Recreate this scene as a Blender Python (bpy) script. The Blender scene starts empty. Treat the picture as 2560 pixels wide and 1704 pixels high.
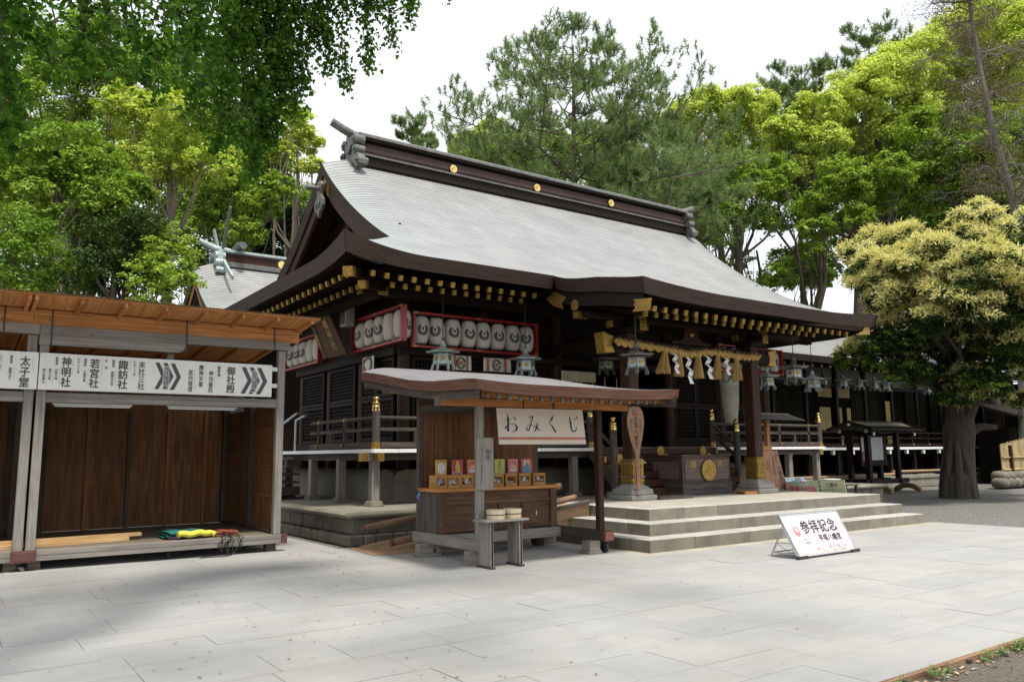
import bpy, math, random
import numpy as np
from mathutils import Vector, Matrix
D = bpy.data
SC = bpy.context.scene
COL = SC.collection
random.seed(11)
RNG = np.random.default_rng(5)

# ------------------------------------------------------------------ camera
F0, YAW, PITCH, ROLL = 1985.45, 0.614719, 0.141565, -0.0108668
cam_r = np.array([math.cos(YAW), -math.sin(YAW), 0.0])
cam_f = np.array([math.sin(YAW)*math.cos(PITCH), math.cos(YAW)*math.cos(PITCH), math.sin(PITCH)])
cam_u = np.cross(cam_r, cam_f)
cam_r, cam_u = cam_r*math.cos(ROLL)+cam_u*math.sin(ROLL), -cam_r*math.sin(ROLL)+cam_u*math.cos(ROLL)
EYE = np.array([0.0, 0.0, 1.6])
cd = D.cameras.new('camera')
cd.sensor_width = 36.0
cd.lens = 36.0*F0/2560.0
cd.clip_start = 0.1
cd.clip_end = 600.0
cam = D.objects.new('camera', cd)
COL.objects.link(cam)
M = Matrix.Identity(4)
for i in range(3):
    M[i][0] = cam_r[i]; M[i][1] = cam_u[i]; M[i][2] = -cam_f[i]; M[i][3] = EYE[i]
cam.matrix_world = M
SC.camera = cam

# ------------------------------------------------------------------ world, sun, exposure
SUN_EL, SUN_AZ = math.radians(67), math.radians(186)   # azimuth measured from +Y towards +X
world = D.worlds.new('World'); SC.world = world
world.use_nodes = True
wn = world.node_tree.nodes; wl = world.node_tree.links
bg = wn['Background']
sky = wn.new('ShaderNodeTexSky'); sky.sky_type = 'NISHITA'; sky.sun_disc = False
sky.sun_elevation = SUN_EL; sky.sun_rotation = SUN_AZ
sky.dust_density = 2.0; sky.air_density = 1.0; sky.ozone_density = 1.0
# thin high cloud veil over the blue
tc = wn.new('ShaderNodeTexCoord'); mp = wn.new('ShaderNodeMapping'); mp.inputs['Scale'].default_value = (1, 1, 2.5)
nz = wn.new('ShaderNodeTexNoise'); nz.inputs['Scale'].default_value = 1.3; nz.inputs['Detail'].default_value = 5
mr = wn.new('ShaderNodeMapRange'); mr.inputs[1].default_value = 0.3; mr.inputs[2].default_value = 0.7
mr.inputs[3].default_value = 0.62; mr.inputs[4].default_value = 0.92
mx = wn.new('ShaderNodeMix'); mx.data_type = 'RGBA'
mx.inputs[7].default_value = (10.0, 10.3, 10.6, 1)
wl.new(tc.outputs['Generated'], mp.inputs[0]); wl.new(mp.outputs[0], nz.inputs['Vector'])
wl.new(nz.outputs[0], mr.inputs[0]); wl.new(mr.outputs[0], mx.inputs[0])
wl.new(sky.outputs[0], mx.inputs[6]); wl.new(mx.outputs[2], bg.inputs[0])
bg.inputs[1].default_value = 0.105
sl = D.lights.new('sun', 'SUN'); sl.energy = 3.6; sl.angle = math.radians(8); sl.color = (1.0, 0.95, 0.86)
so = D.objects.new('sun', sl); COL.objects.link(so)
sd = Vector((math.sin(SUN_AZ)*math.cos(SUN_EL), math.cos(SUN_AZ)*math.cos(SUN_EL), math.sin(SUN_EL)))
so.rotation_euler = sd.to_track_quat('Z', 'Y').to_euler()
so.location = (0, 0, 40)
SC.view_settings.view_transform = 'Standard'
SC.view_settings.look = 'None'
SC.view_settings.exposure = 0.5
SC.view_settings.gamma = 1.0
SC.render.engine = 'CYCLES'
SC.cycles.max_bounces = 6
SC.cycles.diffuse_bounces = 3
SC.cycles.glossy_bounces = 2
SC.cycles.transmission_bounces = 3
SC.cycles.transparent_max_bounces = 4
SC.cycles.caustics_reflective = False
SC.cycles.caustics_refractive = False

# ------------------------------------------------------------------ picture measurement helpers
def ray(px, py):
    return cam_f + cam_r*(px-1280.0)/F0 - cam_u*(py-852.0)/F0
def on(px, py, ax, val):
    d = ray(px, py); return EYE + d*((val-EYE[ax])/d[ax])
def atX(px, py, X): return on(px, py, 0, X)
def atY(px, py, Y): return on(px, py, 1, Y)
def atZ(px, py, Z=0.0): return on(px, py, 2, Z)
def deep(px, py, d): return EYE + ray(px, py)*d

# ------------------------------------------------------------------ mesh builder
def vec(a): return np.array(a, float)
def unit(a):
    a = vec(a); n = np.linalg.norm(a); return a/n if n > 1e-12 else a

class MB:
    def __init__(s):
        s.v = []; s.f = []; s.uv = []; s.mi = []
    def face(s, pts, uvs=None, m=0):
        b = len(s.v); s.v.extend([tuple(map(float, p)) for p in pts])
        s.f.append(list(range(b, b+len(pts))))
        s.uv.append(uvs if uvs else [(p[0], p[1]) for p in pts]); s.mi.append(m)
        return s
    def hexa(s, c, m=0, skip=()):
        # c: 8 corners, bottom 0-3 counter-clockwise, top 4-7
        b = len(s.v); s.v.extend([tuple(map(float, p)) for p in c])
        c = [vec(p) for p in c]
        L = [np.linalg.norm(c[1]-c[0]), np.linalg.norm(c[3]-c[0]), np.linalg.norm(c[4]-c[0])]
        o = 50.0*random.randint(0, 400) + random.random()*20; o2 = random.random()*9
        A = [(0, 0, 0), (L[0], 0, 0), (L[0], L[1], 0), (0, L[1], 0), (0, 0, L[2]), (L[0], 0, L[2]), (L[0], L[1], L[2]), (0, L[1], L[2])]
        order = sorted(range(3), key=lambda i: -L[i])
        for n, q in enumerate(((0, 3, 2, 1), (4, 5, 6, 7), (0, 1, 5, 4), (1, 2, 6, 5), (2, 3, 7, 6), (3, 0, 4, 7))):
            if n in skip: continue
            s.f.append([b+i for i in q]); s.mi.append(m)
            ax = {0: 2, 1: 2, 2: 1, 3: 0, 4: 1, 5: 0}[n]
            o_ = [i for i in order if i != ax]
            s.uv.append([(A[i][o_[0]]+o, A[i][o_[1]]+o2+n*.37) for i in q])
        return s
    def box(s, x0, x1, y0, y1, z0, z1, m=0, skip=()):
        return s.hexa([(x0, y0, z0), (x1, y0, z0), (x1, y1, z0), (x0, y1, z0), (x0, y0, z1), (x1, y0, z1), (x1, y1, z1), (x0, y1, z1)], m, skip)
    def beam(s, p, q, w, h, m=0, up=(0, 0, 1), w2=None, h2=None):
        p = vec(p); q = vec(q); d = unit(q-p); r = unit(np.cross(d, up)); u = np.cross(r, d)
        w2 = w if w2 is None else w2; h2 = h if h2 is None else h2
        c = [p-r*w/2-u*h/2, p+r*w/2-u*h/2, q+r*w2/2-u*h2/2, q-r*w2/2-u*h2/2,
             p-r*w/2+u*h/2, p+r*w/2+u*h/2, q+r*w2/2+u*h2/2, q-r*w2/2+u*h2/2]
        return s.hexa(c, m)
    def tube(s, path, rad, n=8, m=0, caps=True, uvs=1.0):
        P = [vec(p) for p in path]
        if not hasattr(rad, '__len__'): rad = [rad]*len(P)
        o = 50.0*random.randint(0, 400); b = len(s.v); acc = 0; us = []
        t0 = unit(P[1]-P[0]); ref = vec((0, 0, 1)) if abs(t0[2]) < .9 else vec((1, 0, 0))
        nrm = unit(np.cross(t0, ref))
        for i, p in enumerate(P):
            t = unit(P[min(i+1, len(P)-1)]-P[max(i-1, 0)])
            nrm = unit(nrm - t*np.dot(nrm, t)); bn = np.cross(t, nrm)
            if i: acc += np.linalg.norm(p-P[i-1])
            us.append(acc)
            for k in range(n):
                a = 2*math.pi*k/n
                s.v.append(tuple(p+(nrm*math.cos(a)+bn*math.sin(a))*rad[i]))
        for i in range(len(P)-1):
            for k in range(n):
                k2 = (k+1) % n
                s.f.append([b+i*n+k, b+i*n+k2, b+(i+1)*n+k2, b+(i+1)*n+k]); s.mi.append(m)
                w = 2*math.pi*max(rad)/n
                s.uv.append([(us[i]+o, k*w), (us[i]+o, (k+1)*w), (us[i+1]+o, (k+1)*w), (us[i+1]+o, k*w)])
        if caps:
            for i, rev in ((0, True), (len(P)-1, False)):
                idx = [b+i*n+k for k in range(n)]
                if rev: idx = idx[::-1]
                s.f.append(idx); s.mi.append(m); s.uv.append([(o+.3*math.cos(k), .3*math.sin(k)) for k in range(n)])
        return s
    def lathe(s, prof, c, n=16, m=0, axis=2):
        b = len(s.v); c = vec(c); o = 50.0*random.randint(0, 400)
        ax = [(0, 1, 2), (1, 2, 0), (2, 0, 1)][(axis+1) % 3]
        for r, z in prof:
            for k in range(n):
                a = 2*math.pi*k/n; p = [0, 0, 0]
                p[ax[0]] = r*math.cos(a); p[ax[1]] = r*math.sin(a); p[ax[2]] = z
                s.v.append(tuple(c+vec(p)))
        for i in range(len(prof)-1):
            for k in range(n):
                k2 = (k+1) % n
                s.f.append([b+i*n+k, b+i*n+k2, b+(i+1)*n+k2, b+(i+1)*n+k]); s.mi.append(m)
                s.uv.append([(prof[i][1]+o, k/n), (prof[i][1]+o, (k+1)/n), (prof[i+1][1]+o, (k+1)/n), (prof[i+1][1]+o, k/n)])
        for i, rev in ((0, True), (len(prof)-1, False)):
            if prof[i][0] > 1e-4:
                idx = [b+i*n+k for k in range(n)]
                s.f.append(idx[::-1] if rev else idx); s.mi.append(m); s.uv.append([(o, 0)]*n)
        return s
    def prism(s, poly, o, ux, uy, dep, m=0, m2=None):
        # 2-D outline in (ux, uy) at o, extruded by vector dep
        o = vec(o); ux = vec(ux); uy = vec(uy); dep = vec(dep); n = len(poly)
        ff = 50.0*random.randint(0, 400)
        A = [o+ux*x+uy*y for x, y in poly]; B = [p+dep for p in A]
        b = len(s.v); s.v.extend([tuple(p) for p in A+B])
        flip = np.dot(np.cross(ux, uy), dep) > 0
        area = sum(poly[i][0]*poly[(i+1) % n][1]-poly[(i+1) % n][0]*poly[i][1] for i in range(n))
        if area < 0: flip = not flip
        ia = list(range(b, b+n)); ib = list(range(b+n, b+2*n))
        s.f.append(ia[::-1] if flip else ia); s.f.append(ib if flip else ib[::-1])
        pu = [(x+ff, y) for x, y in poly]
        s.uv.append(pu[::-1] if flip else pu); s.uv.append(pu if flip else pu[::-1]); s.mi += [m, m]
        for i in range(n):
            j = (i+1) % n
            q = [b+i, b+j, b+n+j, b+n+i]
            d = np.linalg.norm(dep); l = math.hypot(poly[j][0]-poly[i][0], poly[j][1]-poly[i][1])
            uu = [(ff, 0), (ff+l, 0), (ff+l, d), (ff, d)]
            s.f.append(q if flip else q[::-1]); s.uv.append(uu if flip else uu[::-1]); s.mi.append(m if m2 is None else m2)
        return s
    def grid(s, fn, nu, nv, m=0, uvf=None, close=False):
        b = len(s.v)
        for j in range(nv+1):
            for i in range(nu+1):
                s.v.append(tuple(map(float, fn(i/nu, j/nv))))
        for j in range(nv):
            for i in range(nu):
                q = [(i, j), (i+1, j), (i+1, j+1), (i, j+1)]
                s.f.append([b+y*(nu+1)+x for x, y in q]); s.mi.append(m)
                s.uv.append([uvf(x/nu, y/nv) if uvf else (x/nu, y/nv) for x, y in q])
        return s
    def build(s, name, mats, parent=None, bevel=0, smooth=None, origin=None):
        me = D.meshes.new(name)
        base = vec((0, 0, 0))
        root = parent
        while root is not None and root.parent is not None: root = root.parent
        if root is not None: base = vec(root.location)
        elif origin is not None: base = vec(origin)
        elif s.v:
            a = np.array(s.v); base = vec([(a[:, 0].min()+a[:, 0].max())/2, (a[:, 1].min()+a[:, 1].max())/2, a[:, 2].min()])
        me.from_pydata([tuple(vec(p)-base) for p in s.v], [], s.f)
        uvl = me.uv_layers.new(name='UVMap')
        uvl.data.foreach_set('uv', np.array([c for f in s.uv for uv in f for c in uv], 'f'))
        if not isinstance(mats, (list, tuple)): mats = [mats]
        for m in mats: me.materials.append(m)
        me.polygons.foreach_set('material_index', np.array(s.mi, 'i'))
        if smooth is not None:
            me.polygons.foreach_set('use_smooth', np.ones(len(s.f), bool))
            me.set_sharp_from_angle(angle=math.radians(smooth))
        me.update()
        o = D.objects.new(name, me); COL.objects.link(o)
        if parent is not None: o.parent = parent
        else: o.location = base
        if bevel:
            bm_ = o.modifiers.new('edge', 'BEVEL'); bm_.width = bevel; bm_.segments = 1; bm_.limit_method = 'ANGLE'; bm_.angle_limit = math.radians(50)
        return o

def tag(o, label=None, cat=None, group=None, kind=None):
    if label: o['label'] = label
    if cat: o['category'] = cat
    if group: o['group'] = group
    if kind: o['kind'] = kind
    return o
def thing(name, label, cat, loc=(0, 0, 0), group=None):
    o = D.objects.new(name, None); o.empty_display_size = 0.2; o.location = loc; COL.objects.link(o)
    return tag(o, label, cat, group)
def copy_tree(o, parent=None):
    c = o.copy(); COL.objects.link(c)
    if parent is not None: c.parent = parent
    for ch in list(o.children): copy_tree(ch, c)
    return c

def lettering(text, o, ux, uy, w, h, mat, parent=None, name='lettering', vertical=False, off=0.004, spacing=1.0, keep=True, thick=0.0):
    bold = thick; thick = min(thick, 0.006) if name == 'lettering' else min(thick, 0.03)
    """text laid in the plane (ux, uy), centred on o, inside w x h"""
    cu = D.curves.new('tmp', 'FONT')
    cu.body = '\n'.join(text) if vertical else text
    cu.align_x = 'CENTER'; cu.size = 1.0; cu.space_line = spacing if vertical else 1.0
    if not vertical: cu.space_character = spacing
    cu.offset = thick
    cu.resolution_u = 3
    t = D.objects.new('tmp', cu); COL.objects.link(t)
    me = D.meshes.new_from_object(t.evaluated_get(bpy.context.evaluated_depsgraph_get()))
    D.objects.remove(t); D.curves.remove(cu)
    n = len(me.vertices)
    a = np.zeros(n*3, 'f'); me.vertices.foreach_get('co', a); a = a.reshape(-1, 3).astype(float)
    if n:
        lo = a.min(0); hi = a.max(0); c = (lo+hi)/2
        sx = w/max(hi[0]-lo[0], 1e-6); sy = h/max(hi[1]-lo[1], 1e-6)
        if keep: sx = sy = min(sx, sy)
        ux = unit(ux); uy = unit(uy); nn = np.cross(ux, uy)
        root = parent
        while root is not None and root.parent is not None: root = root.parent
        base = vec(root.location) if root is not None else vec((0, 0, 0))
        q = vec(o)-base + np.outer((a[:, 0]-c[0])*sx, ux) + np.outer((a[:, 1]-c[1])*sy, uy) + nn*off
        me.vertices.foreach_set('co', q.astype('f').ravel())
    if bold > 0.009 and n and name == 'lettering':
        # heavier strokes: further copies a fraction of a millimetre apart
        fs = [list(p.vertices) for p in me.polygons]; V = [q]; F = list(fs)
        em = (hi[1]-lo[1])*sy/(len(text)*1.0 if vertical else 1.0)
        for k, (dx, dy) in enumerate(((1, 0), (0, 1), (-1, 0), (0, -1))):
            d_ = bold*em*0.55; V.append(q+ux*dx*d_+uy*dy*d_+nn*0.0003*(k+1)); F += [[i+n*(k+1) for i in f] for f in fs]
        me2 = D.meshes.new(name); me2.from_pydata(np.concatenate(V).tolist(), [], F); D.meshes.remove(me); me = me2
    me.materials.clear(); me.materials.append(mat)
    me.update(); me.name = name
    ob = D.objects.new(name, me); COL.objects.link(ob)
    if parent is not None: ob.parent = parent
    return ob

# ------------------------------------------------------------------ materials
class NT:
    def __init__(s, name):
        s.m = D.materials.new(name); s.m.use_nodes = True
        s.n = s.m.node_tree.nodes; s.l = s.m.node_tree.links
        s.b = s.n['Principled BSDF']; s.out = s.n['Material Output']
    def add(s, t, **k):
        n = s.n.new(t)
        for a, v in k.items(): setattr(n, a, v)
        return n
    def link(s, a, b): s.l.new(a, b)
    def val(s, sock, v):
        if hasattr(v, 'is_linked') or isinstance(v, bpy.types.NodeSocket): s.link(v, sock)
        else: sock.default_value = v
    def math(s, op, a, b=0.0, c=0.0):
        n = s.add('ShaderNodeMath', operation=op)
        for i, v in enumerate((a, b, c)): s.val(n.inputs[i], v)
        return n.outputs[0]
    def ramp(s, fac, stops):
        n = s.add('ShaderNodeValToRGB'); e = n.color_ramp.elements
        while len(e) < len(stops): e.new(0.5)
        for i, (p, c) in enumerate(stops):
            e[i].position = p; e[i].color = (c[0], c[1], c[2], 1) if hasattr(c, '__len__') else (c, c, c, 1)
        s.link(fac, n.inputs[0]); return n.outputs[0]
    def mix(s, fac, a, b, mode='MIX'):
        n = s.add('ShaderNodeMix', data_type='RGBA', blend_type=mode)
        s.val(n.inputs[0], fac)
        for i, v in ((6, a), (7, b)):
            s.val(n.inputs[i], v if isinstance(v, bpy.types.NodeSocket) else (v[0], v[1], v[2], 1))
        return n.outputs[2]
    def noise(s, vecs, scale=5.0, detail=3.0, rough=0.5, dist=0.0):
        n = s.add('ShaderNodeTexNoise'); n.inputs['Scale'].default_value = scale
        n.inputs['Detail'].default_value = detail; n.inputs['Roughness'].default_value = rough
        n.inputs['Distortion'].default_value = dist
        if vecs is not None: s.link(vecs, n.inputs['Vector'])
        return n.outputs[0]
    def objco(s, scale=(1, 1, 1)):
        t = s.add('ShaderNodeNewGeometry'); m = s.add('ShaderNodeMapping'); m.inputs['Scale'].default_value = scale
        s.link(t.outputs['Position'], m.inputs[0]); return m.outputs[0]
    def uvco(s):
        t = s.add('ShaderNodeTexCoord'); x = s.add('ShaderNodeSeparateXYZ'); s.link(t.outputs['UV'], x.inputs[0])
        return x.outputs[0], x.outputs[1]
    def comb(s, x, y, z=0.0):
        n = s.add('ShaderNodeCombineXYZ')
        for i, v in enumerate((x, y, z)): s.val(n.inputs[i], v)
        return n.outputs[0]
    def bump(s, h, strength=0.3, dist=0.01):
        n = s.add('ShaderNodeBump'); n.inputs['Strength'].default_value = strength; n.inputs['Distance'].default_value = dist
        s.link(h, n.inputs['Height']); s.link(n.outputs[0], s.b.inputs['Normal'])
    def base(s, c): s.val(s.b.inputs['Base Color'], c if isinstance(c, bpy.types.NodeSocket) else (c[0], c[1], c[2], 1))
    def rough(s, v): s.val(s.b.inputs['Roughness'], v)

def lin(h):
    h = h.lstrip('#'); r = [int(h[i:i+2], 16)/255 for i in (0, 2, 4)]
    return tuple((c/12.92 if c <= .04045 else ((c+.055)/1.055)**2.4) for c in r)

def wood(name, dark, light, rough=0.7, tone=0.5, stain=0.35, stain_col=None, gscale=22.0, knots=0.0):
    t = NT(name); u, v = t.uvco()
    idn = t.math('FLOOR', t.math('DIVIDE', u, 50.0))
    wn_ = t.add('ShaderNodeTexWhiteNoise', noise_dimensions='1D'); t.link(idn, wn_.inputs['W'])
    g = t.noise(t.comb(t.math('MULTIPLY', u, 1.3), t.math('MULTIPLY', v, gscale), t.math('MULTIPLY', idn, 0.37)), 1.0, 5.0, 0.6, 0.6)
    c = t.ramp(g, [(0.30, dark), (0.68, light)])
    tv = t.math('ADD', t.math('MULTIPLY', wn_.outputs[0], tone), 1.0-tone/2)
    c = t.mix(1.0, c, t.comb(tv, tv, tv), 'MULTIPLY')
    s_ = t.noise(t.objco((1, 1, 1)), 1.7, 4.0, 0.6)
    sc = stain_col or tuple(x*0.55 for x in dark)
    c = t.mix(t.ramp(s_, [(0.48, 0.0), (0.72, stain)]), c, sc)
    if knots:
        vo = t.add('ShaderNodeTexVoronoi'); vo.inputs['Scale'].default_value = 1.0
        t.link(t.comb(t.math('MULTIPLY', u, 2.2), t.math('MULTIPLY', v, 7.0)), vo.inputs['Vector'])
        c = t.mix(t.ramp(vo.outputs['Distance'], [(0.05, knots), (0.12, 0.0)]), c, tuple(x*0.3 for x in dark))
    t.base(c); t.rough(rough); t.bump(g, 0.25, 0.004); t.b.inputs['Specular IOR Level'].default_value = 0.16
    return t.m

def plain(name, col, rough=0.6, metal=0.0, var=0.15, scale=6.0, bump=0.0, spec=None):
    t = NT(name)
    n = t.noise(t.objco(), scale, 4.0, 0.6)
    c = t.ramp(n, [(0.3, tuple(x*(1-var) for x in col)), (0.7, tuple(min(1, x*(1+var)) for x in col))])
    t.base(c); t.rough(rough); t.b.inputs['Metallic'].default_value = metal
    if spec is not None: t.b.inputs['Specular IOR Level'].default_value = spec
    if bump: t.bump(n, bump, 0.01)
    return t.m

MT = {}
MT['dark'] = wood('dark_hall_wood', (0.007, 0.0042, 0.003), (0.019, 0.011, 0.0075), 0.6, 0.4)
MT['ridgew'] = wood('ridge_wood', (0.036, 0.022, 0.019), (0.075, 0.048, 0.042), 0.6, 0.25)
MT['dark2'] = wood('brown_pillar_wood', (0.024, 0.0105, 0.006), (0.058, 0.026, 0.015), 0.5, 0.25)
MT['fascia'] = None
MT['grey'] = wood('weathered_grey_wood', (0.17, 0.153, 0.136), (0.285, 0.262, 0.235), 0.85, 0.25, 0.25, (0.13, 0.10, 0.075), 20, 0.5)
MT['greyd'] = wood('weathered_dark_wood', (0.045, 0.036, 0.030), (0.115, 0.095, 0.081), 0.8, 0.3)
MT['orange'] = wood('fresh_cedar_wood', (0.30, 0.125, 0.04), (0.60, 0.28, 0.105), 0.7, 0.3, 0.3, (0.25, 0.10, 0.04))
MT['ply'] = wood('brown_plywood', (0.105, 0.048, 0.021), (0.24, 0.118, 0.055), 0.65, 0.35, 0.3, None, 14, 0.5)
MT['cart'] = wood('reddish_stand_wood', (0.095, 0.040, 0.018), (0.21, 0.095, 0.045), 0.6, 0.35, 0.3)
MT['pale'] = wood('pale_new_lumber', (0.42, 0.26, 0.11), (0.66, 0.46, 0.24), 0.6, 0.15, 0.1, (0.5, 0.3, 0.13), 10, 0.5)
MT['cartd'] = wood('worn_counter_wood', (0.062, 0.032, 0.019), (0.145, 0.085, 0.054), 0.65, 0.3, 0.3)
MT['tub'] = wood('pale_tub_wood', (0.46, 0.36, 0.23), (0.68, 0.57, 0.41), 0.6, 0.15, 0.1, (0.4, 0.3, 0.2))
MT['floorply'] = wood('dusty_floor_ply', (0.13, 0.105, 0.075), (0.24, 0.20, 0.15), 0.85, 0.3, 0.4)
MT['sign'] = plain('white_sign_board', (0.72, 0.71, 0.68), 0.45, 0, 0.04, 3)
MT['black'] = plain('black_paint', (0.018, 0.017, 0.018), 0.5, 0, 0.1)
MT['charc'] = plain('charcoal_print', (0.055, 0.052, 0.055), 0.5, 0, 0.1)
MT['faint'] = plain('faint_grey_print', (0.33, 0.33, 0.33), 0.5, 0, 0.1)
MT['red'] = plain('red_lacquer', (0.30, 0.018, 0.014), 0.35, 0, 0.15)
MT['gold'] = plain('gilt_fitting', (0.33, 0.205, 0.048), 0.45, 0.75, 0.5, 22, 0.5)
MT['brass'] = plain('polished_brass', (0.72, 0.53, 0.20), 0.22, 1.0, 0.15, 20)
MT['white'] = plain('white_paint', (0.78, 0.78, 0.77), 0.6, 0, 0.05)
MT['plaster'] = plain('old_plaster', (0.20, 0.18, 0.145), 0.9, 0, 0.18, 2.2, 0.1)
MT['verd'] = plain('verdigris_copper', (0.36, 0.425, 0.415), 0.5, 0.25, 0.25, 9, 0.2)
MT['bronze'] = plain('grey_bronze', (0.135, 0.135, 0.127), 0.42, 0.4, 0.35, 6, 0.2)
MT['iron'] = plain('dark_iron', (0.04, 0.04, 0.042), 0.5, 0.6, 0.2)
MT['alu'] = plain('brushed_aluminium', (0.55, 0.56, 0.57), 0.35, 0.9, 0.08)
MT['rubber'] = plain('black_rubber', (0.022, 0.022, 0.024), 0.7, 0, 0.2)
MT['redbrown'] = plain('red_brown_metal_cap', (0.10, 0.038, 0.030), 0.5, 0.1, 0.2)
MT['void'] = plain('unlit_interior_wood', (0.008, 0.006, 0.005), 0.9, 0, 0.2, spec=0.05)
MT['glass'] = plain('dark_window_glass', (0.02, 0.025, 0.025), 0.08, 0, 0.1)
MT['paper'] = plain('white_paper', (0.80, 0.80, 0.79), 0.7, 0, 0.04)

def m_stone(name, a, b, sc=3.0, tone=0.25, moss=0.0, rough=0.85, sp=60.0):
    t = NT(name); u, v = t.uvco()
    idn = t.math('FLOOR', t.math('DIVIDE', u, 50.0))
    wn_ = t.add('ShaderNodeTexWhiteNoise', noise_dimensions='1D'); t.link(idn, wn_.inputs['W'])
    n = t.noise(t.objco(), sc, 6.0, 0.65)
    fine = t.noise(t.objco(), sp, 3.0, 0.7)
    c = t.ramp(n, [(0.32, a), (0.70, b)])
    tv = t.math('ADD', t.math('MULTIPLY', wn_.outputs[0], tone), 1.0-tone/2)
    c = t.mix(1.0, c, t.comb(tv, tv, tv), 'MULTIPLY')
    c = t.mix(t.ramp(fine, [(0.35, 0.28), (0.6, 0.0)]), c, tuple(x*0.6 for x in a))
    if moss:
        c = t.mix(t.ramp(t.noise(t.objco(), 1.3, 5.0, 0.6), [(0.5, 0.0), (0.7, moss)]), c, (0.085, 0.085, 0.04))
    t.base(c); t.rough(rough); t.bump(fine, 0.15, 0.004)
    return t.m
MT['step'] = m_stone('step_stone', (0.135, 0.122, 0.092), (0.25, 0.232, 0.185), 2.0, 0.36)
MT['steplit'] = m_stone('step_stone_toplit', (0.33, 0.315, 0.28), (0.48, 0.465, 0.43), 3.0, 0.15)  # same stone on the step tops, brightness from the sky put into the colour
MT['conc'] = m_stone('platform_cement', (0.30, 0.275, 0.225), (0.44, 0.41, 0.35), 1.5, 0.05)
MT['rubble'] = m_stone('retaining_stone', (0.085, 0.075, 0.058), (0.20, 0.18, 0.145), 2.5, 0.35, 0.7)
MT['coping'] = m_stone('shaded_coping_cement', (0.17, 0.152, 0.118), (0.28, 0.258, 0.205), 1.5, 0.05, 0.35)  # platform cement darkened: shade on the left side put into the colour
MT['granite'] = m_stone('granite_base', (0.19, 0.182, 0.165), (0.31, 0.30, 0.275), 5.0, 0.15)
MT['slab'] = m_stone('grey_paving_slab', (0.44, 0.45, 0.45), (0.56, 0.57, 0.57), 1.1, 0.14, 0, 0.8, 90.0)
# ------------------------------------------------------------------ ground
def m_ground():
    t = NT('gravel_and_soil'); co = t.objco()
    x = t.add('ShaderNodeSeparateXYZ'); t.link(co, x.inputs[0])
    big = t.noise(co, 0.5, 5.0, 0.6); fine = t.noise(co, 34.0, 4.0, 0.75)
    vo = t.add('ShaderNodeTexVoronoi'); vo.inputs['Scale'].default_value = 42.0; t.link(co, vo.inputs['Vector'])
    peb = t.ramp(vo.outputs['Color'], [(0.2, (0.07, 0.068, 0.066)), (0.55, (0.13, 0.128, 0.122)), (0.9, (0.30, 0.29, 0.275))])
    grav = t.mix(t.ramp(big, [(0.35, 0.0), (0.7, 0.5)]), peb, (0.145, 0.125, 0.09))
    soil = t.ramp(fine, [(0.3, (0.055, 0.047, 0.036)), (0.55, (0.12, 0.103, 0.08)), (0.75, (0.20, 0.18, 0.145))])
    soil = t.mix(t.ramp(t.noise(co, 2.2, 5, 0.6), [(0.45, 0.0), (0.7, 0.6)]), soil, (0.075, 0.08, 0.035))
    m_soil = t.math('MULTIPLY', t.math('LESS_THAN', x.outputs[1], 3.3), 1.0)
    far = t.math('GREATER_THAN', x.outputs[1], 27.0)
    c = t.mix(t.math('MAXIMUM', m_soil, far), grav, soil)
    pale = t.ramp(x.outputs[0], [(0.0, 0.0), (1.0, 0.0)])
    t.base(c); t.rough(0.95); t.bump(t.math('ADD', vo.outputs['Distance'], fine), 0.7, 0.02)
    return t.m
g = MB(); g.grid(lambda a, b: (-180+a*420, -60+b*360, -0.03), 4, 4)
tag(g.build('ground', m_ground(), origin=(0, 0, 0)), kind='structure')

def m_slab():
    t = NT('paving_slabs'); u, v = t.uvco(); co = t.objco()
    idn = t.math('FLOOR', t.math('DIVIDE', u, 50.0))
    wn_ = t.add('ShaderNodeTexWhiteNoise', noise_dimensions='1D'); t.link(idn, wn_.inputs['W'])
    n = t.noise(co, 1.1, 6.0, 0.62); fine = t.noise(co, 95.0, 3.0, 0.7)
    streak = t.noise(t.comb(t.math('MULTIPLY', u, 1.2), t.math('MULTIPLY', v, 9.0)), 1.0, 4.0, 0.6)
    c = t.ramp(n, [(0.3, (0.262, 0.260, 0.250)), (0.7, (0.335, 0.332, 0.320))])
    c = t.mix(t.ramp(streak, [(0.4, 0.0), (0.75, 0.22)]), c, (0.44, 0.435, 0.42))
    tv = t.ramp(wn_.outputs[0], [(0.0, (0.945, 0.95, 0.955)), (0.5, (0.99, 0.99, 0.99)), (0.95, (1.02, 1.018, 1.0)), (1.0, (1.07, 1.045, 0.98))])
    c = t.mix(1.0, c, tv, 'MULTIPLY')
    dust = t.noise(co, 0.55, 6.0, 0.68, 0.4)
    c = t.mix(t.ramp(dust, [(0.5, 0.0), (0.72, 0.42)]), c, (0.33, 0.29, 0.22))
    c = t.mix(t.ramp(fine, [(0.33, 0.35), (0.55, 0.0)]), c, (0.19, 0.193, 0.193))
    t.base(c); t.rough(0.82); t.bump(fine, 0.12, 0.003)
    return t.m
pav = MB()
rp = random.Random(4)
regions = [(-9, 18.2, 3.29, 9.2), (-9, 9.12, 9.2, 13.42), (-9, 5.72, 13.42, 25)]
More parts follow.
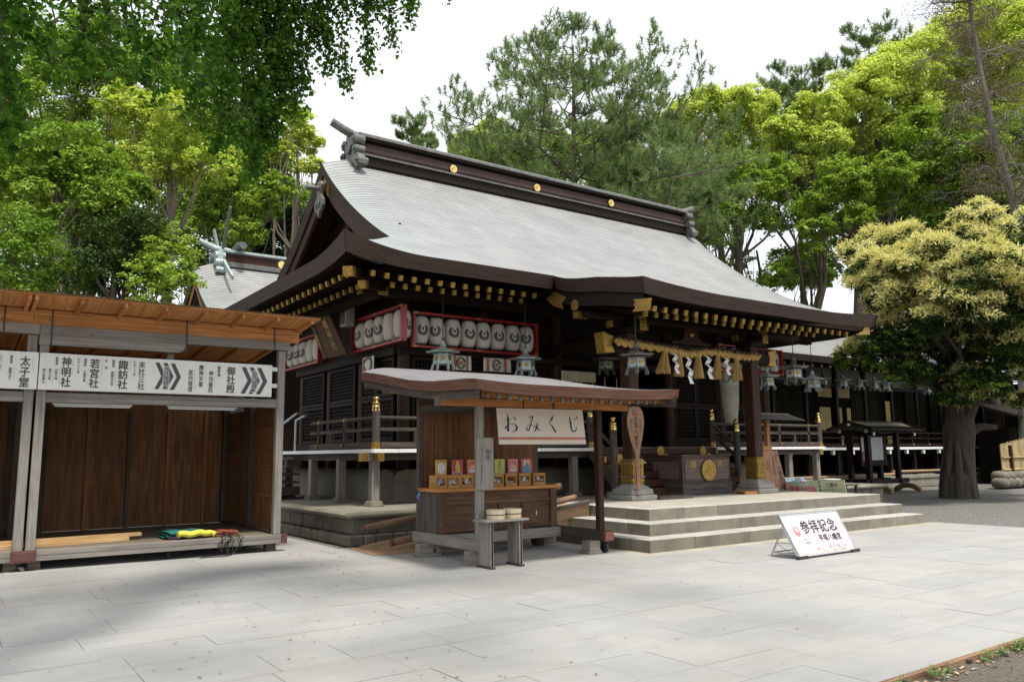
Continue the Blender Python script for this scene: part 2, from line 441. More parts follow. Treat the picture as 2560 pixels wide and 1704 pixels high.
for ra, rb, ya, yb in regions:
    y = ya
    while y < yb-0.01:
        h = rp.choice([0.45, 0.6, 0.6, 0.75, 0.9])
        if yb-y-h < 0.3: h = yb-y
        x = ra - rp.random()
        while x < rb:
            l = rp.choice([0.6, 0.9, 0.9, 1.2, 1.5])
            x1 = min(x+l, rb); x0 = max(x, ra)
            if x1-x0 > 0.05:
                gp = rp.choice([0.0011, 0.0015, 0.0015, 0.0022, 0.0036])
                z = rp.uniform(-0.0025, 0.0015)
                if h > 0.7 and rp.random() < 0.3:
                    pav.box(x0+gp, x1-gp, y+gp, y+h/2-gp, -0.02, z, 0, (0,)); pav.box(x0+gp, x1-gp, y+h/2+gp, y+h-gp, -0.02, z-.001, 0, (0,))
                else:
                    pav.box(x0+gp, x1-gp, y+gp, y+h-gp, -0.02, z, 0, (0,))
            x += l
        y += h
tag(pav.build('paving', m_slab(), origin=(0, 0, 0)), kind='structure')
# joint bed below the slabs
jb = MB()
for ra, rb, ya, yb in regions: jb.box(ra, rb, ya, yb, -0.028, -0.012, 0, (0,))
tag(jb.build('joint_bed', plain('joint_sand', (0.13, 0.125, 0.11), 0.95, 0, 0.3, 20), origin=(0, 0, 0)), kind='structure')
gs = MB(); gs.box(9.12, 18.2, 9.2, 9.5, -0.028, -0.006); gs.box(9.12, 9.39, 9.5, 13.42, -0.028, -0.006)
tag(gs.build('sand_strip', m_stone('coarse_sand', (0.30, 0.27, 0.21), (0.44, 0.41, 0.34), 4, 0.05, 0.4, 0.95, 40), origin=(0, 0, 0)), kind='structure')

# kerb board along the paving's near edge
kb = MB(); x = -4.0
for k in range(8):
    l = 2.05; kb.box(x, x+l-0.012, 3.235, 3.283, -0.07, 0.012); x += l
ko = kb.build('kerb_board', wood('brown_edging_board', (0.12, 0.060, 0.035), (0.34, 0.21, 0.14), 0.8, 0.3, 0.4, (0.10, 0.05, 0.03)), bevel=0.004)
tag(ko, 'long brown edging board between the grey paving and the bare soil', 'edging')
for xx in (5.62, 6.55, 7.05, 7.75):
    pg = MB(); pg.box(xx-.02, xx+.02, 3.205, 3.234, -0.08, 0.0)
    pg.build('peg', MT['greyd'], ko)

# ------------------------------------------------------------------ stone platform and steps
plat = thing('stone_platform', 'low stone platform with rounded cement rim under the shrine hall', 'platform', (14.8, 13.6, 0))
b = MB()
# coping (cement, rounded) and floor
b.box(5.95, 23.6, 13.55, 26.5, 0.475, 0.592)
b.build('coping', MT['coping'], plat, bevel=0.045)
b = MB()
def course(b, x0, x1, y0, y1, z0, z1, lmin, lmax, rr):
    # stones along the front face (y0) and the left face (x0)
    x = x0
    while x < x1-0.02:
        l = min(rr.uniform(lmin, lmax), x1-x); j = rr.uniform(0, .02)
        b.box(x+.006, x+l-.006, y0+j, y0+.3, z0, z1-rr.uniform(0, .012)); x += l
    y = y0+.3
    while y < y1-0.02:
        l = min(rr.uniform(lmin, lmax), y1-y); j = rr.uniform(0, .02)
        b.box(x0+j, x0+.3, y+.006, y+l-.006, z0, z1-rr.uniform(0, .012)); y += l
rr = random.Random(9)
course(b, 6.06, 10.3, 13.66, 26, 0.19, 0.474, 0.35, 0.75, rr)
b.build('wall_course', MT['rubble'], plat, bevel=0.02)
b = MB(); course(b, 17.9, 23.5, 13.66, 14.2, 0.19, 0.474, 0.35, 0.75, rr)
b.build('wall_course', MT['rubble'], plat, bevel=0.02)
b = MB(); course(b, 5.96, 10.3, 13.56, 26, -0.02, 0.189, 0.22, 0.36, rr); b.build('foot_course', MT['rubble'], plat, bevel=0.03); b = MB(); course(b, 17.9, 23.5, 13.56, 14.2, -0.02, 0.189, 0.25, 0.4, rr)
b.build('foot_course', MT['rubble'], plat, bevel=0.03)

steps = thing('stone_steps', 'three broad stone steps up to the shrine porch', 'steps', (13.6, 9.5, 0))
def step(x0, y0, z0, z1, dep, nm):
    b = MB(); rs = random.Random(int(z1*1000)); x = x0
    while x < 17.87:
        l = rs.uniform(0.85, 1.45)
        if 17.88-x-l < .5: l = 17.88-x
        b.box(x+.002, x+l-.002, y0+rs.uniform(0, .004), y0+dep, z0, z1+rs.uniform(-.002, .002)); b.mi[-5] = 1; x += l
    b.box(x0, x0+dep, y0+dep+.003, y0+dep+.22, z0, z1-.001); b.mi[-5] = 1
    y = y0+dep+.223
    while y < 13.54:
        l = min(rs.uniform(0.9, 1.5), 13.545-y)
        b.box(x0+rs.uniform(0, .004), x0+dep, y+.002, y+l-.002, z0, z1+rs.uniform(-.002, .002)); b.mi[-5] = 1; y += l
    return b.build(nm, [MT['step'], MT['steplit']], steps, bevel=0.006)
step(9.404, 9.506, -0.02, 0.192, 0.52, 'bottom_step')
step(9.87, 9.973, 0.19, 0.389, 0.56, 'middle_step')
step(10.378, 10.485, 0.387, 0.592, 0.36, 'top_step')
b = MB(); b.box(10.74, 17.85, 10.847, 13.54, 0.0, 0.588); b.build('porch_floor', MT['conc'], steps)

# ------------------------------------------------------------------ shrine hall
XC = 14.78
YM, YK, YR = 13.6, 10.82, 19.2
XL, XR = 5.78, 23.78
GL, GR = 7.5, 22.06
prof = [(10.82, 4.84), (11.25, 4.905), (11.69, 4.99), (12.4, 5.13), (12.89, 5.25), (13.25, 5.36), (13.6, 5.51), (14.5, 5.93), (15.5, 6.50), (16.5, 7.17), (17.5, 7.93), (18.5, 8.80), (19.2, 9.52)]
_py = np.array([p[0] for p in prof]); _pz = np.array([p[1] for p in prof])
def interp_smooth(x, xs, ys):
    i = int(np.clip(np.searchsorted(xs, x)-1, 0, len(xs)-2))
    def m(k):
        a = max(k-1, 0); c = min(k+1, len(xs)-1); return (ys[c]-ys[a])/(xs[c]-xs[a])
    h = xs[i+1]-xs[i]; t = min(max((x-xs[i])/h, 0), 1)
    return ((2*t**3-3*t*t+1)*ys[i]+(t**3-2*t*t+t)*h*m(i)+(-2*t**3+3*t*t)*ys[i+1]+(t**3-t*t)*h*m(i+1))
def P(y): return float(interp_smooth(y, _py, _pz))
def sym(x): return x if x <= XC else 2*XC-x
def lift(xs, d):
    # upturned corner: xs mirrored x, d distance behind the eave
    a = max(0.0, (7.7-xs)/1.92); return 0.29*a**2.2*max(0.0, 1-d/2.6)**1.5
def minoko(xs, y):
    a = max(0.0, (8.75-xs)/1.25); return 0.30*a**2*min(1.0, max(0.0, (y-15.0)/4.0))
def Zmain(x, y):
    xs = sym(x); return P(y)+lift(xs, max(0, y-YM))-minoko(xs, y)
KL, KR = 10.76, 18.86
def Zk(x, y):
    e = min(x-KL, KR-x); a = max(0.0, 1-e/2.6)
    f = min(1.0, max(0.0, (YM-y)/1.4))
    return P(y)+0.13*a**2*f
slope_len = {}
_acc = 0.0; _ys = np.linspace(10.8, 19.2, 169); _sl = [0.0]
for a_, b_ in zip(_ys[:-1], _ys[1:]): _sl.append(_sl[-1]+math.hypot(b_-a_, P(b_)-P(a_)))
def SL(y): return float(np.interp(y, _ys, _sl))

def m_roof(name='copper_shingle_roof'):
    t = NT(name); u, v = t.uvco(); co = t.objco()
    row = t.math('DIVIDE', v, 0.15); fr = t.math('FRACT', row); fl = t.math('FLOOR', row)
    line = t.ramp(fr, [(0.0, 1.0), (0.15, 1.0), (0.24, 0.0)])
    uj = t.math('FRACT', t.math('ADD', t.math('DIVIDE', u, 0.62), t.math('MULTIPLY', fl, 0.5)))
    joint = t.math('LESS_THAN', uj, 0.016)
    w1 = t.add('ShaderNodeTexWhiteNoise', noise_dimensions='2D')
    t.link(t.comb(t.math('FLOOR', t.math('ADD', t.math('DIVIDE', u, 0.62), t.math('MULTIPLY', fl, 0.5))), fl), w1.inputs['Vector'])
    n = t.noise(co, 0.9, 6.0, 0.65); n2 = t.noise(t.comb(t.math('MULTIPLY', u, 2.5), t.math('MULTIPLY', v, 0.35)), 1.0, 5.0, 0.6)
    c = t.ramp(n, [(0.3, (0.225, 0.228, 0.23)), (0.7, (0.30, 0.302, 0.302))])
    c = t.mix(t.ramp(n2, [(0.45, 0.0), (0.75, 0.35)]), c, (0.23, 0.22, 0.215))
    tv = t.math('ADD', t.math('MULTIPLY', w1.outputs[0], 0.14), 0.93)
    c = t.mix(1.0, c, t.comb(tv, tv, tv), 'MULTIPLY')
    x = t.add('ShaderNodeSeparateXYZ'); t.link(co, x.inputs[0])
    pat = t.math('SUBTRACT', 8.35, x.outputs[0])
    pat = t.math('MULTIPLY', t.math('ADD', t.math('MULTIPLY', pat, 0.6), t.math('MULTIPLY', t.math('SUBTRACT', n, 0.5), 1.6)), 1.0)
    pt = t.add('ShaderNodeClamp'); t.link(pat, pt.inputs[0])
    c = t.mix(t.math('MULTIPLY', pt.outputs[0], 0.6), c, (0.25, 0.32, 0.30))
    dk = t.mix(0.9, c, (0.04, 0.04, 0.045))
    c = t.mix(t.math('MAXIMUM', t.math('MULTIPLY', line, 0.95), t.math('MULTIPLY', joint, 0.35)), c, dk)
    t.base(c); t.rough(0.48); t.bump(t.math('MULTIPLY', fr, -1.0), 0.12, 0.006)
    return t.m
MT['roof'] = m_roof()
def m_fascia(name, a, b):
    t = NT(name); u, v = t.uvco()
    ln = t.math('FRACT', t.math('DIVIDE', v, 0.052))
    g_ = t.noise(t.comb(t.math('MULTIPLY', u, 1.5), t.math('MULTIPLY', v, 26.0)), 1.0, 5.0, 0.6)
    c = t.ramp(g_, [(0.3, a), (0.7, b)])
    c = t.mix(t.ramp(ln, [(0.0, 0.75), (0.14, 0.0)]), c, tuple(q*.25 for q in a))
    c = t.mix(t.ramp(t.noise(t.objco(), 1.4, 4.0, 0.6), [(0.5, 0), (0.75, .4)]), c, tuple(q*.6 for q in a))
    t.base(c); t.rough(0.6); t.bump(ln, 0.3, 0.008); t.b.inputs['Specular IOR Level'].default_value = 0.2; return t.m
MT['fascia'] = m_fascia('layered_eave_wood', (0.024, 0.0145, 0.011), (0.055, 0.034, 0.026))
MT['fascia2'] = m_fascia('layered_reddish_eave', (0.10, 0.045, 0.030), (0.19, 0.095, 0.068))

hall = thing('shrine_hall', 'large dark wooden shrine hall with grey copper roof and gilded eaves', 'shrine', (XC, 19.2, 0.592))
# -- roof surfaces
r = MB()
def hipx(y):  # left limit of the main slope at depth y
    return XL+(y-YM)*(GL-XL)/(15.19-YM) if y < 15.19 else GL
def front(a, b_):
    y = YM+(15.19-YM)*b_/.25 if b_ <= .25 else 15.19+(YR-15.19)*(b_-.25)/.75
    x0 = hipx(y); x1 = 2*XC-x0
    s_ = a
    # denser columns towards the two ends
    x = x0+(x1-x0)*(0.5-0.5*math.cos(math.pi*s_))*0.5+(x1-x0)*s_*0.5
    return (x, y, Zmain(x, y))
def uvfront(a, b_):
    p = front(a, b_); return (p[0], SL(p[1]))
r.grid(front, 64, 48, 0, uvfront)
r.grid(lambda a, b_: (lambda p: (p[0], 2*YR-p[1], p[2]))(front(1-a, b_)), 40, 24, 0, lambda a, b_: uvfront(1-a, b_))
def side(a, b_, s_=1):
    # skirt roof below the gable, rows go up from the side eave
    x = XL+(7.52-XL)*b_; d = x-XL; y0 = YM+d*(15.19-YM)/(GL-XL); y1 = 2*YR-y0
    y = y0+(y1-y0)*a
    z = P(YM+d*(15.19-YM)/(GL-XL))+lift(XL+min(y-YM, 2*YR-YM-y)+0.0, d)
    return (x if s_ > 0 else 2*XC-x, y, z)
r.grid(lambda a, b_: side(1-a, b_), 48, 14, 0, lambda a, b_: (side(1-a, b_)[1], SL(YM+b_*2.3)))
r.grid(lambda a, b_: side(a, b_, -1), 48, 14, 0, lambda a, b_: (side(a, b_)[1], SL(YM+b_*2.3)))
# porch roof
def kohai(a, b_):
    y = YK+(YM-YK)*b_; x = KL+(KR-KL)*a
    return (x, y, Zk(x, y)+(0.0 if b_ < 1 else 0.0))
r.grid(kohai, 40, 26, 0, lambda a, b_: (KL+(KR-KL)*a, SL(YK+(YM-YK)*b_)))
r.build('roof', MT['roof'], hall, smooth=40)

# -- eave fascia (thick layered edge)
def strip(b, pts, hts, inn, m=0, n=4):
    """vertical band hanging below the polyline pts; foot moved by inn"""
    acc = 0; us = [0]
    for p, q in zip(pts[:-1], pts[1:]): acc += np.linalg.norm(vec(q)-vec(p)); us.append(acc)
    k = len(pts)
    def f(a, t):
        i = int(round(a*(k-1))); p = vec(pts[i]); d = vec(inn[i] if hasattr(inn[0], '__len__') else inn)
        return p-vec((0, 0, hts[i]*t))+d*t
    b.grid(f, k-1, n, m, lambda a, t: (us[int(round(a*(k-1)))], hts[int(round(a*(k-1)))]*(1-t)))
fa = MB()
xs = np.concatenate([np.linspace(XL, 7.7, 14), np.linspace(7.8, KL, 10)])
ed = lambda x: max(0, (7.7-sym(x))/1.92)
pts = [(x, YM-.01, Zmain(x, YM)+.015) for x in xs]; hts = [0.29+0.12*ed(x)**2 for x in xs]
inn = [(0.0+0.08*ed(x), 0.08, 0) for x in xs]
strip(fa, pts, hts, inn)
foot_front = [vec(p)-vec((0, 0, h))+vec(i) for p, h, i in zip(pts, hts, inn)]
xs2 = np.concatenate([np.linspace(KR, 21.8, 10), np.linspace(21.86, XR, 14)])
pts2 = [(x, YM-.01, Zmain(x, YM)+.015) for x in xs2]; hts2 = [0.29+0.12*ed(x)**2 for x in xs2]
strip(fa, pts2, hts2, [(-0.08*ed(x), 0.08, 0) for x in xs2])
ys = np.concatenate([np.linspace(YM-.01, 15.6, 16), np.linspace(15.8, 22.6, 14), np.linspace(22.8, 2*YR-YM+.01, 16)])
for sg in (1, -1):
    p_ = []; h_ = []; i_ = []
    for y in ys:
        d = min(y-YM, 2*YR-YM-y); q = side(0.5, 0, sg)
        z = P(YM)+lift(XL+d, 0)+.015; e = max(0, (7.7-XL-d)/1.92)
        p_.append(((XL-.01 if sg > 0 else XR+.01), y, z)); h_.append(0.29+0.12*e**2); i_.append((0.08*sg, 0.08*e*(1 if y < YR else -1), 0))
    if sg > 0: p_, h_, i_ = p_[::-1], h_[::-1], i_[::-1]
    strip(fa, p_, h_, i_)
# porch fascia: left verge, front, right verge
yk = np.linspace(YM, YK-.01, 22)
strip(fa, [(KL-.01, y, Zk(KL, y)+.015) for y in yk], [0.29+0.02*(YM-y)/2.8 for y in yk], [(0.06, 0.03*(1 if y < 11 else 0), 0) for y in yk])
xk = np.linspace(KL-.01, KR+.01, 34)
strip(fa, [(x, YK-.01, Zk(x, YK)+.015) for x in xk], [0.265+0.05*(abs(x-14.81)/4.05)**2 for x in xk], [(0.05*(14.81-x)/4.05, 0.07, 0) for x in xk])
strip(fa, [(KR+.01, y, Zk(KR, y)+.015) for y in yk[::-1]], [0.29+0.02*(YM-y)/2.8 for y in yk[::-1]], [(-0.06, 0, 0) for y in yk])
fa.build('eave_fascia', MT['fascia'], hall, smooth=40)

# -- soffit boards under all eaves
so_ = MB()
def sof(s0, s1, dd, e):  # height of the soffit at distance dd behind the eave
    return 5.225+0.24*dd+lift(XL+e, 0)*.6*max(0, 1-dd/2.5)
def soff(a, b_):
    dd = 0.08+2.45*b_; x0 = XL+.1+dd; x1 = 2*XC-x0; x = x0+(x1-x0)*a
    return (x, YM+dd, sof(0, 0, dd, min(x-x0, x1-x)))
def sofl(a, b_, sg):
    dd = 0.08+2.45*b_; y0 = YM+.1+dd; y1 = 2*YR-y0; y = y0+(y1-y0)*a
    return (XL+dd if sg > 0 else XR-dd, y, sof(0, 0, dd, min(y-y0, y1-y)))
so_.grid(soff, 60, 4); so_.grid(lambda a, b_: sofl(a, b_, 1), 40, 4); so_.grid(lambda a, b_: sofl(a, b_, -1), 40, 4)
so_.grid(lambda a, b_: (KL+.06+(KR-KL-.12)*a, YK+.07+(YM-YK)*b_, min(Zk(KL+.06+(KR-KL-.12)*a, YK+.07+(YM-YK)*b_)-.26, 9)), 30, 12)
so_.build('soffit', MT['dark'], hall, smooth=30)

# -- rafters with gilded ends (parts), two rows
def rafter(p, q, w, h):
    b = MB(); b.beam(p, q, w, h, 0)
    d = unit(vec(p)-vec(q)); b.beam(vec(p)+d*0.012, vec(p)-d*.05, w+.012, h+.012, 1)
    return b.build('rafter', [MT['dark'], MT['gold']], hall)
for k in range(15):
    x = 6.54+0.303*k
    if x < 10.6: rafter((x, 13.95, 5.10+lift(x, 0)*.3), (x, 16.0, 5.62), .085, .10)
for k in range(13):
    x = 7.24+0.297*k
    if x < 10.7: rafter((x, 14.5, 5.075), (x, 16.0, 5.40), .085, .10)
for k in range(19): rafter((6.15, 14.32+0.335*k, 5.12), (8.2, 14.32+0.335*k, 5.62), .085, .10)
for k in range(16): rafter((6.7, 14.72+0.335*k, 5.07), (8.2, 14.72+0.335*k, 5.40), .085, .10)
for k in range(23):
    x = 11.35+0.302*k
    rafter((x, 11.12, 4.43+.002*abs(k-10)), (x, 13.2, 4.98), .085, .10)
for k in range(20):
    x = 11.53+0.302*k
    rafter((x, 11.55, 4.43), (x, 13.2, 4.83), .085, .10)
# corner rafters with large gilt caps
for p, q, w in (((5.98, 13.86, 5.08), (8.1, 16.0, 5.55), .17), ((6.45, 14.25, 4.95), (8.1, 15.95, 5.30), .14)):
    b = MB(); b.beam(p, q, w, w, 0); d = unit(vec(p)-vec(q)); b.beam(vec(p)+d*.015, vec(p)-d*.16, w+.025, w+.025, 1)
    b.build('corner_rafter', [MT['dark'], MT['gold']], hall)

# -- gable: verge fascia, barge boards, wall, pendant
def verge_pts(x, n=26):
    yy = np.concatenate([np.linspace(15.19, YR, n), np.linspace(YR, 2*YR-15.19, n)[1:]])
    return [(x, y, Zmain(x, y if y <= YR else 2*YR-y)+.012) for y in yy]
for x, sg in ((GL, 1), (GR, -1)):
    b = MB(); v_ = verge_pts(x-.012*sg)
    if sg > 0: v_ = v_[::-1]
    strip(b, v_, [0.33]*len(v_), (0.05*sg, 0, 0), 0, 3)
    w_ = [(p[0]+.10*sg, p[1], p[2]-.31) for p in v_]
    b.build('verge_fascia', MT['fascia'], hall, smooth=40)
    b = MB(); th = 0.09
    hts_ = [0.42-0.12*abs(p[1]-YR)/4.0 for p in w_]
    strip(b, w_, hts_, (0, 0, 0), 0, 2)
    strip(b, [(p[0]+th*sg, p[1], p[2]) for p in w_][::-1], hts_[::-1], (0, 0, 0), 0, 2)
    lo = [(p[0], p[1], p[2]-h) for p, h in zip(w_, hts_)]
    b.grid(lambda a, t: vec(lo[int(round(a*(len(lo)-1)))])+vec((th*sg*t, 0, 0)), len(lo)-1, 1)
    b.build('barge_board', MT['dark2'], hall, smooth=40)
    # gilt plates on the barge boards
    for ya, yb in ((15.25, 15.8), (22.6, 23.15), (18.75, 19.65)):
        b = MB(); sel = [(p, h) for p, h in zip(w_, hts_) if ya <= p[1] <= yb]
        if len(sel) > 1:
            strip(b, [(p[0]-.012*sg, p[1], p[2]-.03) for p, h in sel], [h-.05 for p, h in sel], (0, 0, 0), 0, 2)
            b.build('gilt_plate', MT['gold'], hall)
    # underside of the verge and gable wall
    b = MB()
    b.grid(lambda a, t: (x+.1*sg+(.75*t)*sg, w_[int(round(a*(len(w_)-1)))][1], w_[int(round(a*(len(w_)-1)))][2]+.03+.2*t), len(w_)-1, 1)
    b.build('verge_soffit', MT['dark2'], hall)
    b = MB(); xw = x+.8*sg
    poly = [(15.4, 6.2)]+[(p[1], p[2]+.2) for p in (w_[::-1] if sg > 0 else w_)]+[(23.0, 6.2)]
    b.prism(poly, (xw, 0, 0), (0, 1, 0), (0, 0, 1), (.1*sg, 0, 0))
    b.build('gable_wall', MT['dark'], hall)
    b = MB(); b.box(min(xw, xw-.06*sg), max(xw, xw-.06*sg), 16.2, 22.2, 6.75, 6.98); b.box(min(xw, xw-.07*sg), max(xw, xw-.07*sg), YR-.13, YR+.13, 6.98, 8.7)
    b.build('gable_beam', MT['dark2'], hall)
# pendant of the left gable
b = MB()
def pend(s_): return [(0, 0.42), (.12, .40), (.17, .30), (.13, .18), (.10, .06), (.17, -.02), (.26, -.12), (.28, -.27), (.20, -.40), (.09, -.42), (.05, -.52), (0, -.58), (-.05, -.52), (-.09, -.42), (-.20, -.40), (-.28, -.27), (-.26, -.12), (-.17, -.02), (-.10, .06), (-.13, .18), (-.17, .30), (-.12, .40)]
b.prism([(x*s, y*s) for s in (1,) for x, y in pend(1)], (7.42, YR, 8.30), (0, 1, 0), (0, 0, 1), (.09, 0, 0))
b.prism([(.10, -.14), (.16, -.22), (.14, -.34), (.05, -.34), (.04, -.2)], (7.405, YR, 8.30), (0, 1, 0), (0, 0, 1), (.02, 0, 0), 1)
b.prism([(-.10, -.14), (-.16, -.22), (-.14, -.34), (-.05, -.34), (-.04, -.2)], (7.405, YR, 8.30), (0, 1, 0), (0, 0, 1), (.02, 0, 0), 1)
b.tube([(7.45, YR, 8.52), (7.08, YR, 8.50)], .065, 10, 0)
b.build('gable_pendant', [MT['bronze'], MT['black']], hall, bevel=.01)

# -- ridge
RG = MB(); RL, RR_ = 8.45, 21.0
RG.box(RL, RR_, YR-.31, YR+.31, 9.30, 9.56, 3); RG.box(RL, RR_, YR-.37, YR+.37, 9.56, 9.60, 1)                       # pale metal footing
RG.box(RL, RR_, YR-.27, YR+.27, 9.60, 9.70, 0); RG.box(RL, RR_, YR-.285, YR+.285, 9.705, 9.80, 0); RG.box(RL, RR_, YR-.27, YR+.27, 9.805, 9.92, 0)
RG.box(RL, RR_, YR-.22, YR+.22, 9.92, 10.0, 3)
RG.box(RL, RR_, YR-.34, YR+.34, 10.0, 10.07, 3)
n_ = 26
for k in range(n_):
    x0 = RL+(RR_-RL)*k/n_; x1 = RL+(RR_-RL)*(k+1)/n_
    RG.box(x0+.004, x1-.004, YR-.39, YR+.39, 10.07, 10.135, 2); RG.prism([(-.33, 0), (.33, 0), (.26, .09), (.1, .13), (-.1, .13), (-.26, .09)], (x0+.004, YR, 10.135), (0, 1, 0), (0, 0, 1), (x1-x0-.008, 0, 0), 2)
ridge = RG.build('ridge', [MT['ridgew'], MT['bronze'], MT['bronze'], MT['dark']], hall)
for px, py in ((1133, 423), (1342, 470), (1527, 508)):
    q = atY(px, py, YR-.30); b = MB()
    b.lathe([(0.0, -.03), (.118, -.03), (.125, 0), (.118, .03), (.09, .035), (.075, .02), (0, .025)], (q[0], YR-.30, q[2]), 20, 0, 1)
    b.prism([(.062*math.cos(a), .062*math.sin(a)) for a in np.linspace(.4, 4.2, 10)]+[(.034*math.cos(a), .034*math.sin(a)) for a in np.linspace(4.2, .4, 10)], (q[0], YR-.335, q[2]), (1, 0, 0), (0, 0, 1), (0, -.02, 0))
    b.build('ridge_crest', MT['brass'], ridge, smooth=40)
def ridge_end(x, sg):
    b = MB()
    # facing plate with scrolled flanks, in the y-z plane
    half = [(0, 10.2), (.22, 10.2), (.27, 10.05), (.25, 9.9), (.36, 9.8), (.40, 9.66), (.47, 9.55), (.62, 9.38), (.66, 9.22), (.45, 9.14), (.25, 9.3), (0, 9.36)]
    poly = half+[(-a, z) for a, z in half[-2:0:-1]]
    b.prism(poly, (x-.10*sg, YR, 0), (0, 1, 0), (0, 0, 1), (.20*sg, 0, 0))
    for s_ in (1, -1):
        for yy, zz, rr_, ln in ((.32, 9.96, .145, .30), (.40, 9.66, .12, .27), (.56, 9.30, .105, .30)):
            b.tube([(x-.14*sg, YR+yy*s_, zz), (x-.14*sg+ln*sg, YR+yy*s_, zz)], rr_, 14)
            b.tube([(x-.165*sg, YR+yy*s_, zz), (x-.13*sg, YR+yy*s_, zz)], rr_*.62, 12)
            b.tube([(x-.19*sg, YR+yy*s_, zz), (x-.15*sg, YR+yy*s_, zz)], rr_*.3, 10)
    b.tube([(x-.16*sg, YR, 9.78), (x-.08*sg, YR, 9.78)], .16, 16)
    b.tube([(x+.5*sg, YR, 10.17), (x, YR, 10.20), (x-.3*sg, YR, 10.30), (x-.62*sg, YR, 10.43)], [.12, .12, .115, .11], 12)
    b.build('ridge_ornament', MT['bronze'], hall, smooth=35, bevel=0)
ridge_end(8.36, 1); ridge_end(21.1, -1)
# -- walls, posts, floor of the hall
WF, WL, WR_, WB = 16.1, 8.25, 21.3, 22.3
FLZ = 1.735
PX_ = [8.35, 10.55, 12.75, 16.85, 19.05, 21.2]
PY_ = [16.1, 18.2, 20.2, 22.2]
for x in PX_:
    b = MB(); b.tube([(x, WF, 0.6), (x, WF, 5.6)], .155, 14); b.build('pillar', MT['dark2'], hall, smooth=40)
for y in PY_[1:]:
    for x in (8.35, 21.2):
        b = MB(); b.tube([(x, y, 0.6), (x, y, 5.6)], .155, 14); b.build('pillar', MT['dark2'], hall, smooth=40)
b = MB()
b.box(WL-.1, WR_+.1, WF-.13, WF+.13, 5.2, 5.45); b.box(WL-.1, WR_+.1, WF-.17, WF+.17, 3.86, 4.04); b.box(WL, 12.75, WF-.15, WF+.15, FLZ-.0, FLZ+.2)
b.box(WL-.17, WL+.17, WF, WB, 3.86, 4.04); b.box(WL-.13, WL+.13, WF, WB, 5.2, 5.45); b.box(WL-.15, WL+.15, WF, WB, FLZ, FLZ+.2)
b.box(WR_-.17, WR_+.17, WF, WB, 3.86, 4.04); b.box(16.85, WR_, WF-.15, WF+.15, FLZ, FLZ+.2)
b.build('wall_beam', MT['dark'], hall)
b = MB()
b.box(WL, WR_, WF+.02, WF+.1, 4.04, 5.9); b.box(WL-.03, WL+.05, WF, WB, 4.04, 5.9); b.box(WR_-.05, WR_+.03, WF, WB, 4.04, 5.9)
b.box(WL, WR_, WB-.1, WB, .6, 5.9); b.box(WL, WL+.06, 18.2, WB, FLZ, 4.0); b.box(WR_-.06, WR_, WF, WB, FLZ, 4.0)
b.box(16.85, WR_, WF+.1, WF+.16, FLZ, 4.0)
b.build('wall_panel', MT['dark'], hall)
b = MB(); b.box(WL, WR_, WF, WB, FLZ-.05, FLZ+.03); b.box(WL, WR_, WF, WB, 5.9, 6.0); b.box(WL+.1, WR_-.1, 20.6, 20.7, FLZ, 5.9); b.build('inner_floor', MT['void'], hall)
def lattice(p0, ux, w, z0, z1, nx, nz, name='lattice_shutter', mat='dark', back=True):
    b = MB(); p0 = vec(p0); ux = unit(ux); nn = np.cross(ux, (0, 0, 1))
    def bar(u0, u1, za, zb, d0, d1, m=0):
        c = []
        for z in (za, zb):
            c += [p0+ux*u0+nn*d1+vec((0, 0, z)), p0+ux*u1+nn*d1+vec((0, 0, z)), p0+ux*u1+nn*d0+vec((0, 0, z)), p0+ux*u0+nn*d0+vec((0, 0, z))]
        b.hexa([c[3], c[2], c[1], c[0], c[7], c[6], c[5], c[4]][::1] if False else c, m)
    fr = .07
    bar(0, fr, z0, z1, 0, .06); bar(w-fr, w, z0, z1, 0, .06); bar(fr, w-fr, z0, z0+fr, 0, .058); bar(fr, w-fr, z1-fr, z1, 0, .058)
    for i in range(1, nx): bar(fr+(w-2*fr)*i/nx-.011, fr+(w-2*fr)*i/nx+.011, z0+fr, z1-fr, .015, .04)
    for i in range(1, nz): bar(fr, w-fr, z0+fr+(z1-z0-2*fr)*i/nz-.009, z0+fr+(z1-z0-2*fr)*i/nz+.009, .02, .045)
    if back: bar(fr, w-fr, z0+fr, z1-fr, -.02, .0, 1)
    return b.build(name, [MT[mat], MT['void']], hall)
for x0, x1 in ((8.52, 9.44), (9.46, 10.38), (10.72, 11.64), (11.66, 12.58), (17.02, 17.94), (17.96, 18.88), (19.22, 20.1), (20.12, 21.0)):
    lattice((x0, WF-.02, 0), (1, 0, 0), x1-x0, 2.95, 3.84, 9, 8); lattice((x0, WF-.02, 0), (1, 0, 0), x1-x0, 1.95, 2.93, 9, 8)
for y0, y1 in ((16.28, 17.14), (17.16, 18.02), (18.38, 20.02), (20.4, 22.0)):
    nx = 9 if y1-y0 < 1 else 15
    lattice((WL-.02, y1, 0), (0, -1, 0), y1-y0, 2.95, 3.84, nx, 9); lattice((WL-.02, y1, 0), (0, -1, 0), y1-y0, 1.95, 2.93, nx, 9)
# folded door leaves beside the open centre bay
b = MB(); q0 = atY(1660, 1098, 16.6); q1 = atY(1740, 1098, 16.6)
b.box(q0[0], q1[0], 16.55, 16.62, FLZ+.05, 3.7)
b.box(q0[0]-.02, q1[0]+.02, 16.5, 16.66, FLZ+.03, FLZ+.28)
b.build('door_leaf', MT['dark2'], hall)
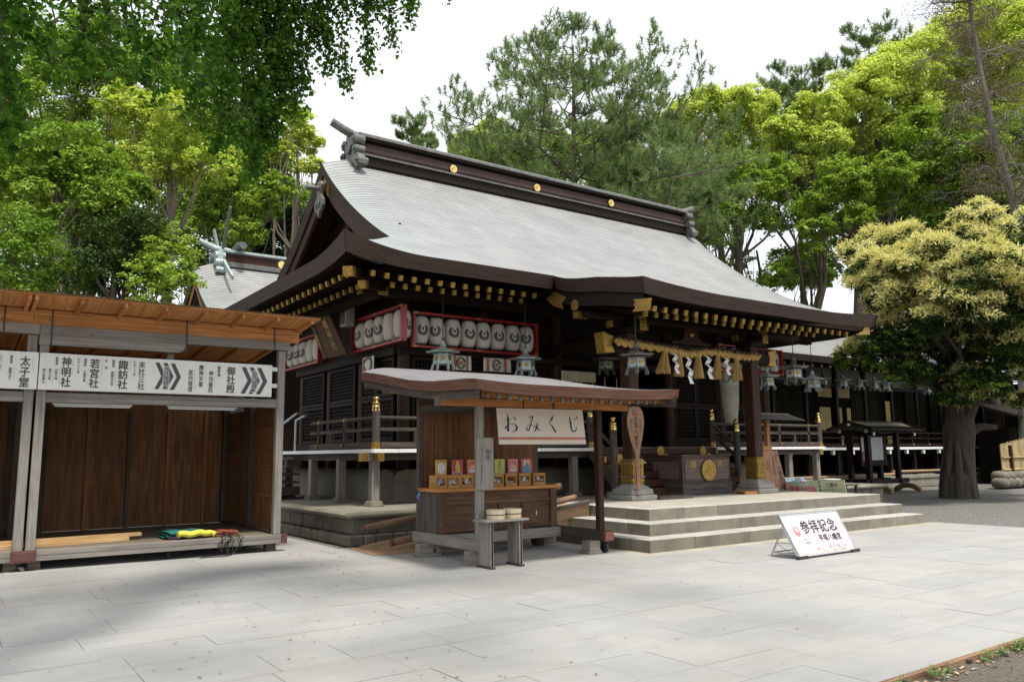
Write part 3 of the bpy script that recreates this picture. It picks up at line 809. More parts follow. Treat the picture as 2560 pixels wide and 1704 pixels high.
# small warm lamp inside the hall
t_ = NT('lit_lamp'); t_.base((0.5, 0.2, 0.05)); t_.b.inputs['Emission Color'].default_value = (1.0, 0.42, 0.12, 1); t_.b.inputs['Emission Strength'].default_value = 1.2
q = atY(1755.5, 968.5, 17.6); b = MB(); b.lathe([(0, -.05), (.07, -.03), (.09, 0), (.07, .03), (0, .05)], q, 12); b.build('lamp', t_.m, hall, smooth=60)

# -- veranda
b = MB(); VX0, VX1, VY = 6.95, 22.2, 14.7
b.box(VX0+.03, VX1-.03, VY+.03, 15.95, FLZ-.06, FLZ-.005); b.box(VX0+.03, WL, 15.95, 24.2, FLZ-.06, FLZ-.005); b.box(WR_, VX1-.03, 15.95, 24.2, FLZ-.06, FLZ-.005)
b.build('veranda_floor', MT['greyd'], hall)
b = MB(); x = VX0
while x < VX1-.01:
    l = random.uniform(.38, .62); l = min(l, VX1-x); b.box(x+.004, x+l-.004, VY-.012, VY+.028, FLZ-.075, FLZ); x += l
y = VY+.03
while y < 24:
    l = random.uniform(.38, .62); b.box(VX0-.012, VX0+.028, y+.004, y+l-.004, FLZ-.075, FLZ); y += l
b.build('floor_board_end', MT['white'], hall)
b = MB(); b.box(VX0+.1, VX1-.1, VY+.15, VY+.29, FLZ-.23, FLZ-.065); b.box(VX0+.1, VX0+.24, VY+.29, 24, FLZ-.23, FLZ-.065); b.box(VX1-.24, VX1-.1, VY+.29, 24, FLZ-.23, FLZ-.065)
b.build('floor_beam', MT['greyd'], hall)
stones = []
def post(x, y, w=.17, nm='veranda_post'):
    b = MB(); b.box(x-w/2, x+w/2, y-w/2, y+w/2, .70, FLZ-.2); b.build(nm, MT['grey'], hall, bevel=.008)
    b = MB(); b.hexa([(x-w*.95, y-w*.95, .59), (x+w*.95, y-w*.95, .59), (x+w*.95, y+w*.95, .59), (x-w*.95, y+w*.95, .59), (x-w*.72, y-w*.72, .705), (x+w*.72, y-w*.72, .705), (x+w*.72, y+w*.72, .705), (x-w*.72, y+w*.72, .705)])
    b.build('post_stone', MT['rubble'], hall, bevel=.012)
for y in (14.93, 16.6, 18.25, 19.9, 21.5, 23.1): post(7.09, y)
for x in (8.85, 10.6, 12.3, 17.5, 19.1, 20.65, 22.02): post(x, 14.93)
for q_, d in (((7.05, 14.93, 0), (-1, 0, 0)), ((7.09, 14.89, 0), (0, -1, 0)), ((22.05, 14.93, 0), (1, 0, 0))):
    p = vec(q_)+vec((0, 0, FLZ-.16)); d = vec(d); b = MB(); b.beam(p, p+d*.26, .12, .15, 0); b.beam(p+d*.12, p+d*.275, .135, .165, 1); b.build('beam_nose', [MT['grey'], MT['gold']], hall)
# railing
def finial(x, y, z, s=1.0, par=None, nm='finial'):
    b = MB(); pr_ = [(.082, 0), (.082, .05), (.072, .055), (.085, .075), (.085, .1), (.07, .115), (.083, .13), (.083, .155), (.068, .165), (.078, .18), (.066, .2), (.035, .215), (.033, .228), (.06, .245), (.067, .268), (.055, .29), (.025, .305), (.008, .33), (0, .335)]
    b.lathe([(r_*s, z_*s) for r_, z_ in pr_], (x, y, z), 16); return b.build(nm, MT['brass'], par or hall, smooth=50)
RZ = FLZ
def newel(x, y, z0, z1, r=.083, s=1.0):
    b = MB(); b.tube([(x, y, z0), (x, y, z1)], r, 14); b.build('newel_post', MT['greyd'], hall, smooth=40); finial(x, y, z1-.01, s)
    b = MB(); b.tube([(x, y, z0), (x, y, z0+.14)], r*1.06, 14); b.build('gilt_band', MT['gold'], hall, smooth=40)
def railing(p, q, nposts, first=True):
    p = vec(p); q = vec(q); d = unit(q-p); L = np.linalg.norm(q-p)
    b = MB(); b.tube([p+vec((0, 0, RZ+.63)), q+vec((0, 0, RZ+.63))], .042, 10); b.build('top_rail', MT['greyd'], hall, smooth=40)
    b = MB(); b.beam(p+vec((0, 0, RZ+.40)), q+vec((0, 0, RZ+.40)), .075, .07); b.build('middle_rail', MT['greyd'], hall)
    b = MB(); b.beam(p+vec((0, 0, RZ+.085)), q+vec((0, 0, RZ+.085)), .10, .11); b.build('bottom_rail', MT['greyd'], hall)
    for k in range(nposts):
        t = (k+1)/(nposts+.35) if first else (k+.5)/nposts
        c = p+d*L*t
        b = MB(); b.beam(c+vec((0, 0, RZ+.14)), c+vec((0, 0, RZ+.60)), .075, .075, 0, (0, 1, 0) if abs(d[0]) > .5 else (1, 0, 0)); b.build('baluster', MT['greyd'], hall)
        b = MB()
        b.tube([c-d*.05+vec((0, 0, RZ+.63)), c+d*.05+vec((0, 0, RZ+.63))], .05, 10); b.build('gilt_band', MT['gold'], hall, smooth=50); b = MB(); nn = np.cross(d, (0, 0, 1)); nn = nn if nn[0]+nn[1] < 0 else -nn
        b.lathe([(0, -.04), (.03, -.03), (.04, 0), (.03, .03), (0, .04)], c+nn*.07+vec((0, 0, RZ+.085)), 10)
        b.build('gilt_boss', MT['gold'], hall, smooth=50)
        c2 = c-d*L/(nposts+.35)/2
        b = MB(); b.beam(c2+vec((0, 0, RZ+.14)), c2+vec((0, 0, RZ+.37)), .06, .08, 0, (0, 1, 0) if abs(d[0]) > .5 else (1, 0, 0)); b.build('short_post', MT['greyd'], hall)
newel(7.05, 14.78, FLZ, 2.50)
railing((7.05, 14.86, 0), (7.05, 18.3, 0), 2)
railing((7.13, 14.78, 0), (12.62, 14.78, 0), 3)
newel(12.72, 14.78, FLZ, 2.48); newel(17.12, 14.78, FLZ, 2.48); newel(22.05, 14.78, FLZ, 2.48)
railing((17.2, 14.78, 0), (21.97, 14.78, 0), 3)
railing((22.05, 14.9, 0), (22.05, 18.3, 0), 2)
# steel handrail and small side stair on the left
b = MB()
b.tube([atX(75+690-75+15.8, 1061, 6.0), atX(690+245/4.7525, 1034, 6.2), atX(690+370/4.7525, 1035.7, 6.6), (6.75, 18.55, FLZ+.72), (6.75, 18.55, FLZ)], .028, 10)
b.build('handrail', MT['alu'], hall, smooth=40)
b = MB()
for k in range(6): b.box(5.95+.17*k, 6.95, 18.75, 20.2, .59+.19*k, .59+.19*k+.05)
b.box(5.85, 6.95, 18.7, 18.76, .7, .9); b.build('side_stair', MT['greyd'], hall)
# white plaster mound under the floor
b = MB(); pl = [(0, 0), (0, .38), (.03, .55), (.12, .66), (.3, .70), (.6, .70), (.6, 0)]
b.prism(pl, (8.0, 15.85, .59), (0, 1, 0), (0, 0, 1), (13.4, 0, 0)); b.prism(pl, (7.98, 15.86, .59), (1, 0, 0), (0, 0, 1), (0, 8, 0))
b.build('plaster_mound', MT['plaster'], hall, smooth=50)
# front stair between the newels
for k in range(6):
    b = MB(); z0 = .59+.19*k; y0 = 13.62+.19*k
    b.box(12.85, 17.0, y0, y0+.32, z0+.02, z0+.19); b.build('stair_tread', MT['dark2'], hall, bevel=.01)
    for x in (12.83, 17.02):
        b = MB(); b.box(x-.03, x+.03, y0-.012, y0+.2, z0+.03, z0+.185); b.prism([(0, .05), (.05, 0), (0, -.05), (-.05, 0)], (x-.03, y0+.09, z0+.11), (0, 1, 0), (0, 0, 1), (-.012, 0, 0)); b.build('gilt_fitting', MT['gold'], hall)
    if k in (2, 3, 4, 5):
        for x in (13.3, 14.9, 16.5):
            b = MB(); b.lathe([(0, .012), (.11, .012), (.13, .004), (.13, 0)], (x, y0-.002, z0+.10), 10, 0, 1); b.build('gilt_fitting', MT['gold'], hall)
for x in (12.72, 17.12):
    newel(x, 13.95, .592, 2.14, .088, 1.05)
    b = MB(); b.tube([(x, 13.95, 1.75), (x, 14.78, 2.36)], .042, 10); b.beam((x, 13.95, 1.45), (x, 14.78, 2.10), .07, .08); b.beam((x, 13.9, 0.85), (x, 14.9, 1.72), .09, .18); b.build('stair_rail', MT['greyd'], hall, smooth=40)
    b = MB(); b.box(x-.13, x+.13, 13.82, 14.08, .58, .72); b.build('post_stone', MT['granite'], hall)

# -- porch pillars, beams, gilt work
KP = (12.32, 16.54); KY = 12.93
for x in KP:
    b = MB(); b.box(x-.38, x+.38, KY-.38, KY+.38, .585, .70); b.hexa([(x-.33, KY-.33, .70), (x+.33, KY-.33, .70), (x+.33, KY+.33, .70), (x-.33, KY+.33, .70), (x-.31, KY-.31, .83), (x+.31, KY-.31, .83), (x+.31, KY+.31, .83), (x-.31, KY+.31, .83)])
    b.hexa([(x-.29, KY-.29, .828), (x+.29, KY-.29, .828), (x+.29, KY+.29, .828), (x-.29, KY+.29, .828), (x-.17, KY-.17, .93), (x+.17, KY-.17, .93), (x+.17, KY+.17, .93), (x-.17, KY+.17, .93)])
    b.build('pillar_stone', MT['granite'], hall, bevel=.02)
    b = MB(); b.box(x-.15, x+.15, KY-.15, KY+.15, .92, 4.25); b.build('porch_pillar', MT['dark2'], hall, bevel=.02)
    # gilt sleeve of upright slats
    b = MB(); b.box(x-.158, x+.158, KY-.158, KY+.158, .93, 1.42, 1)
    for s_ in (-1, 1):
        for k in range(7):
            o_ = -.14+.28*k/6
            b.box(x+o_-.016, x+o_+.016, KY+s_*.175-.012, KY+s_*.175+.012, .95, 1.47); b.box(x+s_*.175-.012, x+s_*.175+.012, KY+o_-.016, KY+o_+.016, .95, 1.47)
    b.box(x-.185, x+.185, KY-.185, KY+.185, 1.0, 1.04); b.box(x-.185, x+.185, KY-.185, KY+.185, 1.36, 1.39)
    b.hexa([(x-.15, KY-.15, .90), (x+.15, KY-.15, .90), (x+.15, KY+.15, .90), (x-.15, KY+.15, .90), (x-.185, KY-.185, .96), (x+.185, KY-.185, .96), (x+.185, KY+.185, .96), (x-.185, KY+.185, .96)])
    b.build('gilt_sleeve', [MT['gold'], MT['dark2']], hall)
    # bracket and rainbow beam back to the hall
    b = MB(); b.box(x-.24, x+.24, KY-.24, KY+.24, 4.24, 4.36); b.box(x-.55, x+.55, KY-.09, KY+.09, 4.36, 4.5); b.box(x-.09, x+.09, KY-.5, KY+.5, 4.36, 4.5)
    b.tube([(x, KY, 3.95), (x, 13.9, 4.15), (x, 15.0, 4.25), (x, 16.1, 4.1)], .14, 10)
    b.build('bracket', MT['dark'], hall)
    for a_ in ((x-.105, x+.105, KY-.515, KY-.49, 4.27, 4.5), (x-.10, x+.10, KY-.50, KY-.38, 4.52, 4.62), (x-.565, x-.53, KY-.10, KY+.10, 4.35, 4.51), (x+.53, x+.565, KY-.10, KY+.10, 4.35, 4.51)):
        b = MB(); b.box(*a_); b.build('gilt_fitting', MT['gold'], hall, bevel=.01)
b = MB(); b.box(11.5, 17.4, KY-.13, KY+.13, 3.80, 4.12); b.box(11.05, 18.55, KY-.1, KY+.1, 4.52, 4.66)
b.build('porch_beam', MT['dark'], hall, bevel=.03)
for x0, sg in ((11.5, -1), (17.36, 1)):
    b = MB(); b.prism([(0, 3.76), (.28*-sg, 3.78), (.2*-sg, 3.95), (.26*-sg, 4.14), (-.06*-sg, 4.22)], (x0, KY-.15, 0), (1, 0, 0), (0, 0, 1), (0, .30, 0)); b.build('gilt_beam_end', MT['gold'], hall, bevel=.01)
# frog-leg strut
hf = [(0, 4.55), (.22, 4.52), (.24, 4.42), (.27, 4.30), (.38, 4.22), (.52, 4.20), (.62, 4.22), (.68, 4.16), (.68, 4.12)]
b = MB(); b.prism(hf+[(-x, z) for x, z in hf[::-1]], (14.32, KY-.09, 0), (1, 0, 0), (0, 0, 1), (0, .16, 0)); b.build('frog_leg_strut', MT['dark2'], hall, bevel=.015)
b = MB(); b.lathe([(0, -.03), (.05, -.025), (.07, 0), (.05, .02), (0, .03)], (14.32, KY-.1, 4.38), 12, 0, 1); b.build('gilt_fitting', MT['gold'], hall, smooth=50)
# verge board of the porch with its gilt plates
b = MB(); yk2 = np.linspace(YM+.3, YK+.12, 16)
pts_ = [(KL+.12, y, Zk(KL, max(min(y, YM), YK))-.27) for y in yk2]
strip(b, pts_, [.30]*16, (0, 0, 0), 0, 2); strip(b, [(p[0]+.1, p[1], p[2]) for p in pts_][::-1], [.30]*16, (0, 0, 0), 0, 2)
b.grid(lambda a, t: vec(pts_[int(round(a*15))])-vec((0, 0, .30))+vec((.1*t, 0, 0)), 15, 1)
b.build('porch_verge_board', MT['dark'], hall, smooth=40)
def gilt_poly(px, X, dep=.03, nm='gilt_plate'):
    b = MB(); q = [atX(*p, X) for p in px]; b.prism([(p[1], p[2]) for p in q], (X, 0, 0), (0, 1, 0), (0, 0, 1), (dep, 0, 0)); return b.build(nm, MT['gold'], hall)
c3 = lambda L: [(1340+x/5.2275, 640+y/5.2275) for x, y in L]
gilt_poly(c3([(1270, 565), (1500, 545), (1475, 710), (1260, 725), (1300, 670), (1275, 640), (1300, 600)]), KL+.10)
gilt_poly(c3([(130, 560), (240, 470), (390, 535), (355, 590), (330, 610), (350, 690), (220, 650)]), KL+.10)
b = MB(); q = atX(1340+505/5.2275, 640+640/5.2275, KL+.1); b.lathe([(0, .03), (.09, .03), (.12, .012), (.12, -.01)], (q[0], q[1], q[2]), 16, 0, 0); b.build('gilt_disc', MT['gold'], hall, smooth=40); b = MB()
q = atX(1340+525/5.2275, 640+765/5.2275, KL+.2); b.box(q[0]-.02, q[0]+.3, q[1]-.09, q[1]+.09, q[2]-.07, q[2]+.07); b.build('gilt_fitting', MT['gold'], hall, smooth=40)
# right end of the porch eave
b = MB(); b.prism([(0, 0), (.62, .06), (.62, .28), (.42, .26), (.3, .12)], (KR-.75, YK+.12, 4.42), (1, 0, 0), (0, 0, 1), (0, .05, 0)); b.build('gilt_plate', MT['gold'], hall)
# hall eave purlin beneath the rafters
b = MB(); b.box(6.9, 22.6, 15.2, 15.4, 5.0, 5.2); b.box(7.25, 7.45, 15.2, 23, 5.0, 5.2); b.build('eave_purlin', MT['dark'], hall)
b = MB(); b.box(6.86, 6.9, 15.19, 15.41, 4.99, 5.21); b.build('gilt_fitting', MT['gold'], hall); b = MB(); b.box(7.24, 7.46, 15.14, 15.2, 4.99, 5.21); b.build('gilt_fitting', MT['gold'], hall)
# loudspeaker under the eave
q = atX(700+870/5.2275, 740+230/5.2275, 7.6)
sp = MB(); sp.box(q[0]-.1, q[0]+.15, q[1]-.16, q[1]+.16, q[2]-.32, q[2]+.32, 0); spk = sp.build('loudspeaker', plain('grey_speaker_case', (.25, .26, .27), .5), bevel=.02)
tag(spk, 'grey box loudspeaker hung under the left eave beside the name plaque', 'loudspeaker')
sp = MB(); sp.box(q[0]-.112, q[0]-.1, q[1]-.13, q[1]+.13, q[2]-.27, q[2]+.27); sp.build('grille', MT['black'], spk)
sp = MB(); sp.tube([(q[0], q[1], q[2]+.32), (q[0]+.1, q[1], 5.3)], .015, 6); sp.build('hanger', MT['iron'], spk)
# ------------------------------------------------------------------ paper lanterns in red racks
def m_paper():
    t = NT('lantern_paper'); u, v = t.uvco()
    rib = t.math('FRACT', t.math('MULTIPLY', u, 42.0))
    c = t.mix(t.ramp(rib, [(0.0, .35), (.2, 0.0)]), (0.55, 0.53, 0.475), (0.37, 0.355, 0.31))
    c = t.mix(t.ramp(t.noise(t.objco(), 3.0, 4, .6), [(.45, 0), (.75, .35)]), c, (0.45, 0.42, 0.34))
    t.base(c); t.rough(0.75); t.bump(rib, .4, .006)
    t.b.inputs['Subsurface Weight'].default_value = 0.0
    return t.m
MT['lpaper'] = m_paper()
def lantern(pos, facing, label, group, r=.205, h=.68):
    """white paper lantern hanging from pos (its top); facing = direction of the crest"""
    x, y, z = pos; root = thing('paper_lantern', label, 'lantern', (x, y, z-h), group)
    prof_ = []
    for k in range(19):
        a = k/18; rr_ = r*(0.60+0.40*math.sin(math.pi*min(1, max(0, (a*1.0))))**0.45)
        prof_.append((rr_, z-h+.03+(h-.06)*a))
    b = MB(); b.lathe(prof_, (x, y, 0), 22); b.build('shade', MT['lpaper'], root, smooth=70)
    b = MB(); b.lathe([(r*.58, z-h), (r*.62, z-h+.03)], (x, y, 0), 18); b.build('ring', MT['black'], root, smooth=40)
    b = MB(); b.lathe([(r*.62, z-.03), (r*.58, z)], (x, y, 0), 18); b.build('ring', MT['black'], root, smooth=40)
    # printed round bird crest following the paper
    f = unit(facing); sd_ = np.cross((0, 0, 1), f); b = MB()
    def pt(u_, w_, off=.004):
        a = u_/r; zz = z-h*.5+w_
        rad = r*(0.60+0.40*math.sin(math.pi*min(1, max(0, (zz-(z-h+.03))/(h-.06))))**0.45)+off
        return vec((x, y, 0))+(f*math.cos(a)+sd_*math.sin(a))*rad+vec((0, 0, zz))
    R_ = .135
    def blob(poly, m=0, off=.004):
        c = (sum(p[0] for p in poly)/len(poly), sum(p[1] for p in poly)/len(poly)); n = len(poly)
        for i in range(n):
            b.face([pt(c[0], c[1], off), pt(*poly[i], off), pt(*poly[(i+1) % n], off)], None, m)
    ring = [(R_*math.cos(a), R_*math.sin(a)) for a in np.linspace(math.radians(122), math.radians(418), 30)]
    inn_ = [(R_*.50*math.cos(a)*.9, R_*.1+R_*.55*math.sin(a)) for a in np.linspace(math.radians(418), math.radians(122), 30)]
    for i in range(29):
        j = 29-i; b.face([pt(*ring[i]), pt(*ring[i+1]), pt(*inn_[j-1]), pt(*inn_[j])], None, 0)
    blob([(R_*.22*math.cos(a), R_*.15+R_*.26*math.sin(a)) for a in np.linspace(0, 6.0, 12)], 0, .006)
    for k in range(7):
        a0 = math.radians(195+25*k); b.face([pt(R_*.55*math.cos(a0), R_*.55*math.sin(a0), .007), pt(R_*.97*math.cos(a0+.03), R_*.97*math.sin(a0+.03), .007), pt(R_*.97*math.cos(a0+.09), R_*.97*math.sin(a0+.09), .007)], None, 1)
    b.build('crest', [MT['charc'], MT['lpaper']], root)
    root.rotation_euler = (random.uniform(-.03, .03), random.uniform(-.035, .035), 0)
    return root
def rack(p0, ux, L, z0, z1, label, nm='lantern_rack', dep=.13):
    root = thing(nm, label, 'rack', tuple(vec(p0)+vec((0, 0, z0))))
    p0 = vec(p0); ux = unit(ux); nn = np.cross(ux, (0, 0, 1))
    def bb(b, u0, u1, za, zb, d0, d1, m=0):
        c = []
        for z in (za, zb): c += [p0+ux*u0+nn*d0+vec((0, 0, z)), p0+ux*u0+nn*d1+vec((0, 0, z)), p0+ux*u1+nn*d1+vec((0, 0, z)), p0+ux*u1+nn*d0+vec((0, 0, z))]
        b.hexa([c[1], c[2], c[3], c[0], c[5], c[6], c[7], c[4]], m)
    for nm_, args in (('bottom_board', (0, L, z0, z0+.045, -dep, 0)), ('top_board', (0, L, z1-.045, z1, -dep, 0)), ('end_board', (0, .05, z0+.045, z1-.045, -dep, 0)), ('end_board', (L-.05, L, z0+.045, z1-.045, -dep, 0))):
        b = MB(); bb(b, *args); b.build(nm_, MT['red'], root)
    b = MB()
    for u in (0, L/2-.06, L-.12): bb(b, u, u+.12, z0-.003, z0+.048, -.02, .004); bb(b, u, u+.12, z1-.048, z1+.003, -.02, .004)
    b.build('gilt_corner', MT['gold'], root)
    return root
ord_ = ['first', 'second', 'third', 'fourth', 'fifth', 'sixth', 'seventh', 'eighth']
# front rack: plane y = 15.55
f0 = atY(1034, 777, 15.55); f1 = atY(800+1528/2.8048, 500+860/2.8048, 15.55)
z0, z1 = 3.99, 4.79
rack((f0[0], 15.55, 0), (1, 0, 0), f1[0]-f0[0], z0, z1, 'long red framed rack of eight lanterns on the shrine front')
Lr = f1[0]-f0[0]
look = {0: 28, 1: 4, 2: 24, 3: 24, 4: 20, 5: 20, 6: 26, 7: 8}
for k in range(8):
    a = math.radians(look[k]-38); x = f0[0]+.05+(Lr-.1)*(k+.5)/8
    lantern((x, 15.74, z1-.05), (math.sin(a), -math.cos(a), 0), '%s white paper lantern from the left in the long front rack' % ord_[k], 'white paper lanterns in the red racks')
# left side rack by the corner: plane x = 7.8
def side_rack(py0, py1, X, n, lab, ll, faces):
    rack((X, py0, 0), (0, -1, 0), py0-py1, z0+.07, z1+.07, lab)
    for k in range(n):
        y = py0-.05-(py0-py1-.1)*(k+.5)/n; a = math.radians(faces[k])
        lantern((X+.19, y, z1+.02), (-math.cos(a), -math.sin(a), 0), ll % ord_[k], 'white paper lanterns in the red racks')
side_rack(17.95, 15.25, 7.84, 5, 'shorter red framed lantern rack on the left side, right of the name plaque', '%s lantern from the far end of the left side rack near the corner', [15, 40, 30, 110, 115])
side_rack(22.7, 20.05, 7.84, 5, 'red framed lantern rack half hidden behind the stall and name plaque', '%s lantern from the far end of the rack behind the name plaque', [30, 30, 20, 120, 115])
rack((18.55, 15.6, 0), (1, 0, 0), 3.05, z0, z1, 'red framed lantern rack right of the porch, mostly behind the pillar')
for k in range(6): lantern((18.6+.25+.49*k, 15.79, z1-.05), (.25, -1, 0), '%s lantern from the left in the rack right of the porch' % ord_[k], 'white paper lanterns in the red racks')
# one large white lantern hanging in the middle of the hall
q = atY(1440+1112/2.945, 620+1015/2.945, 16.0)
big = thing('paper_lantern', 'single tall white lantern hanging behind the tassels, tapering to the bottom', 'lantern', tuple(q-vec((0, 0, 1.1))))
b = MB(); b.lathe([(.02, q[2]-1.17), (.22, q[2]-1.15), (.27, q[2]-1.02), (.33, q[2]-.5), (.35, q[2]+.0), (.34, q[2]+.06)], (q[0], q[1], 0), 20); b.build('shade', plain('cream_lantern_paper', (.42, .38, .30), .8), big, smooth=60)
b = MB(); b.lathe([(.355, q[2]+.0), (.355, q[2]+.55), (.33, q[2]+.57)], (q[0], q[1], 0), 20); b.build('crest_band', MT['lpaper'], big, smooth=60)
b = MB()
for a in (-2.45, -1.75, -1.0):
    for s_ in (-1, 1):
        pass
    c0 = vec((q[0]+.362*math.cos(a), q[1]+.362*math.sin(a), q[2]+.29)); t_ = vec((-math.sin(a), math.cos(a), 0))
    b.tube([c0+t_*(.12*math.cos(w))+vec((0, 0, .19*math.sin(w))) for w in np.linspace(0, 6.28, 17)], .014, 5, 0); b.beam(c0+t_*.19+vec((0, 0, -.27)), c0+t_*.19+vec((0, 0, .27)), .035, .01, 1)
b.build('crest', [plain('dull_green_print', (.12, .17, .12), .7), plain('dull_red_print', (.42, .12, .06), .7)], big)
b = MB(); b.tube([(q[0], q[1], q[2]+.57), (q[0], q[1], 5.4)], .012, 6); b.build('cord', MT['iron'], big)

# ------------------------------------------------------------------ hanging bronze lanterns
def bronze_lantern(c, ztop, label, s=1.0, mat='verd', rot=0.0):
    """hexagonal hanging lantern; c = centre of the roof rim"""
    x, y, z = c; root = thing('bronze_lantern', label, 'lantern', (x, y, z-.38*s), 'bronze lanterns hanging from the eaves')
    n = 6
    def P6(r, zz, k): a = 2*math.pi*(k+.5)/n+rot; return (x+r*s*math.cos(a), y+r*s*math.sin(a), zz)
    b = MB()
    for k in range(n):
        q1, q2 = P6(.05, z+.135*s, k), P6(.05, z+.135*s, k+1); e1, e2 = P6(.20, z+.065*s, k), P6(.20, z+.065*s, k+1)
        c1, c2 = P6(.36, z+.03*s, k), P6(.36, z+.03*s, k+1); t1, t2 = P6(.40, z+.045*s, k), P6(.40, z+.045*s, k+1)
        b.face([q1, e1, e2, q2]); b.face([e1, c1, c2, e2]); b.face([c1, t1, P6(.37, z+.03*s, k+.5), c2]); b.face([c2, P6(.37, z+.03*s, k+.5), t2])
        b.face([c1, P6(.36, z+.0*s, k), P6(.36, z+.0*s, k+1), c2]); b.face([P6(.36, z+.0*s, k), P6(.17, z-.0*s, k), P6(.17, z-.0*s, k+1), P6(.36, z, k+1)])
    b.lathe([(.065*s, z+.14*s), (.08*s, z+.17*s), (.05*s, z+.2*s), (.055*s, z+.24*s), (.03*s, z+.28*s), (0, z+.29*s)], (x, y, 0), 10)
    b.build('roof', MT[mat], root)
    b = MB()
    for k in range(n):
        a0, a1 = P6(.185, z-.02*s, k), P6(.185, z-.02*s, k+1); c0, c1 = P6(.20, z-.25*s, k), P6(.20, z-.25*s, k+1)
        b.face([c0, c1, a1, a0])
    b.build('lattice_body', m_lat, root)
    b = MB()
    for k in range(n):
        b.tube([P6(.187, z, k), P6(.207, z-.26*s, k)], .014*s, 5)
        b.beam(P6(.202, z-.235*s, k), P6(.202, z-.235*s, k+1), .025*s, .035*s); b.beam(P6(.192, z-.04*s, k), P6(.192, z-.04*s, k+1), .02*s, .03*s)
        a0 = vec(P6(.205, z-.25*s, k)); a1 = vec(P6(.245, z-.375*s, k)); b.beam(a0, a1, .07*s, .018*s, 0, (1, 0, 0), .085*s)
    b.build('frame', MT[mat], root)
    for k in range(n):
        b = MB(); m_ = (vec(P6(.195, z-.12*s, k))+vec(P6(.195, z-.12*s, k+1)))/2; d = unit(m_-vec((x, y, m_[2]))); sd_ = np.cross(d, (0, 0, 1))
        b.prism([(.06*s*math.cos(a)*(1 if i % 2 else .72), .06*s*math.sin(a)*(1 if i % 2 else .72)) for i, a in enumerate(np.linspace(0, 2*math.pi, 17)[:-1])], m_+d*.006, sd_, (0, 0, 1), d*.012)
        b.build('crest', MT['gold'], root)
    b = MB(); b.tube([(x, y, z+.28*s), (x, y, ztop)], .011, 6); b.tube([(x+.03*math.cos(w), y, z+.31*s+.03*math.sin(w)) for w in np.linspace(0, 6.3, 9)], .007, 5); b.build('rod', MT['iron'], root)
    return root
def m_lattice_metal():
    t = NT('pierced_metal'); co = t.objco((1, 1, 1))
    vo = t.add('ShaderNodeTexVoronoi'); vo.inputs['Scale'].default_value = 34.0; vo.feature = 'DISTANCE_TO_EDGE'; t.link(co, vo.inputs['Vector'])
    c = t.ramp(vo.outputs['Distance'], [(0.16, (0.50, 0.56, 0.555)), (0.30, (0.07, 0.08, 0.078))])
    t.base(c); t.rough(.5); return t.m
m_lat = m_lattice_metal()
bronze_lantern((8.67, 14.9, 3.80), 5.15, 'bronze lantern left of the other one in front of the long lantern rack')
bronze_lantern((10.90, 14.9, 3.78), 5.15, 'bronze lantern hanging at the right end of the long lantern rack')
bronze_lantern((11.46, 11.8, 3.57), 4.6, 'darker bronze lantern hanging left of the straw rope under the porch', 1.0, 'bronze', .3)
bronze_lantern((16.74, 11.8, 3.60), 4.6, 'larger looking bronze lantern hanging nearest right of the right porch pillar', 1.0, 'bronze', .1)
bronze_lantern((19.80, 14.9, 3.79), 5.1, 'pale bronze lantern below the right end of the rack, beside the porch pillar', 1.0, 'verd', .2)
bronze_lantern((22.06, 14.9, 3.82), 5.1, 'pale bronze lantern hanging alone at the far right corner eave', 1.0, 'verd', .5)
q = atY(1515, 900, 15.2); bronze_lantern((q[0], 15.2, q[2]), 5.0, 'shadowed bronze lantern inside the porch, left of the left porch pillar', 1.0, 'bronze', .2)

# ------------------------------------------------------------------ name plaque
pq = lambda L: [atX(700+x/5.2275, 740+y/5.2275, 7.6) for x, y in L]
root = thing('name_plaque', 'tall dark wooden plaque with gold brush characters leaning out under the left eave', 'plaque', tuple(pq([(700, 780)])[0]))
A_, B_, C_, D_ = pq([(520, 120), (735, 80), (870, 760), (620, 815)])
b = MB(); nn = vec((-.12, 0, 0)); A_ = A_+vec((-.35, 0, 0)); B_ = B_+vec((-.35, 0, 0))
def slabq(b, A, B, C, Dq, t, m=0):
    b.hexa([vec(Dq)+t, vec(C)+t, C, Dq, vec(A)+t, vec(B)+t, B, A], m)
slabq(b, A_, B_, C_, D_, vec((.08, 0, 0))); b.build('board', wood('plaque_wood', (.045, .024, .012), (.09, .05, .027), .6, .2), root, bevel=.01)
def plane_text(txt, A, B, C, Dq, fx, fy, fw, fh, mat, par, **k):
    """text inside a quad A(top-left) B(top-right) C(bottom-right) D(bottom-left); fx, fy centre fractions"""
    A, B, C, Dq = map(vec, (A, B, C, Dq)); top = A+(B-A)*fx; bot = Dq+(C-Dq)*fx; c = top+(bot-top)*fy
    ux = unit((B-A)*(1-fy)+(C-Dq)*fy); uy = unit(top-bot); W_ = np.linalg.norm((B-A)*(1-fy)+(C-Dq)*fy); H_ = np.linalg.norm(top-bot)
    return lettering(txt, c, ux, uy, W_*fw, H_*fh, mat, par, **k)
plane_text('八幡神社', A_, B_, C_, D_, .60, .52, .5, .72, MT['gold'], root, vertical=True, thick=.012, off=.012)
b = MB(); E1 = A_+(D_-A_)*.42; E2 = D_; w_ = unit(A_-B_)*.28
slabq(b, E1+w_+vec((-.02, 0, 0)), E1+vec((-.02, 0, 0)), E2+vec((-.02, 0, 0)), E2+w_*.75+vec((-.02, 0, 0)), vec((.06, 0, 0))); b.build('side_board', D.materials['plaque_wood'], root, bevel=.01)
lettering('願守', (E1+E2)/2+w_*.45+vec((-.02, 0, 0)), unit(B_-A_), unit(E1-E2), .22, .62, MT['gold'], root, vertical=True, thick=.012, off=.012)

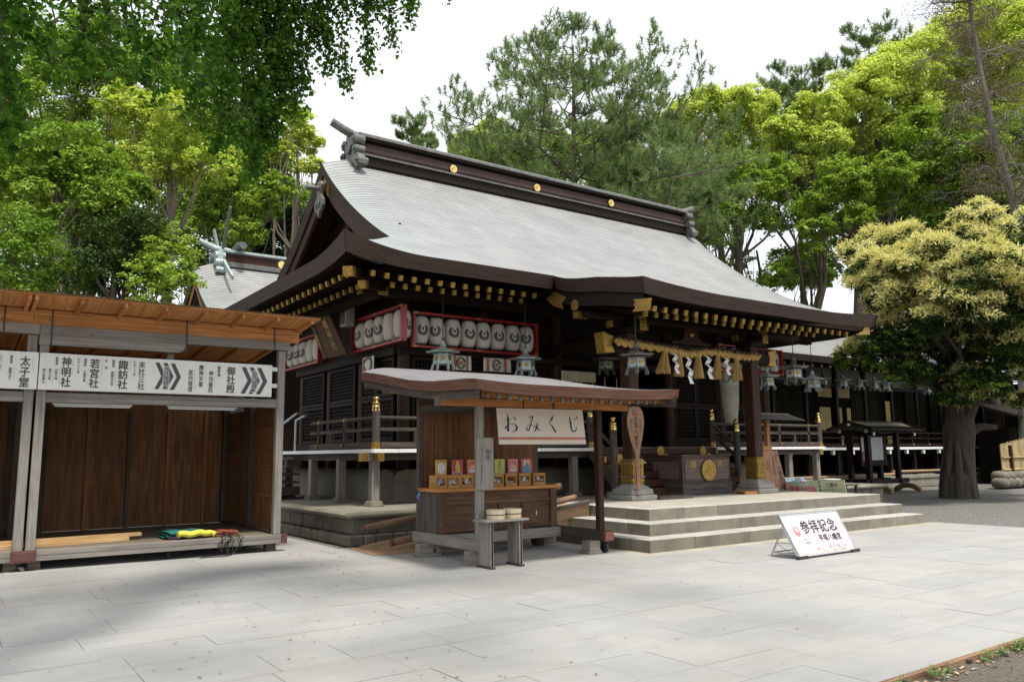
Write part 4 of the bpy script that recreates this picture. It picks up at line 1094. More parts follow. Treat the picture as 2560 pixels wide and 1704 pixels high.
# ------------------------------------------------------------------ straw rope with tassels and paper streamers
straw = wood('twisted_straw', (.30, .17, .05), (.62, .43, .17), .8, .2, .15, (.2, .11, .03), 30)
root = thing('straw_rope', 'thick twisted straw rope with tassels and white paper streamers across the porch', 'sacred rope', (14.2, 12.7, 3.3))
rp_px = [(298, 690), (400, 708), (500, 722), (640, 747), (740, 765), (830, 787), (900, 778), (1000, 772), (1100, 785), (1200, 800), (1280, 806), (1345, 803)]
rpt = [atY(1440+x/2.945, 620+y/2.945, 12.68) for x, y in rp_px]
def cat(P_, n=12):
    out = []
    for i in range(len(P_)-1):
        p0 = P_[max(i-1, 0)]; p1 = P_[i]; p2 = P_[i+1]; p3 = P_[min(i+2, len(P_)-1)]
        for t in np.linspace(0, 1, n, endpoint=False):
            out.append(.5*((2*p1)+(-p0+p2)*t+(2*p0-5*p1+4*p2-p3)*t*t+(-p0+3*p1-3*p2+p3)*t**3))
    out.append(P_[-1]); return out
cen = cat([vec(p) for p in rpt])
b = MB()
for s_ in range(2):
    path = []
    for i, p in enumerate(cen):
        a = i*.62+s_*math.pi; path.append(p+vec((0, math.cos(a), math.sin(a)))*.038)
    b.tube(path, [.052]*len(path), 8)
rs = random.Random(3)
for k in range(420):
    p = cen[rs.randrange(len(cen))]; a = rs.uniform(0, 6.28); d = vec((rs.uniform(-.06, .06), math.cos(a)*.11, abs(math.sin(a))*.10+rs.uniform(0, .02)))
    b.beam(p+d*.6, p+d*1.15+vec((rs.uniform(-.05, .05), 0, 0)), .004, .004)
b.build('rope', straw, root, smooth=60)
for px, py, bx0, bx1, by in ((655, 755, 595, 685, 920), (760, 770, 725, 787, 940), (900, 788, 862, 938, 955), (1045, 795, 1000, 1062, 962), (1180, 808, 1155, 1220, 970)):
    top = atY(1440+px/2.945, 620+py/2.945, 12.62); l = atY(1440+bx0/2.945, 620+by/2.945, 12.62); r_ = atY(1440+bx1/2.945, 620+by/2.945, 12.62)
    b = MB(); cb = (l+r_)/2; wb = (r_[0]-l[0])/2
    b.lathe([(.05, top[2]-.02), (.055, top[2]+.06), (.02, top[2]+.09)], (top[0], top[1], 0), 10)
    for k in range(130):
        a = rs.uniform(0, 6.28); q_ = math.sqrt(rs.random()); e = cb+vec((wb*q_*math.cos(a), wb*q_*math.sin(a)*.8, rs.uniform(-.02, .03)))
        s0 = top+vec((.045*math.cos(a)*q_, .045*math.sin(a)*q_, 0)); b.beam(s0, e, .011, .006)
    b.build('tassel', straw, root)
for px, py, by in ((722, 772, 925), (820, 795, 1000), (965, 790, 965), (1100, 800, 935)):
    top = atY(1440+px/2.945, 620+py/2.945, 12.60); bot = atY(1440+px/2.945, 620+by/2.945, 12.60); H_ = top[2]-bot[2]; b = MB()
    tw = rs.uniform(-.4, .4); ux_ = vec((math.cos(tw), math.sin(tw), 0)); o_ = top.copy(); x = 0
    zz = [0, .16, .34, .52, .70, 1.0]; xx = [0, .05, -.05, .06, -.01, .03]
    for k in range(5):
        a0 = o_+ux_*(xx[k]-.05)+vec((0, -.012*k, -H_*zz[k])); a1 = o_+ux_*(xx[k]+.05)+vec((0, -.012*k, -H_*(zz[k]+.06)))
        c0 = o_+ux_*(xx[k+1]-.05)+vec((0, -.012*k-.03, -H_*zz[k+1])); c1 = o_+ux_*(xx[k+1]+.055)+vec((0, -.012*k-.03, -H_*(min(1, zz[k+1]+.04))))
        b.face([c0, c1, a1, a0])
    b.build('paper_streamer', MT['paper'], root)

# ------------------------------------------------------------------ offertory box on the porch
bx0, bx1, by0, by1 = 14.24, 15.95, 13.24, 14.4
root = thing('offertory_box', 'dark wooden offertory box with round gold bird crest and gold characters', 'offering box', ((bx0+bx1)/2, by0, .592))
bw = wood('box_wood', (.050, .030, .022), (.11, .072, .055), .5, .2); bf = wood('box_panel_wood', (.085, .062, .055), (.17, .135, .125), .5, .2, .3)
b = MB(); b.box(bx0-.03, bx1+.03, by0-.03, by1+.03, .592, .88); b.build('plinth', wood('plinth_wood', (.05, .045, .043), (.115, .105, .10), .5), root, bevel=.01)
b = MB(); cv = [(-.62, .70), (-.55, .735), (-.48, .705), (-.40, .74), (-.2, .715), (0, .775), (.2, .715), (.40, .74), (.48, .705), (.55, .735), (.62, .70)]
for (xa, za), (xb, zb) in zip(cv[:-1], cv[1:]): b.beam((15.09+xa, by0-.034, za), (15.09+xb, by0-.034, zb), .012, .018, 0, (0, -1, 0))
b.build('carved_line', MT['black'], root)
b = MB(); b.box(bx0, bx1, by0, by1, .88, 1.50); b.build('chest', bw, root, bevel=.008)
b = MB(); b.prism([(.10, 0), (1.57, 0), (1.61, .05), (1.61, .42), (1.57, .47), (.10, .47), (.06, .42), (.06, .05)], (bx0+.02, by0-.001, .95), (1, 0, 0), (0, 0, 1), (0, -.012, 0)); b.build('front_panel', bf, root)
b = MB(); b.box(bx0-.02, bx1+.02, by0-.02, by0+.10, 1.50, 1.545); b.box(bx0-.02, bx1+.02, by1-.10, by1+.02, 1.50, 1.545); b.box(bx0-.02, bx0+.08, by0+.10, by1-.1, 1.50, 1.545); b.box(bx1-.08, bx1+.02, by0+.1, by1-.1, 1.50, 1.545)
for k in range(12): b.box(bx0+.12+.125*k, bx0+.18+.125*k, by0+.1, by1-.1, 1.50, 1.535)
b.build('slatted_lid', bw, root)
b = MB(); b.box(bx0-.012, bx0-.001, by0+.12, by1-.15, .98, 1.38); b.build('side_panel', bf, root)
b = MB(); b.box(bx0-.03, bx0-.013, by1-.38, by1-.18, 1.0, 1.15); b.build('lock_plate', MT['dark2'], root)
cx_, cz_ = 15.10, 1.17; b = MB()
b.lathe([(0, .012), (.235, .012), (.25, 0), (.25, -.03)], (cx_, by0-.035, cz_), 32, 0, 1)
for k in range(6):
    a = math.radians(20+k*24); b.beam((cx_+.06*math.cos(a), by0-.052, cz_+.06*math.sin(a)), (cx_+.22*math.cos(a), by0-.05, cz_+.22*math.sin(a)), .02, .014, 0, (0, -1, 0))
for k in range(4): b.tube([(cx_+(-.2+.4*t)*(1-.12*k), by0-.048, cz_-.05-.045*k-.03*math.sin(math.pi*t)) for t in np.linspace(0, 1, 9)], .012, 6)
b.tube([(cx_-.08, by0-.05, cz_-.03), (cx_-.02, by0-.055, cz_+.06), (cx_+.02, by0-.055, cz_+.13), (cx_+.06, by0-.055, cz_+.10), (cx_+.03, by0-.05, cz_+.07)], [.035, .028, .02, .016, .006], 8)
b.build('crest', MT['gold'], root, smooth=40)
for ch, xx in (('様', 14.60), ('奉', 15.56)): lettering(ch, (xx, by0-.013, 1.31), (1, 0, 0), (0, 0, 1), .20, .22, MT['gold'], root, thick=.02, off=.006)

# slatted pallets either side of the box
def pallet(x0, x1, y0, y1, z, mat, label):
    b = MB(); n = int((x1-x0)/.1)
    b.box(x0, x1, y0, y0+.05, z, z+.045); b.box(x0, x1, y1-.05, y1, z, z+.045)
    for k in range(n+1): xx = x0+(x1-x0-.075)*k/n; b.box(xx, xx+.075, y0, y1, z+.046, z+.064)
    tag(b.build('slatted_board', mat, bevel=.003), label, 'pallet')
pallet(12.68, 13.72, 12.46, 13.15, .592, MT['greyd'], 'grey slatted duckboard left of the offertory box')
pallet(15.72, 16.35, 12.62, 13.0, .592, MT['orange'], 'light orange slatted duckboard right of the offertory box')

# giant wooden rice paddle tied to the left porch pillar
pdl = wood('paddle_wood', (.16, .085, .05), (.30, .175, .11), .6, .1, .15)
Q5 = lambda x, y: (1560+x/5.6, 1000+y/5.6)
pp = [(150, 80), (115, 85), (80, 115), (50, 175), (37, 250), (37, 330), (55, 430), (85, 560), (120, 660), (148, 740), (158, 840), (165, 960), (170, 1100), (172, 1262), (228, 1262), (218, 1100), (210, 960), (205, 840), (208, 740), (222, 640), (243, 540), (258, 430), (266, 330), (262, 240), (245, 160), (215, 110), (185, 85)]
root = thing('rice_paddle', 'giant wooden rice paddle with black characters tied upright to the porch pillar', 'paddle', (12.1, 12.52, .83))
pts_ = [atY(*Q5(*p), 12.52) for p in pp]
b = MB(); b.prism([(p[0], p[2]) for p in pts_], (0, 12.52, 0), (1, 0, 0), (0, 0, 1), (0, -.035, 0)); b.build('board', pdl, root, bevel=.006)
def ptxt(txt, x, y, w, h, mat, ver=True):
    a = atY(*Q5(x-w/2, y), 12.484); c = atY(*Q5(x+w/2, y), 12.484); t0 = atY(*Q5(x, y-h/2), 12.484); t1 = atY(*Q5(x, y+h/2), 12.484)
    ux_ = unit(c-a); lettering(txt, (t0+t1)/2, (1, 0, 0), unit(vec((t0-t1)[0:3])*vec((1, 0, 1))), np.linalg.norm(c-a), np.linalg.norm(t0-t1), mat, root, vertical=ver, thick=.004)
for t_, y in (('平', 272), ('塚', 345), ('八', 440), ('幡', 530), ('宮', 620)): ptxt(t_, 165+(y-272)*.03, y, 75, 78, MT['black'], False)
brown_ink = plain('faded_brown_ink', (.16, .05, .04), .7)
ptxt('相模國', 130, 165, 30, 110, brown_ink); ptxt('一之宮', 170, 165, 30, 110, brown_ink); ptxt('鎮地大神', 98, 330, 26, 200, MT['charc']); ptxt('家内安全', 232, 330, 26, 200, MT['charc'])
b = MB()
for z_, dz in ((1.42, .05), (1.08, .03)):
    for s_ in (0, .03):
        b.tube([(12.10, 12.48, z_+s_), (12.32, 12.73, z_+dz), (12.52, 12.74, z_), (12.52, 13.12, z_), (12.12, 13.12, z_), (12.11, 12.74, z_-.02+s_), (12.05, 12.5, z_+s_)], .006, 5)
b.build('binding_wire', MT['alu'], root)

# small hall furnishings: bamboo blind strip, small board with writing
q0 = atY(1340+320/5.2275, 640+1275/5.2275, 15.9); q1 = atY(1340+1090/5.2275, 640+1330/5.2275, 15.9)
cl = thing('curtain', 'cream cloth valance with hanging tassels behind the left porch pillar', 'curtain', (q0[0], 15.9, 3.2))
b = MB(); x1_ = 13.9
b.grid(lambda a, t: (q0[0]+(x1_-q0[0])*a, 15.88-.02*math.sin(a*40), 3.72-.27*t), 40, 2); b.build('cloth', plain('cream_cloth', (.50, .44, .32), .85), cl, smooth=60)
for k in range(6):
    xx = q0[0]+.15+.42*k; b = MB(); b.lathe([(.045, 2.75), (.04, 3.02), (.02, 3.05), (.012, 3.6)], (xx, 15.8, 0), 8); b.build('tassel', plain('beige_tassel', (.42, .34, .22), .8) if k == 0 else D.materials['beige_tassel'], cl, smooth=40)
# crest cloth strips over the lattices
cm = [plain('white_banner_cloth', (.62, .60, .54), .85), D.materials['dull_green_print'], D.materials['dull_red_print']]
def crest_cloth(x0, x1, zt, zb, Y, label):
    o = thing('crest_cloth', label, 'cloth', ((x0+x1)/2, Y, zb), 'crest cloths over the lattice doors')
    b = MB(); n = 16; b.grid(lambda a, t: (x0+(x1-x0)*a, Y+.015*math.sin(a*9+t), zt-(zt-zb)*t), n, 4); b.build('sheet', cm[0], o, smooth=60)
    b = MB()
    for fx in (.45, .98 if False else .45):
        c = ((x0+(x1-x0)*fx), zt-(zt-zb)*.52); rr_ = (zt-zb)*.36
        b.tube([(c[0]+rr_*.85*math.cos(w), Y-.03, c[1]+rr_*math.sin(w)) for w in np.linspace(.2, 6.1, 20)], .028, 5, 0)
        b.prism([(rr_*.42*math.cos(w), rr_*.42*math.sin(w)) for w in np.linspace(0, 5.9, 12)], (c[0], Y-.025, c[1]), (1, 0, 0), (0, 0, 1), (0, -.008, 0), 1)
        break
    b.box(x0+(x1-x0)*.74, x0+(x1-x0)*.82, Y-.035, Y-.025, zb, zt, 1); b.box(x0+(x1-x0)*.1, x0+(x1-x0)*.18, Y-.035, Y-.025, zb, zt, 1)
    b.build('crest', [cm[1], cm[2]], o)
for (xa, ya), (xb, yb), lab in (((1130, 887), (1178, 926), 'white crest cloth behind the left bronze lantern'), ((1209, 893), (1277, 931), 'white crest cloth between the two front bronze lanterns')):
    a = atY(xa, ya, 15.85); c = atY(xb, yb, 15.85); crest_cloth(a[0], c[0], a[2], c[2], 15.85, lab)
b = MB(); a = atX(700+1085/5.2275, 740+810/5.2275, 8.0); c = atX(700+1235/5.2275, 740+985/5.2275, 8.0)
o = thing('crest_cloth', 'white crest cloth on the side wall above the small stand roof', 'cloth', (8.0, c[1], c[2]), 'crest cloths over the lattice doors')
b.grid(lambda u_, t: (8.0-.02*math.sin(u_*8), a[1]+(c[1]-a[1])*u_, a[2]+(c[2]-a[2])*t), 12, 3); b.build('sheet', cm[0], o, smooth=60)
b = MB(); yc = (a[1]+c[1])/2; zc = (a[2]+c[2])/2; b.tube([(7.97, yc+.2*math.cos(w), zc+.17*math.sin(w)) for w in np.linspace(.2, 6.1, 18)], .025, 5, 0); b.box(7.965, 7.975, yc+.24, yc+.30, c[2], a[2], 1); b.build('crest', [cm[1], cm[2]], o)
# ------------------------------------------------------------------ fortune-slip stand (cart)
cart = thing('fortune_slip_stand', 'roofed wooden fortune slip stand on casters with an orange counter', 'stall', (7.6, 10.9, 0))
CL, CR = 6.40, 8.93
for x0, x1 in ((6.40, 6.53), (8.80, 8.93)):
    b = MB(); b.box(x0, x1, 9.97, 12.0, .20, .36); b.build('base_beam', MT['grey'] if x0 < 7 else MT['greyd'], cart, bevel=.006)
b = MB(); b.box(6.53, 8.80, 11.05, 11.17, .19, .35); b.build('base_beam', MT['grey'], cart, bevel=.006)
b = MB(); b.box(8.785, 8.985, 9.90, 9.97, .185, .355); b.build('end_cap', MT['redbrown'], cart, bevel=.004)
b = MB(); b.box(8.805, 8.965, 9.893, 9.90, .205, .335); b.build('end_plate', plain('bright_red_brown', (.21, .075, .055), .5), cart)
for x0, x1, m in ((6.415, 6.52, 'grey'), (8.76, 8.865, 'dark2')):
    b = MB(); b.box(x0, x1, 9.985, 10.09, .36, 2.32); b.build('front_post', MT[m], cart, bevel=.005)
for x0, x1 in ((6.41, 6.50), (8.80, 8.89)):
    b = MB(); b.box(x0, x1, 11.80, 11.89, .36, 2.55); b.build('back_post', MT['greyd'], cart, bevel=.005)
# counter: frame, panels, top
b = MB(); b.box(6.42, 6.46, 11.2, 11.8, .36, 1.01)
b.build('counter_side', MT['greyd'], cart)
b = MB(); b.box(6.46, 8.78, 11.19, 11.215, .36, 1.01); b.build('counter_front', MT['cartd'], cart)
b = MB()
for x0, x1, z0_, z1_ in ((6.42, 6.54, .36, 1.01), (8.66, 8.79, .36, 1.01)): b.box(x0, x1, 11.14, 11.19, z0_, z1_)
for x0, x1, z0_, z1_ in ((6.54, 8.66, .80, .86), (6.54, 8.66, .38, .44), (7.57, 7.63, .44, .80), (8.05, 8.11, .44, .80)): b.box(x0, x1, 11.155, 11.19, z0_, z1_)
b.build('counter_frame', MT['cartd'], cart, bevel=.004)
for xx in (7.15, 8.35):
    b = MB(); b.box(xx, xx+.02, 11.17, 11.188, .56, .64); b.build('handle', MT['alu'], cart)
b = MB(); b.box(6.385, 8.82, 11.10, 11.80, 1.012, 1.068); b.build('counter_top', MT['orange'], cart, bevel=.005)
b = MB(); x = 6.5
while x < 8.78:
    l = min(random.uniform(.16, .24), 8.8-x); b.box(x+.002, x+l-.002, 11.80, 11.825, 1.0, 2.75); x += l
b.box(6.5, 8.8, 11.826, 11.84, .36, 1.1)
b.build('back_wall', MT['cart'], cart)
b = MB(); b.box(6.5, 8.8, 11.76, 11.80, 2.30, 2.42); b.beam((6.46, 10.05, 2.36), (6.46, 11.85, 2.36), .09, .12); b.beam((8.84, 10.05, 2.36), (8.84, 11.85, 2.36), .09, .12); b.build('tie_beam', MT['greyd'], cart)
for nm_, args in (('front_purlin', (5.75, 9.50, 9.98, 10.10, 2.315, 2.43)), ('back_purlin', (5.80, 9.45, 11.79, 11.91, 2.62, 2.74))):
    b = MB(); b.box(*args); b.build(nm_, MT['orange'], cart, bevel=.004)
    b = MB(); b.box(args[0]-.012, args[0]+.02, args[2]-.008, args[3]+.008, args[4]-.008, args[5]+.008); b.build('tin_cap', MT['bronze'], cart); b = MB(); b.box(args[1]-.02, args[1]+.012, args[2]-.008, args[3]+.008, args[4]-.008, args[5]+.008); b.build('tin_cap', MT['bronze'], cart)
# roof
CX0, CX1, CYF, CYR = 5.68, 9.56, 8.9, 12.5
cpy = np.array([8.9, 9.4, 10.0, 10.6, 11.2, 11.8, 12.5]); cpz = np.array([2.555, 2.615, 2.70, 2.80, 2.905, 3.01, 3.115])
def ZC(x, y):
    e = min(x-CX0, CX1-x); a = max(0, 1-e/.55); c_ = max(0.0, 1-e/1.2)
    return float(interp_smooth(y, cpy, cpz))+.045*c_**2*max(0, 1-(y-8.9)/1.2)-.10*a**2*min(1, max(0, (y-9.2)/1.6))
b = MB()
b.grid(lambda a, t: (CX0+(CX1-CX0)*a, CYF+(CYR-CYF)*t, ZC(CX0+(CX1-CX0)*a, CYF+(CYR-CYF)*t)), 44, 26, 0, lambda a, t: (CX0+(CX1-CX0)*a, (CYR-CYF)*t*1.02))
b.grid(lambda a, t: (CX1-(CX1-CX0)*a, CYR+.05*t, ZC(CX1-(CX1-CX0)*a, CYR)-.06*t), 20, 4, 0, lambda a, t: (a*3.9, 3.7+t))
def m_cart_roof():
    t = NT('weathered_sheet_roof'); u, v = t.uvco()
    row = t.math('DIVIDE', v, 0.118); fr = t.math('FRACT', row)
    n = t.noise(t.objco(), 3.0, 6, .65); n2 = t.noise(t.comb(t.math('MULTIPLY', u, 1.5), t.math('MULTIPLY', v, 12.0)), 1, 5, .6)
    c = t.ramp(n, [(.3, (.17, .165, .17)), (.7, (.27, .265, .27))])
    c = t.mix(t.ramp(n2, [(.45, 0), (.7, .6)]), c, (.15, .135, .135))
    c = t.mix(t.ramp(fr, [(0, .9), (.14, .9), (.24, 0.0)]), c, (.05, .045, .045))
    t.base(c); t.rough(.5); t.bump(t.math('MULTIPLY', fr, -1), .4, .01); return t.m
MT['croof'] = m_cart_roof(); b.build('roof', MT['croof'], cart, smooth=40)
b = MB()
xs_ = np.linspace(CX0-.005, CX1+.005, 30); strip(b, [(x, CYF-.005, ZC(min(max(x, CX0), CX1), CYF)+.006) for x in xs_], [.15]*30, [(.03*(1-2*i/29), .05, 0) for i in range(30)])
ys_ = np.linspace(CYR+.04, CYF-.005, 30); zc = lambda x, y: ZC(x, min(max(y, CYF), CYR))-max(0, y-CYR)*.467
strip(b, [(CX0-.005, y, zc(CX0, y)+.006) for y in ys_], [.15]*30, [(.03, 0, 0)]*30); strip(b, [(CX1+.005, y, zc(CX1, y)+.006) for y in ys_[::-1]], [.15]*30, [(-.03, 0, 0)]*30)
b.build('roof_edge', MT['fascia2'], cart, smooth=40)
for x, sg in ((CX0+.06, 1), (CX1-.06, -1)):
    b = MB(); L_ = [(x, y, zc(min(max(x, CX0), CX1), y)-.13) for y in ys_]; L_ = L_ if sg > 0 else L_[::-1]
    hh = [.15-.02*i/29 for i in range(30)]
    strip(b, L_, hh, (0, 0, 0), 0, 2); strip(b, [(p[0]+.04*sg, p[1], p[2]) for p in L_][::-1], hh[::-1], (0, 0, 0), 0, 2)
    b.grid(lambda a, t: vec(L_[int(round(a*29))])-vec((0, 0, hh[int(round(a*29))]))+vec((.04*sg*t, 0, 0)), 29, 1)
    b.build('verge_board', MT['greyd'], cart)
b = MB(); b.grid(lambda a, t: (CX0+.05+(CX1-CX0-.1)*a, CYF+.05+(CYR-CYF)*t, ZC(CX0+.05+(CX1-CX0-.1)*a, CYF+.05+(CYR-CYF-.05)*t)-.135), 20, 12); b.build('soffit', MT['orange'], cart)
for k in range(20):
    x = CX0+.14+(CX1-CX0-.28)*k/19
    b = MB()
    for ya, yb in ((9.12, 10.0), (10.0, 11.0), (11.0, 11.9)):
        b.beam((x, ya, ZC(x, ya)-.19), (x, yb, ZC(x, yb)-.19), .05, .06, 0)
    b.box(x-.03, x+.03, 9.105, 9.14, ZC(x, 9.12)-.228, ZC(x, 9.12)-.152, 1)
    b.build('rafter', [MT['orange'], MT['bronze']], cart)
# casters and support blocks
for x, y in ((8.86, 10.0), (8.6, 11.56), (6.47, 10.35), (6.5, 11.5)):
    b = MB(); b.lathe([(.045, -.02), (.085, -.02), (.09, 0), (.085, .02), (.045, .02)], (x, y, .09), 16, 0, 0); b.lathe([(.04, -.025), (.04, .025)], (x, y, .09), 10, 1, 0)
    b.box(x-.035, x-.028, y-.02, y+.02, .09, .195, 1); b.box(x+.028, x+.035, y-.02, y+.02, .09, .195, 1); b.box(x-.05, x+.05, y-.05, y+.05, .19, .2, 1)
    b.build('caster', [MT['rubber'], MT['iron']], cart, smooth=40)
for x0, x1, y0, y1 in ((6.33, 6.62, 10.12, 10.26), (6.22, 6.60, 11.42, 11.56), (8.54, 8.76, 9.99, 10.2), (8.70, 8.97, 11.4, 11.6)):
    b = MB(); b.box(x0, x1, y0, y1, 0.045, .20 if x0 > 6.3 or y0 > 11 else .2); b.box(x0-.03, x1+.02, y0-.02, y1+.02, 0, .045); b.build('support_block', MT['grey'], cart, bevel=.005)

# hanging sign in brush lettering
sg_ = thing('fortune_sign', 'cream hanging sign with four large black brush characters below the small roof', 'sign', (7.6, 9.95, 1.75))
tl, tr, br, bl = vec((6.735, 9.96, 2.295)), vec((8.42, 9.96, 2.305)), vec((8.46, 9.93, 1.75)), vec((6.76, 9.93, 1.75))
def m_omikuji():
    t = NT('printed_sign_cloth'); n = t.noise(t.objco((.6, 1, 14)), 2.0, 4, .6)
    t.base(t.ramp(n, [(.3, (.54, .475, .395)), (.7, (.63, .56, .475))])); t.rough(.7); return t.m
b = MB(); slabq(b, tl, tr, br, bl, vec((0, .018, 0))); b.build('board', m_omikuji(), sg_)
def onquad(fx, fy, off=.003): 
    top = tl+(tr-tl)*fx; bot = bl+(br-bl)*fx; p = top+(bot-top)*fy; return p+vec((0, -off, 0))
b = MB(); b.face([onquad(0.002, .875), onquad(.998, .875), onquad(.998, .795), onquad(.002, .795)], None, 0); b.build('stripe', plain('dusty_rose_print', (.42, .16, .12), .7), sg_)
def stroke(b, pts, wid, m, off, grow=0.0):
    P_ = cat([vec((p[0], p[1], 0)) for p in pts], 8); ws = cat([vec((w, 0, 0)) for w in wid], 8); n = len(P_)
    L_, R_ = [], []
    for i, p in enumerate(P_):
        t = unit(P_[min(i+1, n-1)]-P_[max(i-1, 0)]); nr = vec((-t[1], t[0], 0)); w = max(.002, ws[i][0]/2)+grow
        q = p - t*grow if i == 0 else (p+t*grow if i == n-1 else p)
        L_.append(q+nr*w); R_.append(q-nr*w)
    for i in range(n-1): b.face([onquad(*L_[i][:2], off), onquad(*R_[i][:2], off), onquad(*R_[i+1][:2], off), onquad(*L_[i+1][:2], off)], None, m)
def glyph(strokes, cx, cy, sx, sy):
    out = []
    for pts, wid in strokes: out.append(([(cx+(x-.5)*sx, cy+(y-.5)*sy) for x, y in pts], [w*sx*1.45 for w in wid]))
    return out
O = [([(.08, .36), (.30, .34), (.56, .25)], [.03, .07, .06]), ([(.36, .02), (.35, .3), (.34, .62), (.32, .90), (.22, .80), (.14, .70)], [.03, .10, .08, .09, .05, .01]),
     ([(.34, .60), (.14, .78), (.13, .70), (.42, .54), (.72, .54), (.90, .68), (.80, .88), (.56, .97)], [.03, .04, .04, .05, .07, .10, .10, .02]), ([(.66, .16), (.80, .22), (.90, .33)], [.03, .09, .04])]
Mi = [([(.16, .20), (.36, .17), (.54, .12), (.42, .38), (.26, .72), (.13, .88), (.05, .80), (.16, .64), (.40, .60), (.66, .68), (.96, .86)], [.03, .07, .08, .06, .07, .08, .06, .04, .05, .07, .10]), ([(.82, .42), (.78, .62), (.66, .82), (.52, .98)], [.03, .09, .08, .02])]
Ku = [([(.52, .03), (.42, .24), (.26, .42), (.24, .50), (.42, .66), (.60, .96)], [.03, .11, .05, .06, .09, .12])]
Ji = [([(.28, .08), (.30, .40), (.32, .72), (.42, .92), (.62, .86), (.80, .66)], [.04, .11, .09, .10, .09, .02]), ([(.56, .16), (.64, .22), (.70, .30)], [.03, .08, .03]), ([(.74, .10), (.82, .16), (.88, .24)], [.03, .08, .03])]
b = MB()
for G_, cx_ in ((O, .135), (Mi, .385), (Ku, .625), (Ji, .865)):
    for pts, wid in glyph(G_, cx_, .42, .165, .53): stroke(b, pts, wid, 1, .006, .007)
b.build('lettering_edge', [MT['black'], MT['white']], sg_)
b = MB()
for G_, cx_ in ((O, .135), (Mi, .385), (Ku, .625), (Ji, .865)):
    for pts, wid in glyph(G_, cx_, .42, .165, .53): stroke(b, pts, wid, 0, .009)
b.build('lettering', [MT['black'], MT['white']], sg_)
for x in (7.24, 7.83):
    b = MB(); b.tube([(x, 9.955, 2.30), (x, 9.97, 2.45)], .008, 6); b.build('wire', MT['iron'], sg_)

# vertical wooden plank sign on the post
pk = thing('plank_sign', 'tall weathered plank sign with faded writing fixed to the stand\'s front post', 'sign', (6.52, 9.97, 1.08))
b = MB(); b.box(6.37, 6.665, 9.945, 9.98, 1.085, 1.85); b.build('board', MT['grey'], pk, bevel=.004)
lettering('御籤', (6.56, 9.944, 1.60), (1, 0, 0), (0, 0, 1), .08, .24, MT['charc'], pk, vertical=True)
lettering('お好きなおみくじをお選びください', (6.45, 9.944, 1.45), (1, 0, 0), (0, 0, 1), .035, .62, MT['charc'], pk, vertical=True, spacing=.9)

# little boxes and posters on the counter
bxs = [(6.42, 6.63, 'blue grey'), (6.64, 6.88, 'white'), (6.89, 7.14, 'yellow green'), (7.17, 7.45, 'pink'), (7.50, 7.74, 'mixed blue'), (7.79, 8.02, 'few white'), (8.07, 8.31, 'piled white'), (8.37, 8.63, 'tidy white')]
slipc = [[(.45, .47, .62)], [(.8, .79, .76)], [(.62, .64, .22), (.7, .45, .42), (.75, .75, .7)], [(.7, .4, .42)], [(.35, .42, .62), (.7, .5, .52), (.75, .75, .75)], [(.78, .78, .74)], [(.8, .8, .79)], [(.72, .72, .70)]]
slip_m = {}
orgn = wood('honey_box_wood', (.32, .155, .045), (.52, .29, .10), .5, .25)
for k, (x0, x1, nm_) in enumerate(bxs):
    o = thing('slip_box', '%s box of %s paper slips from the left on the orange counter' % (ord_[k], nm_), 'box', ((x0+x1)/2, 11.25, 1.068), 'small slip boxes on the counter')
    b = MB(); y0, y1, zb, zt = 11.25, 11.47, 1.068, 1.275
    b.box(x0, x1, y0, y1, zb, zb+.03); b.box(x0, x0+.022, y0, y1, zb+.03, zt); b.box(x1-.022, x1, y0, y1, zb+.03, zt); b.box(x0+.022, x1-.022, y1-.02, y1, zb+.03, zt)
    b.box(x0+.022, x1-.022, y0, y0+.014, zt-.05, zt); b.box(x0+.022, x1-.022, y0, y0+.014, zb+.03, zb+.05); b.build('case', orgn, o, bevel=.003)
    ms = []
    for c in slipc[k]:
        if c not in slip_m: slip_m[c] = plain('slip_paper', c, .7, 0, .06)
        ms.append(slip_m[c])
    b = MB(); rs = random.Random(k+20); n = 10 if nm_ == 'few white' else 26
    for i in range(n):
        cx_ = rs.uniform(x0+.05, x1-.05); hgt = (1-abs(cx_-(x0+x1)/2)/((x1-x0)/2))*rs.uniform(.2, 1)*(.05 if n == 10 else .11)
        c = vec((cx_, rs.uniform(y0+.03, y1-.05), zb+.045+hgt)); d = unit((rs.uniform(-1, 1), rs.uniform(-.3, .3), rs.uniform(-.6, .6)))
        b.beam(c-d*.03, c+d*.03, .035, .008, rs.randrange(len(ms)), (rs.uniform(-1, 1), 0, 1))
    b.build('paper_slips', ms, o)
posters = [((6.57, 6.78), 'yellow poster with a white oval behind the leftmost slip box', (.62, .40, .07), (.62, .64, .66)),
           ((6.88, 7.10), 'red and pink patterned poster second from the left behind the boxes', (.42, .06, .07), (.60, .42, .08)),
           ((7.18, 7.40), 'orange poster partly behind the plank sign', (.55, .18, .09), (.60, .40, .25)),
           ((7.74, 7.95), 'green poster with black vertical characters right of the plank sign', (.50, .50, .12), None),
           ((8.02, 8.23), 'pink poster between the green and the blue red ones', (.55, .20, .17), (.62, .35, .30)),
           ((8.31, 8.53), 'red and blue poster farthest right on the counter', (.52, .11, .06), (.10, .22, .42))]
